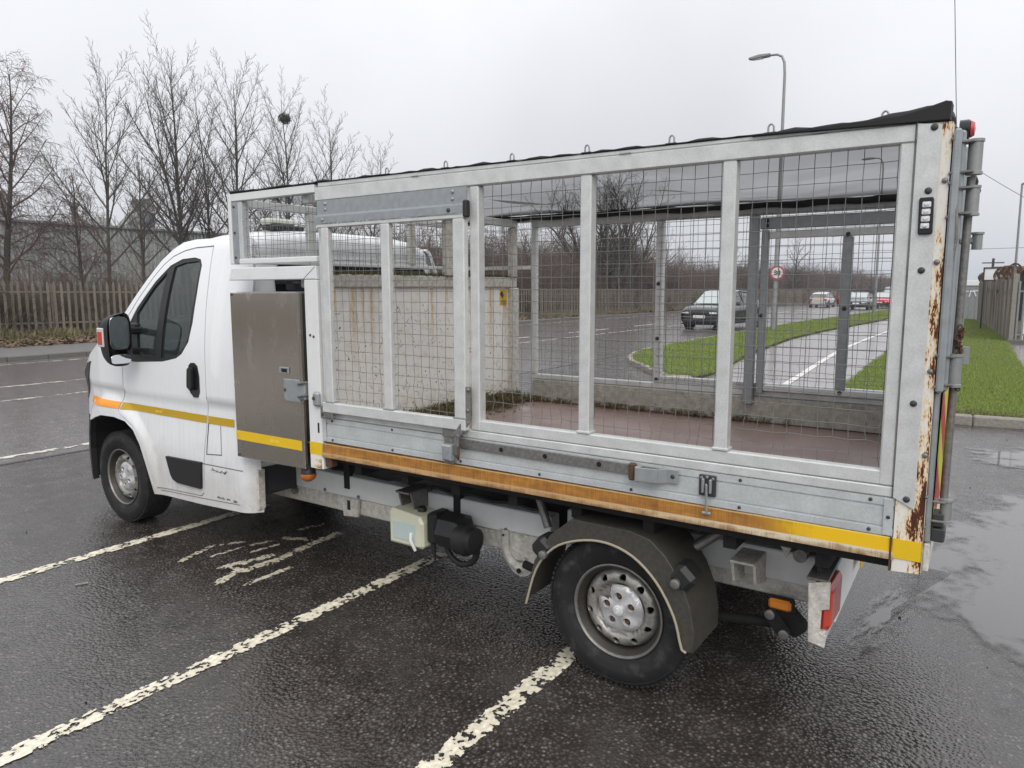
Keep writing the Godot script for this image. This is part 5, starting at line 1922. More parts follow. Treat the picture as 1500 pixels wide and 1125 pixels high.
func chassis(t: Node3D) -> void:
	var b: B
	# twin frame rails, with the outer white channel bolted over the near one
	for sg: float in [1.0, -1.0]:
		var z := CX + sg * 0.56
		b = B.new()
		b.box(Vector3(-2.30, 0.385, z), Vector3(2.75, 0.11, 0.07), 0.008)
		b.span(Vector3(-0.93, 0.385, z), Vector3(-0.55, 0.475, z), 0.11, 0.07, 0.008)
		b.box(Vector3(-0.31, 0.475, z), Vector3(0.50, 0.115, 0.07), 0.008)
		put("frame_rail", b, M.dirty_white, t)
		b = B.new()
		b.box(Vector3(-2.50, 0.505, z + sg * 0.012), Vector3(2.25, 0.135, 0.09), 0.006)
		put("frame_channel", b, M.frame_white, t)
		b = B.new()
		b.box(Vector3(-0.68, 0.555, z + sg * 0.005), Vector3(1.22, 0.135, 0.07), 0.006)
		put("rear_channel", b, M.frame_white, t)
		# outrigger brackets
		for x in [-2.24, -0.36]:
			b = B.new()
			b.box(Vector3(x, 0.60, z + sg * 0.12), Vector3(0.10, 0.012, 0.20), 0.002)
			b.prism(poly([0.02, 0.0, 0.20, 0.0, 0.17, -0.10, 0.02, -0.13]), -0.006, 0.006, Transform3D(Basis(Vector3(0, 0, sg), Vector3.UP, Vector3(-sg, 0, 0)), Vector3(x - 0.045, 0.60, z)))
			b.prism(poly([0.02, 0.0, 0.20, 0.0, 0.17, -0.10, 0.02, -0.13]), -0.006, 0.006, Transform3D(Basis(Vector3(0, 0, sg), Vector3.UP, Vector3(-sg, 0, 0)), Vector3(x + 0.045, 0.60, z)))
			put("outrigger", b, M.dirty_white if x > -1 else M.steel, t)
	# dark sub-frame and cross members below the bed
	b = B.new()
	b.box(Vector3(-1.3, 0.74, CX), Vector3(2.45, 0.07, 1.50), 0.01)
	for k in 8:
		b.box(Vector3(-2.4 + k * 0.34, 0.745, CX), Vector3(0.05, 0.06, 1.9))
	for z in [-0.56, -1.56]:
		b.box(Vector3(-1.3, 0.66, z), Vector3(2.5, 0.09, 0.07))
	b.box(Vector3(-2.3, 0.42, CX), Vector3(2.6, 0.05, 0.9))
	b.box(Vector3(-3.5, 0.5, CX), Vector3(0.4, 0.3, 1.0))
	put("sub_frame", b, M.under, t)
	for x in [-1.98, -2.85]:
		b = B.new()
		b.box(Vector3(x, 0.60, -0.455), Vector3(0.05, 0.22, 0.035), 0.004)
		put("sub_frame_hanger", b, M.under, t)
	b = B.new()
	b.rod(Vector3(-0.62, 0.58, -0.30), Vector3(-0.46, 0.70, -0.42), 0.024, 12)
	put("guard_stay", b, M.steel, t)
	b = B.new()
	b.rod(Vector3(-1.32, 0.56, -0.33), Vector3(-1.40, 0.72, -0.36), 0.022, 12)
	put("guard_stay", b, M.steel, t)
	# cables clipped along the frame and a brake pipe
	for e in [[0.60, -0.47, 0.008, 2.1]]:
		var cp := PackedVector3Array()
		for k in 40:
			var x := lerpf(-3.45, -1.45, k / 39.0)
			cp.append(Vector3(x, e[0] - 0.012 * absf(sin(k * 0.55 + e[3])) + 0.004 * sin(k * 1.3), e[1] + 0.002 * sin(k * 0.8 + e[3])))
		b = B.new()
		b.tube(cp, PackedFloat32Array([e[2]]), 6)
		put("cable", b, M.rubber, t)
	for x in [-3.05, -2.75, -2.05, -1.65]:
		b = B.new()
		b.lathe(PackedVector2Array([Vector2(0.011, 0), Vector2(0.011, 0.008), Vector2(0.0, 0.008)]), Vector3(x, 0.455, -0.443), Basis(Vector3.RIGHT, Vector3.BACK, Vector3.DOWN), 6)
		put("frame_bolt", b, M.steel, t)
	# small lifting bracket on the rail
	b = B.new()
	b.prism(poly([-0.075, 0.04, 0.075, 0.04, 0.06, -0.075, -0.055, -0.085]), 0.0, 0.035, Transform3D(Basis(), Vector3(-2.82, 0.40, -0.46)), 0.008)
	put("jack_bracket", b, M.dirty_white, t)
	b = B.new()
	b.box(Vector3(-2.82, 0.395, -0.424), Vector3(0.025, 0.06, 0.004), 0.001)
	put("bracket_slot", b, M.under, t)
	b = B.new()
	b.lathe(PackedVector2Array([Vector2(0.022, 0), Vector2(0.022, 0.03), Vector2(0.015, 0.035), Vector2(0.0, 0.035)]), Vector3(-3.35, 0.40, -0.46), Basis(Vector3.RIGHT, Vector3.BACK, Vector3.DOWN), 8)
	put("frame_bolt", b, M.steel, t)
	# translucent reservoir
	var o: MeshInstance3D
	b = B.new()
	b.prism(poly([-0.15, -0.105, 0.085, -0.105, 0.10, -0.09, 0.10, 0.04, 0.075, 0.075, -0.13, 0.095, -0.15, 0.085]), -0.09, 0.09, Transform3D(Basis(), Vector3(-2.17, 0.415, -0.345)), 0.014)
	o = put("reservoir", b, M.tank, t)
	b = B.new()
	b.box(Vector3(-2.205, 0.395, -0.253), Vector3(0.16, 0.10, 0.006), 0.002)
	put("fluid_level", b, M.fluid, o)
	b = B.new()
	b.lathe(PackedVector2Array([Vector2(0.026, 0.0), Vector2(0.026, 0.02), Vector2(0.02, 0.026), Vector2(0.0, 0.026)]), Vector3(-2.15, 0.495, -0.345), Basis(), 14)
	put("filler_cap", b, M.rubber, o)
	b = B.new()
	b.tube(PackedVector3Array([Vector3(-2.15, 0.395, -0.25), Vector3(-2.14, 0.36, -0.235), Vector3(-2.13, 0.325, -0.245), Vector3(-2.12, 0.30, -0.25)]), PackedFloat32Array([0.010, 0.010, 0.009, 0.008]), 8)
	put("drain_hose", b, M.sign_white, o)
	# hydraulic pump pack: ribbed drum, cap and hose loop
	b = B.new()
	b.box(Vector3(-2.035, 0.43, -0.35), Vector3(0.07, 0.17, 0.14), 0.015)
	b.prism(circle(Vector2.ZERO, 0.105, 8), -1.995, -1.845, Transform3D(Basis(Vector3.FORWARD, Vector3.UP, Vector3.RIGHT), Vector3(0, 0.425, -0.345)), 0.02)
	put("pump_body", b, M.black, t)
	b = B.new()
	b.lathe(PackedVector2Array([Vector2(0.085, -1.86), Vector2(0.088, -1.80), Vector2(0.07, -1.785), Vector2(0.07, -1.755), Vector2(0.05, -1.745), Vector2(0.0, -1.745)]), Vector3(0, 0.405, -0.315), Basis(Vector3.FORWARD, Vector3.RIGHT, Vector3.DOWN), 16)
	put("pump_cap", b, M.rubber, t)
	var hp := PackedVector3Array()
	for k in 13:
		var a := lerpf(PI * 0.98, PI * 2.05, k / 12.0)
		hp.append(Vector3(-1.885 + cos(a) * 0.105, 0.34 + sin(a) * 0.10, -0.36))
	b = B.new()
	b.tube(hp, PackedFloat32Array([0.017]), 10)
	put("hose_loop", b, M.rubber, t)
	b = B.new()
	b.tube(PackedVector3Array([Vector3(-2.045, 0.40, -0.32), Vector3(-2.05, 0.30, -0.32), Vector3(-2.04, 0.22, -0.325)]), PackedFloat32Array([0.016, 0.014, 0.004]), 8)
	put("drip_tube", b, M.rubber, t)
	# pressed spring hanger plate
	b = B.new()
	var hang := poly([-0.135, 0.10, 0.135, 0.10, 0.137, 0.04, 0.128, -0.005, 0.108, -0.05, 0.080, -0.09, 0.050, -0.118, 0.025, -0.132, 0.0, -0.137, -0.025, -0.132, -0.050, -0.118, -0.080, -0.09, -0.108, -0.05, -0.128, -0.005, -0.137, 0.04])
	b.panel(hang, [], 0.018, func(p: Vector2) -> Vector3:
		var e := sqrt(p.x * p.x + pow(maxf(0.0, 0.03 - p.y) * 0.82, 2.0))
		var z := 0.018 * smoothstep(0.13, 0.10, e) - 0.012 * smoothstep(0.095, 0.085, e) * smoothstep(0.06, 0.07, e) + 0.014 * smoothstep(0.022, 0.014, absf(p.x)) * smoothstep(-0.055, -0.04, p.y) * smoothstep(0.06, 0.05, p.y)
		return Vector3(-1.555 + p.x, 0.355 + p.y, -0.44 + z), false, 0.02)
	var hg := put("hanger_plate", b, M.dirty_white, t)
	b = B.new()
	for e in [[-0.10, 0.075, 0.006], [0.09, 0.055, 0.006], [0.0, -0.10, 0.014]]:
		b.lathe(PackedVector2Array([Vector2(e[2], 0), Vector2(e[2], 0.006), Vector2(0, 0.006)]), Vector3(-1.555 + e[0], 0.355 + e[1], -0.436 + (0.012 if e[2] > 0.01 else 0.01)), Basis(Vector3.RIGHT, Vector3.BACK, Vector3.DOWN), 10)
	put("plate_bolts", b, M.under, hg)
	# leaf spring and its shackle
	b = B.new()
	b.tube(PackedVector3Array([Vector3(-1.52, 0.30, -0.42), Vector3(-1.2, 0.245, -0.42), Vector3(RX, 0.235, -0.42), Vector3(-0.45, 0.29, -0.42), Vector3(-0.20, 0.325, -0.42)]), PackedFloat32Array([0.022]), 6)
	put("leaf_spring", b, M.under, t)
	b = B.new()
	b.span(Vector3(-0.262, 0.39, -0.355), Vector3(-0.19, 0.302, -0.355), 0.058, 0.012, 0.004)
	b.span(Vector3(-0.232, 0.40, -0.42), Vector3(-0.14, 0.305, -0.42), 0.075, 0.07, 0.01)
	var sh := put("spring_shackle", b, M.under, t)
	for p in [Vector3(-0.255, 0.382, -0.352), Vector3(-0.197, 0.31, -0.352)]:
		b = B.new()
		b.lathe(PackedVector2Array([Vector2(0.021, 0), Vector2(0.021, 0.014), Vector2(0.014, 0.018), Vector2(0, 0.018)]), p, Basis(Vector3.RIGHT, Vector3.BACK, Vector3.DOWN), 10)
		put("shackle_bolt", b, M.steel, sh)
	# rear mudguards
	for sg: float in [1.0, -1.0]:
		guard(t, sg)
	# amber lamps
	b = B.new()
	b.box(Vector3(-0.225, 0.418, -0.395), Vector3(0.115, 0.066, 0.02), 0.012)
	o = put("side_marker", b, M.black, t)
	b = B.new()
	b.box(Vector3(-0.225, 0.418, -0.381), Vector3(0.092, 0.046, 0.022), 0.012)
	put("lens", b, M.amber, o)
	b = B.new()
	b.lathe(PackedVector2Array([Vector2(0.0, -0.046), Vector2(0.02, -0.044), Vector2(0.040, -0.030), Vector2(0.046, -0.008), Vector2(0.043, 0.0), Vector2(0.040, 0.012)]), Vector3(-2.735, 0.690, -0.05), Basis(), 18)
	o = put("hanging_marker", b, M.amber_old, t)
	b = B.new()
	b.lathe(PackedVector2Array([Vector2(0.043, 0.0), Vector2(0.040, 0.022), Vector2(0.026, 0.036), Vector2(0.018, 0.06), Vector2(0.0, 0.06)]), Vector3(-2.735, 0.690, -0.05), Basis(), 18)
	put("rubber_base", b, M.rubber, o)


func guard(t: Node3D, sg: float) -> void:
	var zo := CX + sg * 1.012
	var lp := poly([-1.275, 0.24, -1.262, 0.291, -1.207, 0.468, -1.118, 0.582, -0.997, 0.640, -0.865, 0.658, -0.738, 0.624, -0.630, 0.536, -0.553, 0.410, -0.521, 0.295, -0.508, 0.25])
	var inner := PackedVector2Array()
	for k in range(1, lp.size() - 2):
		for j in 4:
			inner.append(lp[k].cubic_interpolate(lp[k + 1], lp[k - 1], lp[k + 2], j / 4.0))
	inner.append_array(poly([-0.515, 0.280, -0.497, 0.272]))
	var outer := poly([-0.472, 0.275, -0.470, 0.36, -0.488, 0.46, -0.53, 0.56, -0.595, 0.65, -0.665, 0.708, -0.757, 0.728, -1.03, 0.730, -1.14, 0.635, -1.222, 0.50, -1.275, 0.30])
	var b := B.new()
	var side := inner.duplicate()
	side.append_array(outer)
	var xf := Transform3D(Basis(), Vector3(0, 0, zo - 0.012)) if sg > 0 else Transform3D(Basis(), Vector3(0, 0, zo))
	b.prism(side, 0.0, 0.012, xf, 0.003)
	for k in outer.size() - 1:
		var A := outer[k]
		var C := outer[k + 1]
		var ia := A.lerp(Vector2(RX, 0.4), 0.02)
		b.quad(Vector3(A.x, A.y, zo - sg * 0.008), Vector3(A.x, A.y, zo - sg * 0.30), Vector3(C.x, C.y, zo - sg * 0.30), Vector3(C.x, C.y, zo - sg * 0.008))
	var o := put("mudguard", b, M.guard, t)
	b = B.new()
	var lip := PackedVector3Array()
	for p in inner:
		lip.append(Vector3(p.x, p.y, zo + sg * 0.004))
	b.tube(lip, PackedFloat32Array([0.0055]), 8)
	put("guard_lip", b, mat(Color(0.36, 0.31, 0.24), 0.6), o)
	for p in [Vector2(-0.545, 0.555), Vector2(-1.165, 0.545)]:
		b = B.new()
		b.box(Vector3(p.x + 0.02 * signf(p.x + 0.8), p.y + 0.02, zo - sg * 0.05), Vector3(0.10, 0.09, 0.12), 0.02, Basis(Vector3.BACK, -0.75 if p.x > -0.8 else 0.9))
		put("guard_clamp", b, M.rubber, o)
		b = B.new()
		b.lathe(PackedVector2Array([Vector2(0.02, 0), Vector2(0.02, 0.015), Vector2(0.012, 0.02), Vector2(0, 0.02)]), Vector3(p.x, p.y, zo + (0.01 if sg > 0 else -0.03)), Basis(Vector3.RIGHT, Vector3.BACK, Vector3.DOWN), 10)
		put("clamp_bolt", b, M.steel, o)


func tube_box(t: Node3D, called: String, m: Material, x0: float, x1: float, y0: float, y1: float, z0: float, z1: float, bev := 0.004) -> MeshInstance3D:
	var b := B.new()
	b.box(Vector3((x0 + x1) * 0.5, (y0 + y1) * 0.5, (z0 + z1) * 0.5), Vector3(absf(x1 - x0), absf(y1 - y0), absf(z1 - z0)), bev)
	return put(called, b, m, t)


# welded mesh in a plane; origin o, directions e and f, size w by h
func wires(t: Node3D, o: Vector3, e: Vector3, f: Vector3, w: float, h: float, sd: int, wob := 1.0) -> void:
	var q := RandomNumberGenerator.new()
	q.seed = sd
	var b := B.new()
	var nn := e.cross(f).normalized()
	var st := 0.051
	var na := int(w / st)
	var nb := int(h / st)
	var off := PackedVector3Array()
	for a in na + 1:
		for c in nb + 1:
			var low := clampf(1.0 - c / 4.0, 0.0, 1.0) * wob
			off.append(nn * (q.randfn(0, 0.0012) + 0.004 * sin(a * 0.5 + c * 0.33 + sd)) + e * q.randfn(0, 0.0008 + 0.006 * low) + f * q.randfn(0, 0.0008 + 0.002 * low))
	for a in na + 1:
		var p := PackedVector3Array([o + e * minf(a * st + 0.02, w)])
		for c in nb + 1:
			p.append(o + e * minf(a * st + 0.02, w) + f * minf(c * st + 0.02, h) + off[a * (nb + 1) + c])
		p.append(o + e * minf(a * st + 0.02, w) + f * h)
		b.tube(p, PackedFloat32Array([0.0013]), 4, false)
	for c in nb + 1:
		var p := PackedVector3Array([o + f * minf(c * st + 0.02, h)])
		for a in na + 1:
			p.append(o + e * minf(a * st + 0.02, w) + f * minf(c * st + 0.02, h) + off[a * (nb + 1) + c] + nn * 0.0025)
		p.append(o + e * w + f * minf(c * st + 0.02, h))
		b.tube(p, PackedFloat32Array([0.0013]), 4, false)
	put("mesh_panel", b, M.wire, t)


func studs(t: Node3D, called: String, m: Material, pts: Array, r: float, h: float, face := Vector3.BACK) -> void:
	var y := face
	var x := Vector3.UP.cross(y).normalized() if absf(y.y) < 0.9 else Vector3.RIGHT
	for p in pts:
		var b := B.new()
		b.lathe(PackedVector2Array([Vector2(r, 0), Vector2(r * 0.9, h * 0.6), Vector2(r * 0.5, h), Vector2(0, h)]), Vector3.ZERO, Basis(x, y, x.cross(y)), 10)
		put(called, b, m, t, p)


func cage(t: Node3D) -> void:
	var al: Material = M.aluminium
	var b: B
	# bed floor
	b = B.new()
	b.quad(Vector3(-2.74, 0.868, -0.04), Vector3(0.24, 0.868, -0.04), Vector3(0.24, 0.868, -2.08), Vector3(-2.74, 0.868, -2.08))
	put("bed_floor", b, M.floor, t)
	tube_box(t, "bed_frame", M.under, -2.74, 0.24, 0.78, 0.862, -2.06, -0.06)
	for sg: float in [1.0, -1.0]:
		var z := CX + sg * 1.06                  # outer face of the body
		var i := -sg                              # towards the inside
		# taped steel rail
		b = B.new()
		b.quad(Vector3(-2.55, 0.818, z + sg * 0.004), Vector3(0.22, 0.829, z + sg * 0.004), Vector3(0.22, 0.904, z), Vector3(-2.55, 0.894, z))
		b.quad(Vector3(-2.55, 0.894, z), Vector3(0.22, 0.904, z), Vector3(0.22, 0.904, z + i * 0.05), Vector3(-2.55, 0.894, z + i * 0.05))
		b.quad(Vector3(-2.55, 0.818, z + i * 0.05), Vector3(0.22, 0.829, z + i * 0.05), Vector3(0.22, 0.829, z + sg * 0.004), Vector3(-2.55, 0.818, z + sg * 0.004))
		if sg < 0:
			for k in range(0, b.n.size()): b.n[k].z = -b.n[k].z
		for k in range(4, 12): b.u[k] = Vector2(b.u[k].x, 0.9)
		put("side_rail", b, M.rail, t)
		tube_box(t, "rail_end", M.rust, -2.55, -2.50, 0.762, 0.816, z + i * 0.012, z + i * 0.06)
		# ribbed aluminium dropside plank
		b = B.new()
		var prof := [[0.906, 0.0], [0.906, 0.022], [0.930, 0.022], [0.932, 0.0165], [0.9365, 0.0165], [0.9385, 0.020], [1.000, 0.020], [1.002, 0.0165], [1.0065, 0.0165], [1.0085, 0.022], [1.034, 0.022], [1.034, 0.0]]
		for k in prof.size() - 1:
			var A: Array = prof[k]
			var C: Array = prof[k + 1]
			var za: float = z - sg * 0.024 + sg * A[1]
			var zc: float = z - sg * 0.024 + sg * C[1]
			if sg > 0: b.quad(Vector3(-2.545, A[0], za), Vector3(0.212, A[0], za), Vector3(0.212, C[0], zc), Vector3(-2.545, C[0], zc))
			else: b.quad(Vector3(0.212, A[0], za), Vector3(-2.545, A[0], za), Vector3(-2.545, C[0], zc), Vector3(0.212, C[0], zc))
		b.box(Vector3(-1.166, 0.97, z + i * 0.038), Vector3(2.757, 0.126, 0.026), 0.003)
		b.box(Vector3(0.195, 0.97, z + sg * 0.0005), Vector3(0.028, 0.124, 0.003), 0.001)
		b.box(Vector3(-2.53, 0.97, z + sg * 0.0005), Vector3(0.028, 0.124, 0.003), 0.001)
		put("dropside", b, M.plank, t)
		var pts := []
		for k in 7:
			pts.append(Vector3(-2.47 + k * 0.435, 0.919, z - sg * 0.001))
			pts.append(Vector3(-2.47 + k * 0.435, 1.022, z - sg * 0.001))
		pts.append(Vector3(0.196, 0.97, z + sg * 0.002))
		if sg > 0:
			studs(t, "rivet", M.dark_metal, pts, 0.0065, 0.004, Vector3.BACK)
		# bottom rails
		tube_box(t, "bottom_rail", al, -2.545, 0.204, 1.036, 1.072, z - sg * 0.004, z + i * 0.05)
		tube_box(t, "lower_rail", al, -1.54, 0.167, 1.074, 1.122, z + i * 0.006, z + i * 0.05)
		# top rail
		b = B.new()
		b.prism(poly([-2.545, 2.172, 0.204, 2.168, 0.204, 2.224, -2.545, 2.240]), -0.025, 0.025, Transform3D(Basis(), Vector3(0, 0, z + i * 0.025)), 0.004)
		put("top_rail", b, al, t)
		b = B.new()
		b.prism(poly([-2.52, 2.2412, 0.200, 2.2252, 0.200, 2.237, -2.52, 2.262]), -0.026, 0.026, Transform3D(Basis(), Vector3(0, 0, z + i * 0.029)), 0.003)
		put("top_capping", b, al, t)
		tube_box(t, "front_top_rail", M.frame_white, -3.26, -2.55, 2.215, 2.258, z - sg * 0.002, z + i * 0.045)
		# posts
		for x in ([-1.539, -0.979, -0.402] if sg > 0 else [-1.539]):
			tube_box(t, "post", al, x, x + 0.05, 1.123 if x > -1.5 else 1.074, 2.170, z + i * 0.004, z + i * 0.054, 0.005)
		for x in ([-0.979, -0.402] if sg > 0 else []):
			tube_box(t, "post_foot", al, x - 0.006, x + 0.056, 1.123, 1.133, z - sg * 0.0005, z + i * 0.056, 0.002)
		tube_box(t, "end_post", al, 0.160, 0.204, 1.074, 2.170, z + i * 0.003, z + i * 0.056, 0.005)
		tube_box(t, "front_post", al, -2.540, -2.500, 1.074, 2.170, z + i * 0.012, z + i * 0.056, 0.004)
		# mesh
		for e in [[-1.52, -0.952], [-0.952, -0.378], [-0.378, 0.19]]:
			wires(t, Vector3(e[0], 1.124 - 0.04, z + i * 0.0585), Vector3.RIGHT, Vector3.UP, e[1] - e[0], 1.10, int(e[0] * 100) + int(sg) * 7)
		if sg > 0: sliding_gate(t, z, i, -2.50, -1.54)
		else: far_gate(t, z, i)
	# frame over the cab
	tube_box(t, "front_corner_post", M.frame_white, -3.282, -3.255, 1.862, 2.256, -0.055, 0.002)
	tube_box(t, "corner_post_plate", M.galv, -3.252, -3.205, 1.872, 2.212, -0.010, -0.004, 0.002)
	tube_box(t, "corner_post_flange", M.plank, -3.203, -3.165, 1.885, 2.212, -0.055, -0.006, 0.003)
	studs(t, "bolt", M.dark_metal, [Vector3(-3.232, 1.90, -0.004), Vector3(-3.232, 2.04, -0.004), Vector3(-3.232, 2.185, -0.004)], 0.008, 0.006)
	tube_box(t, "front_lower_rail", M.frame_white, -3.204, -2.552, 1.862, 1.892, -0.045, -0.003)
	for z in [-2.075]:
		tube_box(t, "front_corner_post", M.frame_white, -3.282, -3.22, 1.862, 2.256, z - 0.045, z + 0.04)
		tube_box(t, "front_lower_rail", M.frame_white, -3.215, -2.552, 1.862, 1.892, z - 0.04, z + 0.005)
	tube_box(t, "front_cross_rail", M.frame_white, -3.275, -3.235, 2.190, 2.235, -2.06, -0.06)
	tube_box(t, "front_cross_rail", M.frame_white, -3.275, -3.235, 1.868, 1.892, -2.06, -0.06)
	tube_box(t, "front_stay", M.frame_white, -3.276, -3.232, 1.894, 2.188, -0.605, -0.545)
	tube_box(t, "front_stay", M.dirty_white, -3.274, -3.23, 1.894, 2.188, -1.55, -1.49)
	wires(t, Vector3(-3.16, 1.892, -0.02), Vector3.RIGHT, Vector3.UP, 0.61, 0.32, 77, 0.3)
	wires(t, Vector3(-3.16, 1.892, -2.09), Vector3.RIGHT, Vector3.UP, 0.61, 0.32, 78, 0.3)
	wires(t, Vector3(-3.255, 1.892, -0.06), Vector3.FORWARD, Vector3.UP, 2.0, 0.30, 79, 0.3)
	# headboard
	b = B.new()
	b.quad(Vector3(-2.716, 0.868, -0.10), Vector3(-2.716, 0.868, -2.06), Vector3(-2.716, 1.725, -2.06), Vector3(-2.716, 1.725, -0.10))
	b.quad(Vector3(-2.745, 0.868, -2.06), Vector3(-2.745, 0.868, -0.10), Vector3(-2.745, 1.725, -0.10), Vector3(-2.745, 1.725, -2.06))
	var hb := put("headboard", b, M.headboard, t)
	tube_box(t, "headboard_rail", M.dirty_white, -2.765, -2.690, 1.727, 1.805, -2.10, -0.07, 0.008)
	tube_box(t, "headboard_post", M.dirty_white, -2.76, -2.672, 0.870, 1.725, -2.098, -2.005, 0.008)
	tube_box(t, "upper_cross_rail", al, -2.70, -2.65, 2.175, 2.225, -2.05, -0.05)
	tube_box(t, "upper_post", M.dirty_white, -2.71, -2.66, 1.807, 2.173, -1.28, -1.22)
	tube_box(t, "upper_post", M.dirty_white, -2.71, -2.66, 1.807, 2.173, -2.06, -2.0)
	wires(t, Vector3(-2.685, 1.807, -0.06), Vector3.FORWARD, Vector3.UP, 1.94, 0.36, 80, 0.2)
	for z in [-0.225, -1.945]:
		b = B.new()
		b.box(Vector3(-2.714, 1.655, z), Vector3(0.003, 0.12, 0.09))
		var lab := put("warning_label", b, M.yellow, hb)
		b = B.new()
		b.box(Vector3(-2.7115, 1.675, z + 0.018), Vector3(0.002, 0.045, 0.034), 0.0, Basis(Vector3.RIGHT, 0.78))
		for k in 4:
			b.box(Vector3(-2.7115, 1.63 - k * 0.009, z), Vector3(0.002, 0.003, 0.06 - 0.008 * (k % 2)))
		put("label_print", b, M.gloss_black, lab)
	# moss along the headboard rail
	var xs := []
	for k in 420:
		var z := -0.1 - 1.98 * rng.randf()
		xs.append(Transform3D(Basis(Vector3.UP, rng.randf() * TAU).scaled(Vector3.ONE * rng.randf_range(0.4, 1.2)), Vector3(rng.randf_range(-2.765, -2.692), 1.802, z)))
	stuff("moss", "dark green moss along the top of the white headboard", "moss", tuft(14, 0.022, 0.022, 0.0022).mesh(), M.moss, xs)
	# white steel post and mitred header round the locker
	tube_box(t, "locker_post", M.frame_white, -2.652, -2.550, 0.745, 1.770, -0.075, 0.001, 0.005)
	b = B.new()
	b.prism(poly([-3.300, 1.770, -2.652, 1.7715, -2.550, 1.7715, -2.552, 1.842, -3.274, 1.842]), -0.10, 0.003, Transform3D(), 0.004)
	put("locker_header", b, M.white, t)
	b = B.new()
	b.span(Vector3(-2.650, 1.7735, 0.0036), Vector3(-2.556, 1.838, 0.0036), 0.003, 0.001)
	put("mitre_seam", b, M.steel, t)
	tube_box(t, "yellow_tape", M.yellow, -2.648, -2.553, 0.826, 0.894, 0.0015, 0.0035, 0.0)
	b = B.new()
	b.box(Vector3(-2.602, 0.785, 0.0022), Vector3(0.088, 0.075, 0.002))
	put("rust_patch", b, M.post_rust, t)
	b = B.new()
	b.box(Vector3(-2.565, 1.135, 0.016), Vector3(0.05, 0.08, 0.03), 0.012)
	var lug := put("latch_keeper", b, M.galv, t)
	studs(lug, "bolt", M.rust, [Vector3(-2.572, 1.14, 0.030)], 0.012, 0.006)
	studs(t, "bolt", M.rust, [Vector3(-2.615, 1.475, 0.001), Vector3(-2.588, 1.468, 0.001)], 0.008, 0.004)
	b = B.new()
	b.box(Vector3(-2.575, 0.975, 0.0015), Vector3(0.012, 0.055, 0.002))
	put("slot", b, M.hole, t)
	# long flat bar, its clip and the toggle latch
	b = B.new()
	b.span(Vector3(-1.60, 1.008, 0.006), Vector3(-0.60, 1.003, 0.006), 0.044, 0.010, 0.002)
	var bar := put("slide_bar", b, M.steel, t)
	for x in [-1.36, -1.13, -0.87]:
		b = B.new()
		b.lathe(PackedVector2Array([Vector2(0.011, 0), Vector2(0.011, 0.0012), Vector2(0, 0.0012)]), Vector3(x, 1.006, 0.011), Basis(Vector3.RIGHT, Vector3.BACK, Vector3.DOWN), 14)
		put("bar_hole", b, M.hole, bar)
	b = B.new()
	b.box(Vector3(-0.685, 1.0, 0.03), Vector3(0.018, 0.06, 0.045), 0.004)
	b.span(Vector3(-0.69, 1.0, 0.052), Vector3(-0.60, 1.0, 0.040), 0.056, 0.006, 0.002)
	b.span(Vector3(-0.60, 1.0, 0.040), Vector3(-0.575, 1.0, 0.008), 0.056, 0.006, 0.002)
	b.box(Vector3(-0.555, 1.0, 0.006), Vector3(0.05, 0.056, 0.008), 0.002)
	var clip := put("bar_clip", b, M.galv, t)
	studs(clip, "bolt", M.dark_metal, [Vector3(-0.552, 1.0, 0.010)], 0.009, 0.004)
	b = B.new()
	b.box(Vector3(-0.715, 1.0, 0.02), Vector3(0.03, 0.07, 0.025), 0.006)
	put("bar_stop", b, M.rust, bar)
	b = B.new()
	b.box(Vector3(-0.415, 0.985, 0.004), Vector3(0.066, 0.082, 0.008), 0.003)
	var tog := put("toggle_latch", b, M.dark_metal, t)
	b = B.new()
	b.box(Vector3(-0.429, 0.985, 0.014), Vector3(0.010, 0.055, 0.014), 0.003)
	b.box(Vector3(-0.401, 0.985, 0.014), Vector3(0.010, 0.055, 0.014), 0.003)
	b.span(Vector3(-0.415, 0.995, 0.020), Vector3(-0.412, 0.885, 0.018), 0.008, 0.016, 0.003)
	b.box(Vector3(-0.412, 0.882, 0.017), Vector3(0.034, 0.010, 0.012), 0.003)
	studs(tog, "bolt", M.steel, [Vector3(-0.437, 1.013, 0.008), Vector3(-0.394, 1.013, 0.008), Vector3(-0.415, 1.018, 0.012)], 0.007, 0.005)
	put("toggle_lever", b, M.galv, tog)
	# gate latch: a cranked arm with a cup below it
	b = B.new()
	b.span(Vector3(-1.535, 1.28, 0.022), Vector3(-1.540, 1.115, 0.024), 0.034, 0.010, 0.003)
	b.span(Vector3(-1.540, 1.125, 0.024), Vector3(-1.592, 1.045, 0.040), 0.036, 0.012, 0.003)
	b.span(Vector3(-1.592, 1.055, 0.040), Vector3(-1.592, 0.955, 0.040), 0.03, 0.012, 0.003)
	b.box(Vector3(-1.645, 1.075, 0.022), Vector3(0.085, 0.085, 0.012), 0.004)
	b.box(Vector3(-1.652, 0.985, 0.018), Vector3(0.055, 0.16, 0.014), 0.004)
	var gl := put("gate_latch", b, M.steel, t)
	b = B.new()
	b.prism(poly([-0.032, 0.038, 0.032, 0.038, 0.026, -0.038, -0.026, -0.038]), -0.02, 0.022, Transform3D(Basis(), Vector3(-1.635, 0.968, 0.045)), 0.008)
	put("latch_cup", b, M.galv, gl)
	studs(gl, "bolt", M.steel, [Vector3(-1.530, 1.265, 0.027), Vector3(-1.532, 1.17, 0.028)], 0.010, 0.007)
	b = B.new()
	b.tube(PackedVector3Array([Vector3(-1.575, 1.0, 0.05), Vector3(-1.567, 0.97, 0.055), Vector3(-1.572, 0.94, 0.052), Vector3(-1.58, 0.955, 0.05)]), PackedFloat32Array([0.005]), 6)
	put("latch_pin", b, M.rust, gl)
	# roof net
	net(t)
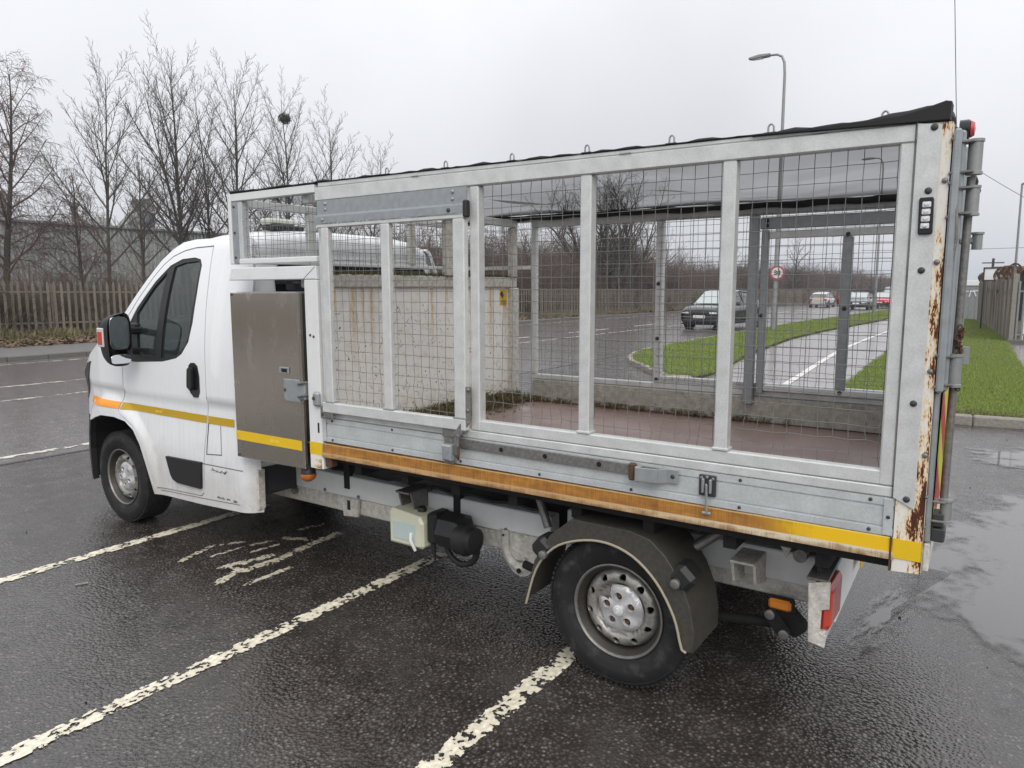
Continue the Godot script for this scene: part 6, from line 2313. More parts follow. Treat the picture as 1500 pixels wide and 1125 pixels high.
	# dirt and clippings swept against the headboard
	xs = []
	for k in 1100:
		var c := Vector2(-2.70 + absf(rng.randfn(0, 0.10)), -0.1 - 1.95 * rng.randf()) if k % 3 else Vector2(-2.69 + absf(rng.randfn(0, 0.16)), -1.05 - absf(rng.randfn(0, 0.45)))
		if c.y < -2.07 or c.y > -0.08: continue
		var s := rng.randf_range(0.5, 1.3) * clampf(1.2 - (c.x + 2.7) * 3.0, 0.25, 1.0)
		xs.append(Transform3D(Basis.from_euler(Vector3(rng.randf_range(-0.8, 0.8), rng.randf() * TAU, rng.randf_range(-0.8, 0.8))).scaled(Vector3(s, s, s)), Vector3(c.x, 0.868 + 0.045 * maxf(0.0, 1.0 - (c.x + 2.72) / 0.28) * rng.randf(), c.y)))
	for k in 130:
		xs.append(Transform3D(Basis.from_euler(Vector3(rng.randf_range(-0.8, 0.8), rng.randf() * TAU, rng.randf_range(-0.8, 0.8))).scaled(Vector3.ONE * rng.randf_range(0.3, 0.8)), Vector3(rng.randf_range(-2.68, -0.6), 0.872 + rng.randf() * 0.02, -2.045 + absf(rng.randfn(0, 0.015)))))
	stuff("grass_clippings", "brown and olive clippings swept against the headboard in the truck bed", "clippings", tuft(20, 0.035, 0.06, 0.0035).mesh(), M.clippings, xs)


func sliding_gate(t: Node3D, z: float, i: float, x0: float, x1: float) -> void:
	var g := B.new()
	g.box(Vector3((x0 + x1) * 0.5, 1.101, z + 0.020), Vector3(x1 - x0 - 0.004, 0.054, 0.036), 0.004)
	var gate := put("sliding_gate", g, M.aluminium, t)
	for e in [[-2.470, 0.052], [-2.052, 0.056], [-1.608, 0.066]]:
		var b := B.new()
		b.box(Vector3(e[0] + e[1] * 0.5, 1.580, z + 0.016), Vector3(e[1], 0.90, 0.036), 0.005)
		put("gate_stile", b, M.aluminium, gate)
		b = B.new()
		b.box(Vector3(e[0] + e[1] * 0.5, 1.131, z + 0.019), Vector3(e[1] + 0.012, 0.006, 0.038), 0.001)
		put("weld_bead", b, M.galv, gate)
	var b := B.new()
	b.box(Vector3((x0 + x1) * 0.5, 2.0395, z + 0.015), Vector3(x1 - x0, 0.018, 0.034), 0.003)
	put("gate_top_rail", b, M.aluminium, gate)
	for e in [[-2.418, -2.052], [-1.996, -1.608]]:
		wires(gate, Vector3(e[0], 1.128, z + 0.010), Vector3.RIGHT, Vector3.UP, e[1] - e[0], 0.90, int(e[0] * 90))
	# folded galvanised track cover
	b = B.new()
	var prof := poly([0.018, 2.168, 0.018, 2.098, 0.036, 2.086, 0.036, 2.052, 0.028, 2.052, 0.028, 2.083, 0.010, 2.094, 0.010, 2.168])
	b.prism(prof, -x1 - 0.002, -x0 + 0.006, Transform3D(Basis(Vector3.BACK, Vector3.UP, Vector3.LEFT), Vector3(0, 0, z)))
	var tr := put("track_cover", b, M.galv, t)
	studs(tr, "bolt", M.galv, [Vector3(x0 + 0.055, 2.150, z + 0.018), Vector3(x0 + 0.055, 2.122, z + 0.018), Vector3(x0 + 0.05, 2.069, z + 0.036), Vector3(x1 - 0.075, 2.150, z + 0.018), Vector3(x1 - 0.075, 2.118, z + 0.018)], 0.009, 0.007)
	studs(tr, "bolt", M.dark_metal, [Vector3(x1 - 0.085, 2.068, z + 0.036)], 0.010, 0.008)
	b = B.new()
	b.box(Vector3(x1 + 0.008, 2.07, z + 0.026), Vector3(0.022, 0.075, 0.035), 0.006)
	put("end_stop", b, M.rubber, tr)
	b = B.new()
	b.box(Vector3(-2.475, 1.075, z + 0.028), Vector3(0.095, 0.075, 0.014), 0.012)
	var gd := put("gate_guide", b, M.steel, t)
	studs(gd, "bolt", M.dark_metal, [Vector3(-2.50, 1.062, z + 0.034)], 0.009, 0.005)


func far_gate(t: Node3D, z: float, i: float) -> void:      # the opening on the far side
	wires(t, Vector3(-2.50, 1.075, z + i * 0.03), Vector3.RIGHT, Vector3.UP, 0.96, 1.095, 15)
	# a second gate at the rear of the far side
	tube_box(t, "far_gate_stile", M.galv, -0.905, -0.845, 0.985, 2.165, z + i * 0.058, z + i * 0.10, 0.005)
	tube_box(t, "far_gate_stile", M.galv, -0.83, -0.785, 1.06, 2.075, z + i * 0.058, z + i * 0.09, 0.005)
	tube_box(t, "far_track_cover", M.galv, -0.84, 0.16, 2.078, 2.150, z + i * 0.060, z + i * 0.085, 0.006)
	tube_box(t, "far_gate_rail", M.aluminium, -0.783, 0.16, 2.020, 2.062, z + i * 0.058, z + i * 0.09, 0.004)
	tube_box(t, "far_gate_rail", M.aluminium, -0.783, 0.16, 1.078, 1.115, z + i * 0.058, z + i * 0.09, 0.004)
	tube_box(t, "far_gate_stile", M.galv, -0.362, -0.308, 1.116, 2.018, z + i * 0.058, z + i * 0.09, 0.005)
	tube_box(t, "inner_plank", M.inner, -2.52, 0.2, 0.872, 1.03, z + i * 0.052, z + i * 0.062, 0.004)
	studs(t, "bolt", M.dark_metal, [Vector3(-0.80, 2.13, z + 0.086), Vector3(-0.80, 2.10, z + 0.086), Vector3(-0.335, 2.03, z + 0.091), Vector3(-0.335, 1.60, z + 0.091), Vector3(-0.335, 1.10, z + 0.091), Vector3(-0.81, 1.55, z + 0.091), Vector3(-1.515, 1.75, z + 0.055), Vector3(-1.515, 1.38, z + 0.055), Vector3(-1.515, 1.10, z + 0.055)], 0.013, 0.014)


func droop(x: float) -> float:       # the top rail runs down a little towards the tail
	return 0.026 * clampf((x + 2.5) / 2.7, 0, 1)


func net(t: Node3D) -> void:
	var s := fn(95, 0.9, FastNoiseLite.TYPE_SIMPLEX_SMOOTH, 3)
	var b := B.new()
	b.grid(90, 50, func(u: float, v: float) -> Vector3:
		var x := lerpf(-3.27, 0.29, u)
		var z := lerpf(0.004, -2.10, v)
		var sag := sin(v * PI)
		var y := 2.268 - 0.055 * sag * (0.6 + 0.4 * sin(u * 19.0)) + s.get_noise_2d(x * 0.7, z * 2.0) * 0.03 * sag
		y += 0.012 * smoothstep(0.86, 1.0, u) - droop(x)
		return Vector3(x, y, z))
	for k in b.n.size():
		if b.n[k].y < 0: b.n[k] = -b.n[k]
	put("roof_net", b, M.net, t)
	# gathered hem along both sides and the rolled end at the rear
	for sg: float in [1.0, -1.0]:
		var p := PackedVector3Array()
		var r := PackedFloat32Array()
		for k in 74:
			var x := lerpf(-3.27, 0.275, k / 73.0)
			var up := 0.012 * pow(maxf(0, (x + 0.35) / 0.6), 2.0)
			p.append(Vector3(x, 2.265 + up - droop(x) + 0.004 * sin(k * 0.9), CX + sg * (1.035 if sg > 0 else 0.99) + 0.006 * sin(k * 1.7)))
			r.append((0.010 + 0.004 * sin(k * 2.1) + 0.013 * smoothstep(-0.1, 0.28, x)) if sg > 0 else 0.020 + 0.002 * sin(k * 0.7))
		if sg < 0:
			for k in p.size(): p[k].y -= 0.024 + 0.002 * sin(k * 0.5)
		b = B.new()
		b.tube(p, r, 8)
		put("net_hem", b, M.net_solid, t)
	b = B.new()
	b.grid(10, 40, func(u: float, v: float) -> Vector3:
		var z := lerpf(-0.03, -2.10, v)
		var a := u * TAU
		var wv := 0.006 * sin(v * 40.0)
		return Vector3(0.268 + cos(a) * (0.026 + wv), 2.240 + sin(a) * (0.028 + wv) + 0.006 * sin(v * 11.0), z))
	put("net_roll", b, M.net_solid, t)
	b = B.new()
	var ep := PackedVector2Array([Vector2(-0.30, 2.240), Vector2(0.292, 2.222), Vector2(0.294, 2.275), Vector2(0.278, 2.279), Vector2(0.235, 2.267), Vector2(0.165, 2.252), Vector2(0.09, 2.2475), Vector2(-0.02, 2.246), Vector2(-0.16, 2.246), Vector2(-0.30, 2.246)])
	b.prism(ep, -0.06, 0.012, Transform3D(), 0.002)
	put("net_edge", b, M.net_solid, t)
	b = B.new()
	b.tube(PackedVector3Array([Vector3(-3.20, 2.265, -0.02), Vector3(-3.27, 2.268, -0.02), Vector3(-3.305, 2.285, -0.03)]), PackedFloat32Array([0.012, 0.012, 0.003]), 6)
	put("net_corner", b, M.net_solid, t)
	# rope hooks
	for x in [-2.051, -1.686, -1.322, -0.960, -0.604, -0.244, 0.110]:
		b = B.new()
		var hp := PackedVector3Array()
		for k in 9:
			var a := PI * k / 8.0
			hp.append(Vector3(x + cos(a) * 0.010, 2.280 - droop(x) + sin(a) * 0.016 + (0.006 if k > 0 and k < 8 else -0.014), -0.025))
		b.tube(hp, PackedFloat32Array([0.0035]), 6)
		var h := put("rope_hook", b, M.galv, t)
		b = B.new()
		b.box(Vector3(x, 2.268 - droop(x), -0.025), Vector3(0.05, 0.012, 0.03), 0.005)
		put("hook_pad", b, M.net_solid, h)
	for x in [-1.85, -0.78, -0.08]:
		b = B.new()
		b.box(Vector3(x, 2.243 - droop(x) * 0.6, 0.003), Vector3(0.05, 0.006, 0.004), 0.002)
		put("weld_bead", b, M.galv, t)


func toolbox(t: Node3D) -> void:
	M.fold = mat(Color(0.30, 0.27, 0.24), 0.3, 0.7)
	var b := B.new()
	b.box(Vector3(-2.985, 1.212, -0.36), Vector3(0.50, 0.965, 0.70), 0.006)
	var o := put("tool_locker", b, tri(mat(Color(0.075, 0.075, 0.075), 0.4, 0.6), 1.0), t)
	b = B.new()
	b.prism(poly([-3.312, 0.722, -2.752, 0.725, -2.700, 0.725, -2.700, 1.700, -3.308, 1.700]), -0.026, -0.002, Transform3D(), 0.004)
	for k in b.u.size():
		b.u[k] = Vector2((b.v[k].x + 3.31) / 0.61, 1.0 - (b.v[k].y - 0.72) / 0.98)
	var d := put("locker_door", b, M.stain_steel, o)
	b = B.new()
	b.box(Vector3(-2.708, 1.212, 0.0005), Vector3(0.014, 0.965, 0.004), 0.001)
	put("door_fold", b, M.fold, d)
	b = B.new()
	b.box(Vector3(-2.995, 1.699, -0.36), Vector3(0.52, 0.012, 0.70), 0.004)
	put("locker_top", b, M.galv, o)
	tube_box(d, "yellow_tape", M.yellow, -3.308, -2.718, 0.829, 0.884, -0.0015, 0.0008, 0.0)
	tape_print(d, Vector3(-2.955, 0.8545, 0.0012))
	tape_print(t, Vector3(-4.23, 0.901, CX + 1.0 + 0.0065))
	# lock plate with its hinge tubes
	b = B.new()
	b.prism(poly([-0.075, 0.055, 0.055, 0.055, 0.055, -0.07, -0.055, -0.07, -0.075, -0.055]), 0.0, 0.012, Transform3D(Basis(), Vector3(-2.765, 1.172, 0.0)), 0.003)
	b.box(Vector3(-2.690, 1.168, -0.006), Vector3(0.05, 0.10, 0.035), 0.006)
	var lk := put("lock_plate", b, M.galv, d)
	b = B.new()
	for y in [1.205, 1.135]:
		b.span(Vector3(-2.715, y, 0.010), Vector3(-2.655, y + 0.014, 0.014), 0.014, 0.03, 0.004)
	put("lock_hinge", b, M.steel, lk)
	studs(lk, "bolt", M.rust, [Vector3(-2.828, 1.165, 0.010)], 0.011, 0.006)
	b = B.new()
	b.box(Vector3(-2.842, 1.272, 0.0015), Vector3(0.085, 0.036, 0.006), 0.003)
	var kp := put("key_plate", b, M.galv, d)
	b = B.new()
	b.box(Vector3(-2.838, 1.272, 0.0048), Vector3(0.048, 0.020, 0.001))
	put("key_slot", b, M.hole, kp)
	studs(d, "bolt", M.dark_metal, [Vector3(-3.295, 0.735, 0.0), Vector3(-3.290, 1.690, -0.002)], 0.008, 0.006)
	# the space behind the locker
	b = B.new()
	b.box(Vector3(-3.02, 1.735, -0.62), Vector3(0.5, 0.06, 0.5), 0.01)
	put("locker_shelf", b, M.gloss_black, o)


func tape_print(parent: Node3D, at: Vector3) -> void:
	var tm := TextMesh.new()
	var sf := SystemFont.new()
	sf.font_names = PackedStringArray(["Droid Sans"])
	tm.font = sf
	tm.text = "SAFETAPE"
	tm.font_size = 32
	tm.pixel_size = 0.00062
	tm.depth = 0.0006
	put("tape_lettering", tm, M.tape_print, parent, at)


func skew(o: Node3D) -> void:        # the tail stands a little out of square
	var p := Transform3D(Basis(), Vector3(0.3, 0, 0))
	o.transform = p * Transform3D(Basis(Vector3.UP, 0.032), Vector3.ZERO) * p.affine_inverse()


func rear_end(t: Node3D) -> void:
	var b: B
	for sg: float in [1.0, -1.0]:
		var z := CX + sg * 1.06
		var i := -sg
		# painted steel corner post
		b = B.new()
		b.quad(Vector3(0.2145, 0.790, z), Vector3(0.300, 0.795, z), Vector3(0.300, 2.218, z), Vector3(0.2145, 2.220, z))
		b.quad(Vector3(0.300, 0.795, z), Vector3(0.300, 0.795, z + i * 0.09), Vector3(0.300, 2.218, z + i * 0.09), Vector3(0.300, 2.218, z))
		b.quad(Vector3(0.2145, 0.790, z + i * 0.09), Vector3(0.2145, 0.790, z), Vector3(0.2145, 2.220, z), Vector3(0.2145, 2.220, z + i * 0.09))
		b.quad(Vector3(0.2145, 0.790, z + i * 0.09), Vector3(0.300, 0.795, z + i * 0.09), Vector3(0.300, 0.795, z), Vector3(0.2145, 0.790, z))
		if sg < 0:
			for k in b.n.size():
				if absf(b.n[k].z) > 0.5: b.n[k].z = -b.n[k].z
		var cpo := put("corner_post", b, M.post_rust, t)
		if sg < 0: cpo.position.x = -0.065
		b = B.new()
		b.prism(poly([0.2065, 1.040, 0.2700, 1.008, 0.2720, 2.212, 0.2065, 2.222]), 0.0, 0.006, Transform3D(Basis(), Vector3(0, 0, z + (0.001 if sg > 0 else -0.007))), 0.0015)
		var pl := put("corner_plate", b, M.aluminium, t)
		if sg < 0: pl.position.x = -0.065
		if sg > 0:
			studs(pl, "bolt", M.dark_metal, [Vector3(0.252, 2.205, 0.006), Vector3(0.247, 1.995 + 0.022, 0.006), Vector3(0.243, 1.775, 0.006), Vector3(0.247, 1.355, 0.006), Vector3(0.246, 1.04, 0.006)], 0.011, 0.007)
			studs(t, "bolt", M.steel, [Vector3(0.289, 2.045, 0.0), Vector3(0.283, 1.80, 0.0), Vector3(0.287, 1.46, 0.0), Vector3(0.289, 1.19, 0.0)], 0.009, 0.007)
			tube_box(t, "weld_seam", M.steel, 0.2035, 0.2075, 2.17, 2.232, -0.002, 0.008, 0.0015)
			tube_box(t, "yellow_tape", M.yellow, 0.2155, 0.2985, 0.836, 0.902, 0.0012, 0.003, 0.0)
			tube_box(t, "post_lip", M.rust, 0.206, 0.2125, 0.79, 0.905, -0.02, 0.006, 0.001)
	# four-diode lamp on the plate
	b = B.new()
	b.prism(poly([-0.017, 0.056, 0.017, 0.056, 0.020, 0.050, 0.020, -0.050, 0.017, -0.056, -0.017, -0.056, -0.020, -0.050, -0.020, 0.050]), 0.0, 0.010, Transform3D(Basis(Vector3.BACK, 0.02), Vector3(0.2455, 1.941, 0.007)), 0.003)
	var l := put("warning_lamp", b, M.black, t)
	for k in 4:
		b = B.new()
		b.box(Vector3(0.2465 - k * 0.0006, 1.975 - k * 0.0215, 0.0175), Vector3(0.024, 0.017, 0.006), 0.002)
		b.lathe(PackedVector2Array([Vector2(0.0075, 0), Vector2(0.005, 0.004), Vector2(0.0, 0.005)]), Vector3(0.2465 - k * 0.0006, 1.975 - k * 0.0215, 0.0205), Basis(Vector3.RIGHT, Vector3.BACK, Vector3.DOWN), 10)
		put("lamp_cell", b, M.clear_lens, l)
	# tail gate: galvanised ribs above, chevron boards below
	for k in 7:
		b = B.new()
		b.box(Vector3(0.315, 1.795, -0.13 - k * 0.305), Vector3(0.022, 0.80, 0.285), 0.006)
		b.box(Vector3(0.328, 1.795, -0.05 - k * 0.305), Vector3(0.016, 0.80, 0.045), 0.006)
		skew(put("gate_panel", b, M.galv, t))
	b = B.new()
	b.quad(Vector3(0.322, 0.93, -0.02), Vector3(0.322, 0.93, -2.10), Vector3(0.325, 1.39, -2.10), Vector3(0.325, 1.39, -0.02))
	skew(put("chevron_board", b, M.chevron, t))
	skew(tube_box(t, "tail_board", M.galv, 0.302, 0.319, 0.90, 1.392, -2.10, -0.02, 0.004))
	skew(tube_box(t, "tail_sill", M.dirty_white, 0.302, 0.320, 0.80, 0.895, -2.10, -0.02, 0.004))
	# locking bar with its brackets, rollers and chain
	b = B.new()
	b.rod(Vector3(0.353, 2.06, -0.08), Vector3(0.345, 1.04, -0.08), 0.0125, 12)
	put("locking_bar", b, M.steel, t)
	for e in [[2.115, 0.105, 0.020, 0.352], [1.985, 0.09, 0.018, 0.354], [1.462, 0.105, 0.020, 0.340], [1.005, 0.075, 0.017, 0.346]]:
		b = B.new()
		b.lathe(PackedVector2Array([Vector2(0.0, -e[1] * 0.5), Vector2(e[2] + 0.003, -e[1] * 0.5), Vector2(e[2] + 0.003, -e[1] * 0.42), Vector2(e[2], -e[1] * 0.40), Vector2(e[2], e[1] * 0.40), Vector2(e[2] + 0.003, e[1] * 0.42), Vector2(e[2] + 0.003, e[1] * 0.5), Vector2(0, e[1] * 0.5)]), Vector3(e[3] + 0.008, e[0], -0.055), Basis(), 14)
		var h := put("bar_bracket", b, M.lamp_metal, t)
		b = B.new()
		for s in [-0.5, 0.5]:
			b.box(Vector3(e[3] - 0.022, e[0] + s * e[1] * 0.85, -0.045), Vector3(0.06, 0.008, 0.045), 0.002)
		put("bracket_plate", b, M.steel, h)
		studs(t, "bolt", M.steel, [Vector3(0.302, e[0] + 0.05, 0.0), Vector3(0.302, e[0] - 0.05, 0.0)], 0.006, 0.010)
	b = B.new()
	b.lathe(PackedVector2Array([Vector2(0.0, -0.026), Vector2(0.015, -0.026), Vector2(0.015, 0.020), Vector2(0.019, 0.022), Vector2(0.019, 0.028), Vector2(0, 0.028)]), Vector3(0.378, 1.868, -0.16), Basis(), 14)
	b.box(Vector3(0.352, 1.87, -0.16), Vector3(0.05, 0.02, 0.02), 0.005)
	put("bar_roller", b, M.lamp_metal, t)
	b = B.new()
	b.lathe(PackedVector2Array([Vector2(0.0, -0.028), Vector2(0.018, -0.028), Vector2(0.018, 0.028), Vector2(0, 0.028)]), Vector3(0.362, 1.50, -0.20), Basis(), 14)
	put("bar_roller", b, M.lamp_metal, t)
	b = B.new()
	b.lathe(PackedVector2Array([Vector2(0.03, 0.0), Vector2(0.03, 0.025), Vector2(0.024, 0.03), Vector2(0.02, 0.03), Vector2(0, 0.032)]), Vector3(0.312, 2.205, -0.09), Basis(Vector3.UP, Vector3.RIGHT, Vector3.FORWARD), 18)
	var rl := put("rear_marker", b, M.gloss_black, t)
	b = B.new()
	b.lathe(PackedVector2Array([Vector2(0.026, 0.030), Vector2(0.02, 0.040), Vector2(0, 0.043)]), Vector3(0.312, 2.205, -0.09), Basis(Vector3.UP, Vector3.RIGHT, Vector3.FORWARD), 18)
	put("lens", b, M.red_lens, rl)
	b = B.new()
	var cp := Vector3(0.345, 1.565, -0.06)
	for k in 26:
		var a := k * 0.9
		var c := cp + Vector3(0.005 * sin(k * 0.8) + 0.010, -0.0075 * k + 0.03, 0.005 * cos(k * 1.1))
		var ring := PackedVector3Array()
		var bs := Basis(Vector3.UP, a) * Basis(Vector3.RIGHT, 0.5 * (k % 3))
		for j in 9:
			var q := TAU * j / 8.0
			ring.append(c + bs * Vector3(cos(q) * 0.0065, sin(q) * 0.012, 0))
		b.tube(ring, PackedFloat32Array([0.0027]), 5, false)
	put("chain", b, M.rust, t)
	b = B.new()
	b.tube(PackedVector3Array([Vector3(0.31, 2.02, 0.0), Vector3(0.325, 1.95, 0.004), Vector3(0.330, 1.87, 0.002), Vector3(0.322, 1.80, 0.0)]), PackedFloat32Array([0.006]), 6)
	put("safety_cable", b, M.steel, t)
	for e in [[0.975, 0.022], [0.925, 0.026]]:
		tube_box(t, "tail_hinge", M.dark_metal, 0.318, 0.318 + e[1] * 1.5, e[0] - 0.022, e[0] + 0.022, -0.10, -0.03, 0.004)
	# light bar under the tail with its lamps
	skew(tube_box(t, "light_bar", M.dirty_white, -0.060, 0.000, 0.405, 0.452, -1.99, -0.16, 0.006))
	skew(tube_box(t, "light_bar_face", M.frame_white, -0.010, 0.006, 0.405, 0.640, -1.75, -0.37, 0.004))
	skew(tube_box(t, "light_bar_top", M.steel, -0.075, 0.004, 0.642, 0.652, -1.99, -0.16, 0.003))
	for sg: float in [1.0, -1.0]:
		var z := CX + sg * 0.905
		b = B.new()
		b.prism(poly([-0.072, 0.630, 0.006, 0.650, 0.006, 0.545, -0.020, 0.535, -0.022, 0.450, 0.002, 0.440, -0.004, 0.392, -0.062, 0.402]), 0.0, 0.012, Transform3D(Basis(), Vector3(0, 0, z)), 0.003)
		put("lamp_bracket", b, M.dirty_white, t)
		b = B.new()
		b.prism(poly([-0.050, 0.452, 0.000, 0.452, 0.010, 0.47, 0.012, 0.61, 0.002, 0.628, -0.050, 0.628]), -0.20, -0.010, Transform3D(Basis(), Vector3(0, 0, z + (0.0 if sg > 0 else 0.21))), 0.008)
		var tl := put("tail_light", b, M.red_lens, t)
		b = B.new()
		b.prism(poly([-0.018, 0.458, 0.008, 0.472, 0.0125, 0.48, 0.0135, 0.60, -0.018, 0.60]), -0.075, -0.004, Transform3D(Basis(), Vector3(0, 0, z - 0.001 + (0.0 if sg > 0 else 0.10))), 0.004)
		put("indicator_lens", b, M.orange_lens, tl)
	tube_box(t, "mud_flap", M.rubber, -0.055, -0.045, 0.655, 0.80, -0.40, -0.20, 0.002)
	b = B.new()
	b.box(Vector3(0.009, 0.545, CX), Vector3(0.006, 0.11, 0.52), 0.002)
	put("number_plate", b, M.yellow, t)
	# tipping hinge
	b = B.new()
	b.rod(Vector3(-0.16, 0.635, -0.40), Vector3(-0.16, 0.635, -1.72), 0.028, 14)
	put("tipping_hinge", b, M.steel, t)
	b = B.new()
	b.prism(poly([-0.04, 0.05, 0.03, 0.05, 0.0, -0.03]), 0.0, 0.02, Transform3D(Basis(), Vector3(-0.20, 0.665, -0.36)), 0.004)
	put("hinge_plate", b, M.dirty_white, t)


# ---------------------------------------------------------------- traffic; a car is built facing +z
func car(called: String, label: String, at: Vector3, turn: float, body: Material, k: Dictionary, group := "traffic on the road") -> Node3D:
	var o := thing(called, label, "van" if called == "van" else "car", group, at)
	o.rotation.y = turn
	var L: float = k.L
	var hw: float = k.W * 0.5
	var R: float = k.r
	var zf: float = L * 0.5 - float(k.front)       # front axle
	var zr: float = -L * 0.5 + float(k.rear)
	var zs: Array = k.zs
	var yt: Array = k.yt
	var wd := func(z: float) -> float:
		var e := absf(z) / (L * 0.5)
		return hw * (1.0 - 0.14 * pow(e, 5.0))
	var b := B.new()
	b.grid(36, 22, func(u: float, v: float) -> Vector3:
		var z := lerpf(-L * 0.5, L * 0.5, 0.5 - 0.5 * cos(u * PI))
		var top := lerps(zs, yt, z)
		var w: float = wd.call(z)
		var q := v * 2.0 - 1.0
		var a := absf(q)
		var y := lerps([0.0, 0.45, 0.58, 0.72, 0.86, 0.97, 1.0], [top + 0.015, top, top - 0.07, lerpf(0.30, top, 0.62), 0.48, 0.26, 0.24], a)
		var x := lerps([0.0, 0.45, 0.58, 0.72, 0.86, 0.97, 1.0], [0.0, 0.82, 0.96, 1.0, 0.985, 0.97, 0.7], a) * w
		var zz := z
		if absf(z) > L * 0.5 - 0.02: zz = z - signf(z) * 0.10 * absf(y - 0.62)
		return Vector3(signf(q) * x, y, zz))
	var c := Vector3(0, 0.6, 0)
	for j in b.n.size():
		if b.n[j].dot(Vector3(b.v[j].x, b.v[j].y - 0.6, b.v[j].z * 0.2)) < 0: b.n[j] = -b.n[j]
	# closed ends
	for sg: float in [1.0, -1.0]:
		var w: float = float(wd.call(sg * L * 0.5)) * 0.97
		b.box(Vector3(0, 0.58, sg * (L * 0.5 - 0.07)), Vector3(w * 1.86, (float(yt[-1] if sg > 0 else yt[0]) - 0.30), 0.14), 0.06)
	put("body", b, body, o)
	# glasshouse
	var gz: Array = k.gz
	var gy0: Array = k.gy
	b = B.new()
	b.grid(30, 14, func(u: float, v: float) -> Vector3:
		var z := lerpf(float(gz[0]), float(gz[-1]), u)
		var roof := lerps(gz, gy0, z)
		var base := lerps(zs, yt, z) - 0.02
		var q := v * 2.0 - 1.0
		var a := absf(q)
		var y := lerps([0.0, 0.45, 0.55, 1.0], [roof, roof - 0.02, roof - 0.05, base], a)
		var s := clampf((y - base) / 0.55, 0, 1)
		return Vector3(signf(q) * lerps([0.0, 0.45, 0.55, 1.0], [0.0, 0.8, 0.88, 1.0], a) * float(wd.call(z)) * lerpf(0.90, 0.80, s), y, z))
	for j in b.n.size():
		if b.n[j].dot(Vector3(b.v[j].x, b.v[j].y - 1.0, b.v[j].z * 0.1)) < 0: b.n[j] = -b.n[j]
	put("windows", b, M.car_glass, o)
	b = B.new()
	b.grid(4, 6, func(u: float, v: float) -> Vector3:
		var z := lerpf(float(gz[-1]) - 0.05, float(gz[-2]) + 0.02, u)
		var roof := lerps(gz, gy0, z)
		var q := v * 2.0 - 1.0
		return Vector3(q * float(wd.call(z)) * lerpf(0.80, 0.70, u), roof + 0.012 - 0.02 * q * q, z + 0.012))
	for j in b.n.size():
		if b.n[j].y < 0: b.n[j] = -b.n[j]
	put("windscreen", b, M.skylit_screen_glass, o)
	b = B.new()
	var r0: float = k.roof[0]
	var r1: float = k.roof[1]
	b.grid(16, 10, func(u: float, v: float) -> Vector3:
		var z := lerpf(r0, r1, u)
		var q := v * 2.0 - 1.0
		return Vector3(q * float(wd.call(z)) * 0.745, lerps(gz, gy0, z) + 0.012 - 0.055 * pow(absf(q), 6.0), z))
	for j in b.n.size():
		if b.n[j].y < 0: b.n[j] = -b.n[j]
	put("roof", b, k.get("roof_mat", body), o)
	b = B.new()
	for sg: float in [1.0, -1.0]:
		for e in k.pillars:
			var y0 := lerps(zs, yt, e[0]) - 0.02
			var y1 := lerps(gz, gy0, e[1]) - 0.03
			b.span(Vector3(sg * float(wd.call(e[0])) * 0.890, y0, e[0]), Vector3(sg * float(wd.call(e[1])) * 0.762, y1, e[1]), 0.02, e[2], 0.008, Vector3.RIGHT)
	put("pillars", b, body, o)
	for sg: float in [1.0, -1.0]:
		for z in [zf, zr]:
			var wn := Node3D.new()
			wn.name = "wheel"
			o.add_child(wn, true)
			wn.position = Vector3(sg * (hw - 0.10), R, z)
			var bs := Basis(Vector3.UP, Vector3.RIGHT * sg, Vector3.FORWARD * sg)
			b = B.new()
			b.lathe(PackedVector2Array([Vector2(R * 0.64, -0.1), Vector2(R, -0.1), Vector2(R, 0.07), Vector2(R * 0.93, 0.105), Vector2(R * 0.66, 0.105), Vector2(R * 0.64, 0.09)]), Vector3.ZERO, bs, 24)
			put("tyre", b, M.rubber, wn)
			b = B.new()
			for s in 5:
				b.box(bs * Vector3(0, 0.085, 0) + bs * (Basis(Vector3.UP, TAU * s / 5.0) * Vector3(R * 0.33, 0, 0)), Vector3(R * 0.62, 0.02, 0.07), 0.008, bs * Basis(Vector3.UP, TAU * s / 5.0))
			b.lathe(PackedVector2Array([Vector2(R * 0.66, 0.07), Vector2(R * 0.66, 0.10), Vector2(R * 0.6, 0.10), Vector2(R * 0.6, 0.02)]), Vector3.ZERO, bs, 24)
			put("rim", b, M.wheel, wn)
			b = B.new()
			b.lathe(PackedVector2Array([Vector2(R * 1.16, 0.0), Vector2(R * 1.16, 0.098), Vector2(R * 0.2, 0.06)]), Vector3.ZERO, bs, 24)
			put("wheel_arch", b, M.rubber, wn)
	var yf: float = yt[-1]
	for sg: float in [1.0, -1.0]:
		b = B.new()
		b.box(Vector3(sg * hw * 0.66, yf - 0.10, L * 0.5 - 0.06), Vector3(hw * 0.42, 0.085, 0.16), 0.03, Basis(Vector3.UP, sg * 0.30))
		put("headlight", b, M.clear_lens if k.get("lights", true) else M.dark_metal, o)
		b = B.new()
		b.box(Vector3(sg * hw * 0.74, float(yt[0]) - 0.13, -L * 0.5 + 0.06), Vector3(hw * 0.34, 0.16, 0.16), 0.03, Basis(Vector3.UP, -sg * 0.25))
		put("tail_light", b, M.red_lens, o)
		b = B.new()
		b.box(Vector3(sg * (hw + 0.06), lerps(zs, yt, k.mirror) + 0.07, k.mirror), Vector3(0.17, 0.13, 0.09), 0.03)
		put("door_mirror", b, M.gloss_black, o)
		b = B.new()
		b.box(Vector3(sg * (hw * 0.985), 0.30, (zf + zr) * 0.5), Vector3(0.06, 0.10, zf - zr - R * 2.3), 0.02)
		put("sill", b, M.rubber, o)
	b = B.new()
	b.box(Vector3(0, yf - 0.13, L * 0.5 - 0.035), Vector3(hw * 0.95, 0.13, 0.10), 0.02)
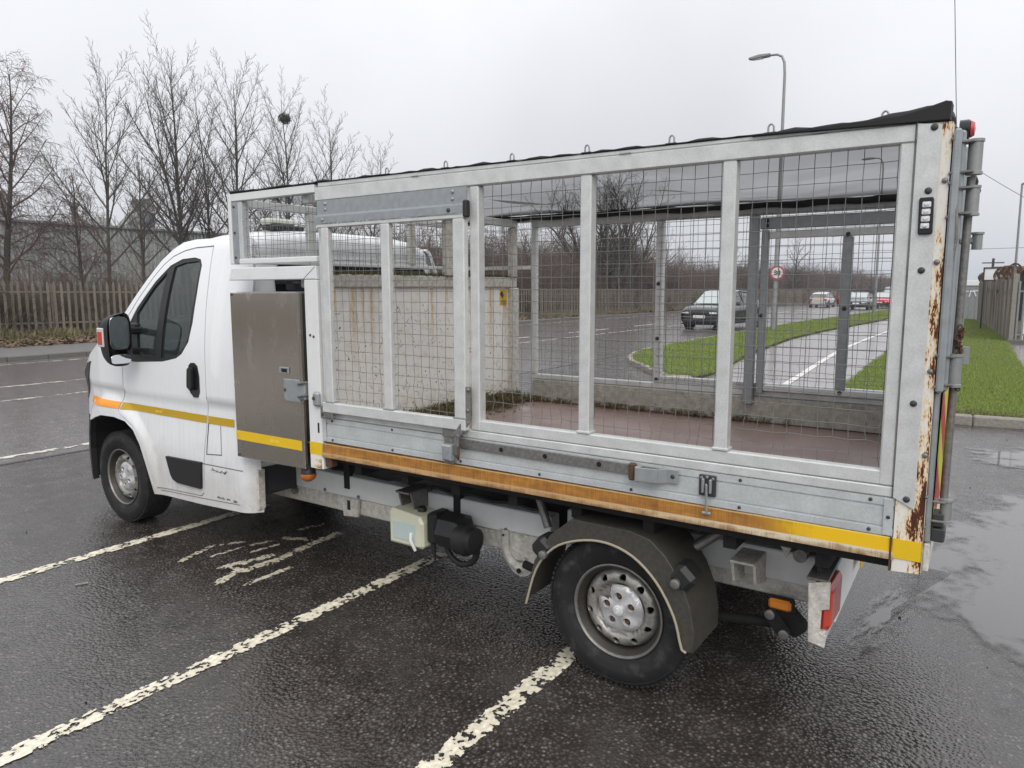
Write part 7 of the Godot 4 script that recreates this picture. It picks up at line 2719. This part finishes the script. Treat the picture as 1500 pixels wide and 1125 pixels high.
	b.box(Vector3(0, 0.37, L * 0.5 - 0.06), Vector3(hw * 1.6, 0.20, 0.14), 0.05)
	b.box(Vector3(0, 0.245, L * 0.5 - 0.10), Vector3(hw * 1.7, 0.06, 0.16), 0.02)
	put("grille", b, M.rubber, o)
	b = B.new()
	b.box(Vector3(0, 0.55, L * 0.5 + 0.012), Vector3(0.52, 0.11, 0.01), 0.002)
	put("number_plate", b, M.sign_white, o)
	b = B.new()
	b.box(Vector3(0, 0.72 if called != "van" else 0.5, -L * 0.5 - 0.006), Vector3(0.52, 0.11, 0.012), 0.002)
	put("number_plate", b, M.yellow, o)
	return o


func build_cars() -> void:
	M.car_glass = mat(Color(0.015, 0.018, 0.018), 0.05)
	M.car_glass.clearcoat_enabled = true
	M.car_glass.metallic_specular = 1.0
	M.skylit_screen_glass = mat(Color(0.36, 0.40, 0.39), 0.05)  # bright sky reflection on the windscreens is put into this pale colour
	M.skylit_screen_glass.metallic_specular = 1.0
	M.skylit_screen_glass.clearcoat_enabled = true
	var paint_of := func(c: Color) -> StandardMaterial3D:
		var m := mat(c, 0.3, 0.2)
		m.clearcoat_enabled = true
		m.clearcoat = 0.8
		m.clearcoat_roughness = 0.08
		return m
	var suv := {"L": 4.37, "W": 1.92, "r": 0.37, "front": 0.90, "rear": 0.82, "zs": [-2.19, -2.0, -0.6, 0.75, 1.1, 2.0, 2.19], "yt": [1.02, 1.12, 1.05, 1.00, 1.02, 0.93, 0.80], "gz": [-2.05, -1.75, -1.2, 0.0, 0.35, 1.25], "gy": [1.12, 1.42, 1.55, 1.63, 1.59, 1.01], "roof": [-1.85, 0.40], "pillars": [[1.15, 0.42, 0.07], [-0.1, -0.1, 0.09], [-1.2, -1.2, 0.10], [-1.95, -1.7, 0.16]], "mirror": 0.78}
	var s := car("black_suv", "black sport utility car driving towards the camera past the grass island", Vector3(-9.85, 0.0, -28.6), deg_to_rad(-7), paint_of.call(Color(0.022, 0.027, 0.027)), suv)
	for sg: float in [1.0, -1.0]:
		var b := B.new()
		b.lathe(PackedVector2Array([Vector2(0.05, 0.0), Vector2(0.045, 0.02), Vector2(0.0, 0.025)]), Vector3(sg * 0.70, 0.79, 2.10), Basis(Vector3.RIGHT, Vector3.BACK, Vector3.DOWN), 12)
		put("running_lamp", b, M.sign_white, s)
	var hatch := {"L": 4.2, "W": 1.78, "r": 0.32, "front": 0.85, "rear": 0.75, "zs": [-2.1, -1.9, -0.6, 0.85, 1.2, 1.9, 2.1], "yt": [0.88, 0.98, 0.95, 0.92, 0.92, 0.80, 0.70], "gz": [-2.0, -1.55, -0.9, 0.0, 0.35, 1.3], "gy": [0.98, 1.32, 1.43, 1.47, 1.43, 0.93], "roof": [-1.6, 0.30], "pillars": [[1.22, 0.32, 0.06], [-0.15, -0.2, 0.08], [-1.1, -1.1, 0.08], [-1.85, -1.5, 0.14]], "mirror": 0.88, "lights": true}
	car("silver_car", "silver car driving away on the far lane", Vector3(-15.4, gy(-75), -75.5), PI, paint_of.call(Color(0.55, 0.54, 0.54)), hatch)
	car("red_car", "red car driving away ahead of the silver car", Vector3(-15.2, gy(-87), -88.0), PI, paint_of.call(Color(0.50, 0.03, 0.035)), hatch)
	car("grey_car", "dark grey car coming towards the camera in the near lane", Vector3(-10.6, gy(-67), -67.0), 0.0, paint_of.call(Color(0.16, 0.18, 0.19)), hatch)
	car("red_car", "bright red car coming towards the camera behind the grey car", Vector3(-9.75, gy(-73), -74.5), -0.05, paint_of.call(Color(0.62, 0.02, 0.045)), hatch)
	var van := {"L": 5.0, "W": 1.95, "r": 0.35, "front": 0.9, "rear": 1.0, "zs": [-2.5, -2.3, 0.9, 1.5, 2.3, 2.5], "yt": [1.75, 1.80, 1.25, 1.20, 1.05, 0.92], "gz": [-2.45, -2.3, 0.5, 1.0, 1.75], "gy": [1.85, 2.0, 2.03, 2.0, 1.2], "roof": [-2.4, 0.95], "pillars": [[1.6, 1.0, 0.09], [0.3, 0.3, 0.5], [-0.5, -0.5, 1.2], [-1.6, -1.6, 1.4]], "mirror": 1.35, "roof_mat": M.white}
	car("van", "white van following the bright red car towards the camera", Vector3(-9.9, gy(-82), -83.0), -0.03, M.white, van)


func build_small() -> void:
	# loose stones and grit lying on the wet asphalt
	var b := B.new()
	for k in 10:
		var a := Vector3(rng.randfn(), rng.randfn(), rng.randfn()).normalized()
		var c := a.cross(Vector3(rng.randfn(), rng.randfn(), rng.randfn())).normalized()
		var d := a.cross(c)
		b.tri(a, c, -a * 0.4 + d); b.tri(c, a * -0.6 - c * 0.3, d)
	var q := SphereMesh.new()
	q.radius = 0.5; q.height = 0.7; q.radial_segments = 7; q.rings = 3
	var xs := []
	for k in 420:
		var x := rng.randf_range(-7.0, 3.0)
		var z := rng.randf_range(-7.5, 2.0)
		var s := 0.004 + 0.008 * pow(rng.randf(), 4.0)
		xs.append(Transform3D(Basis.from_euler(Vector3(rng.randf() * 6, rng.randf() * 6, rng.randf() * 6)).scaled(Vector3(s * rng.randf_range(0.7, 1.8), s, s)), Vector3(x, s * 0.35, z)))
	stuff("loose_grit", "small dark stones and grit scattered over the wet parking area", "grit", q, M.under, xs)
	b = B.new()
	b.box(Vector3.ZERO, Vector3(0.065, 0.006, 0.014), 0.002)
	var o := put("wood_chip", b, M.concrete, null, Vector3(-3.92, 0.006, 0.66))
	o.rotation.y = 1.1
	tag(o, "small pale wood splinter lying between the two parking bay lines", "splinter")
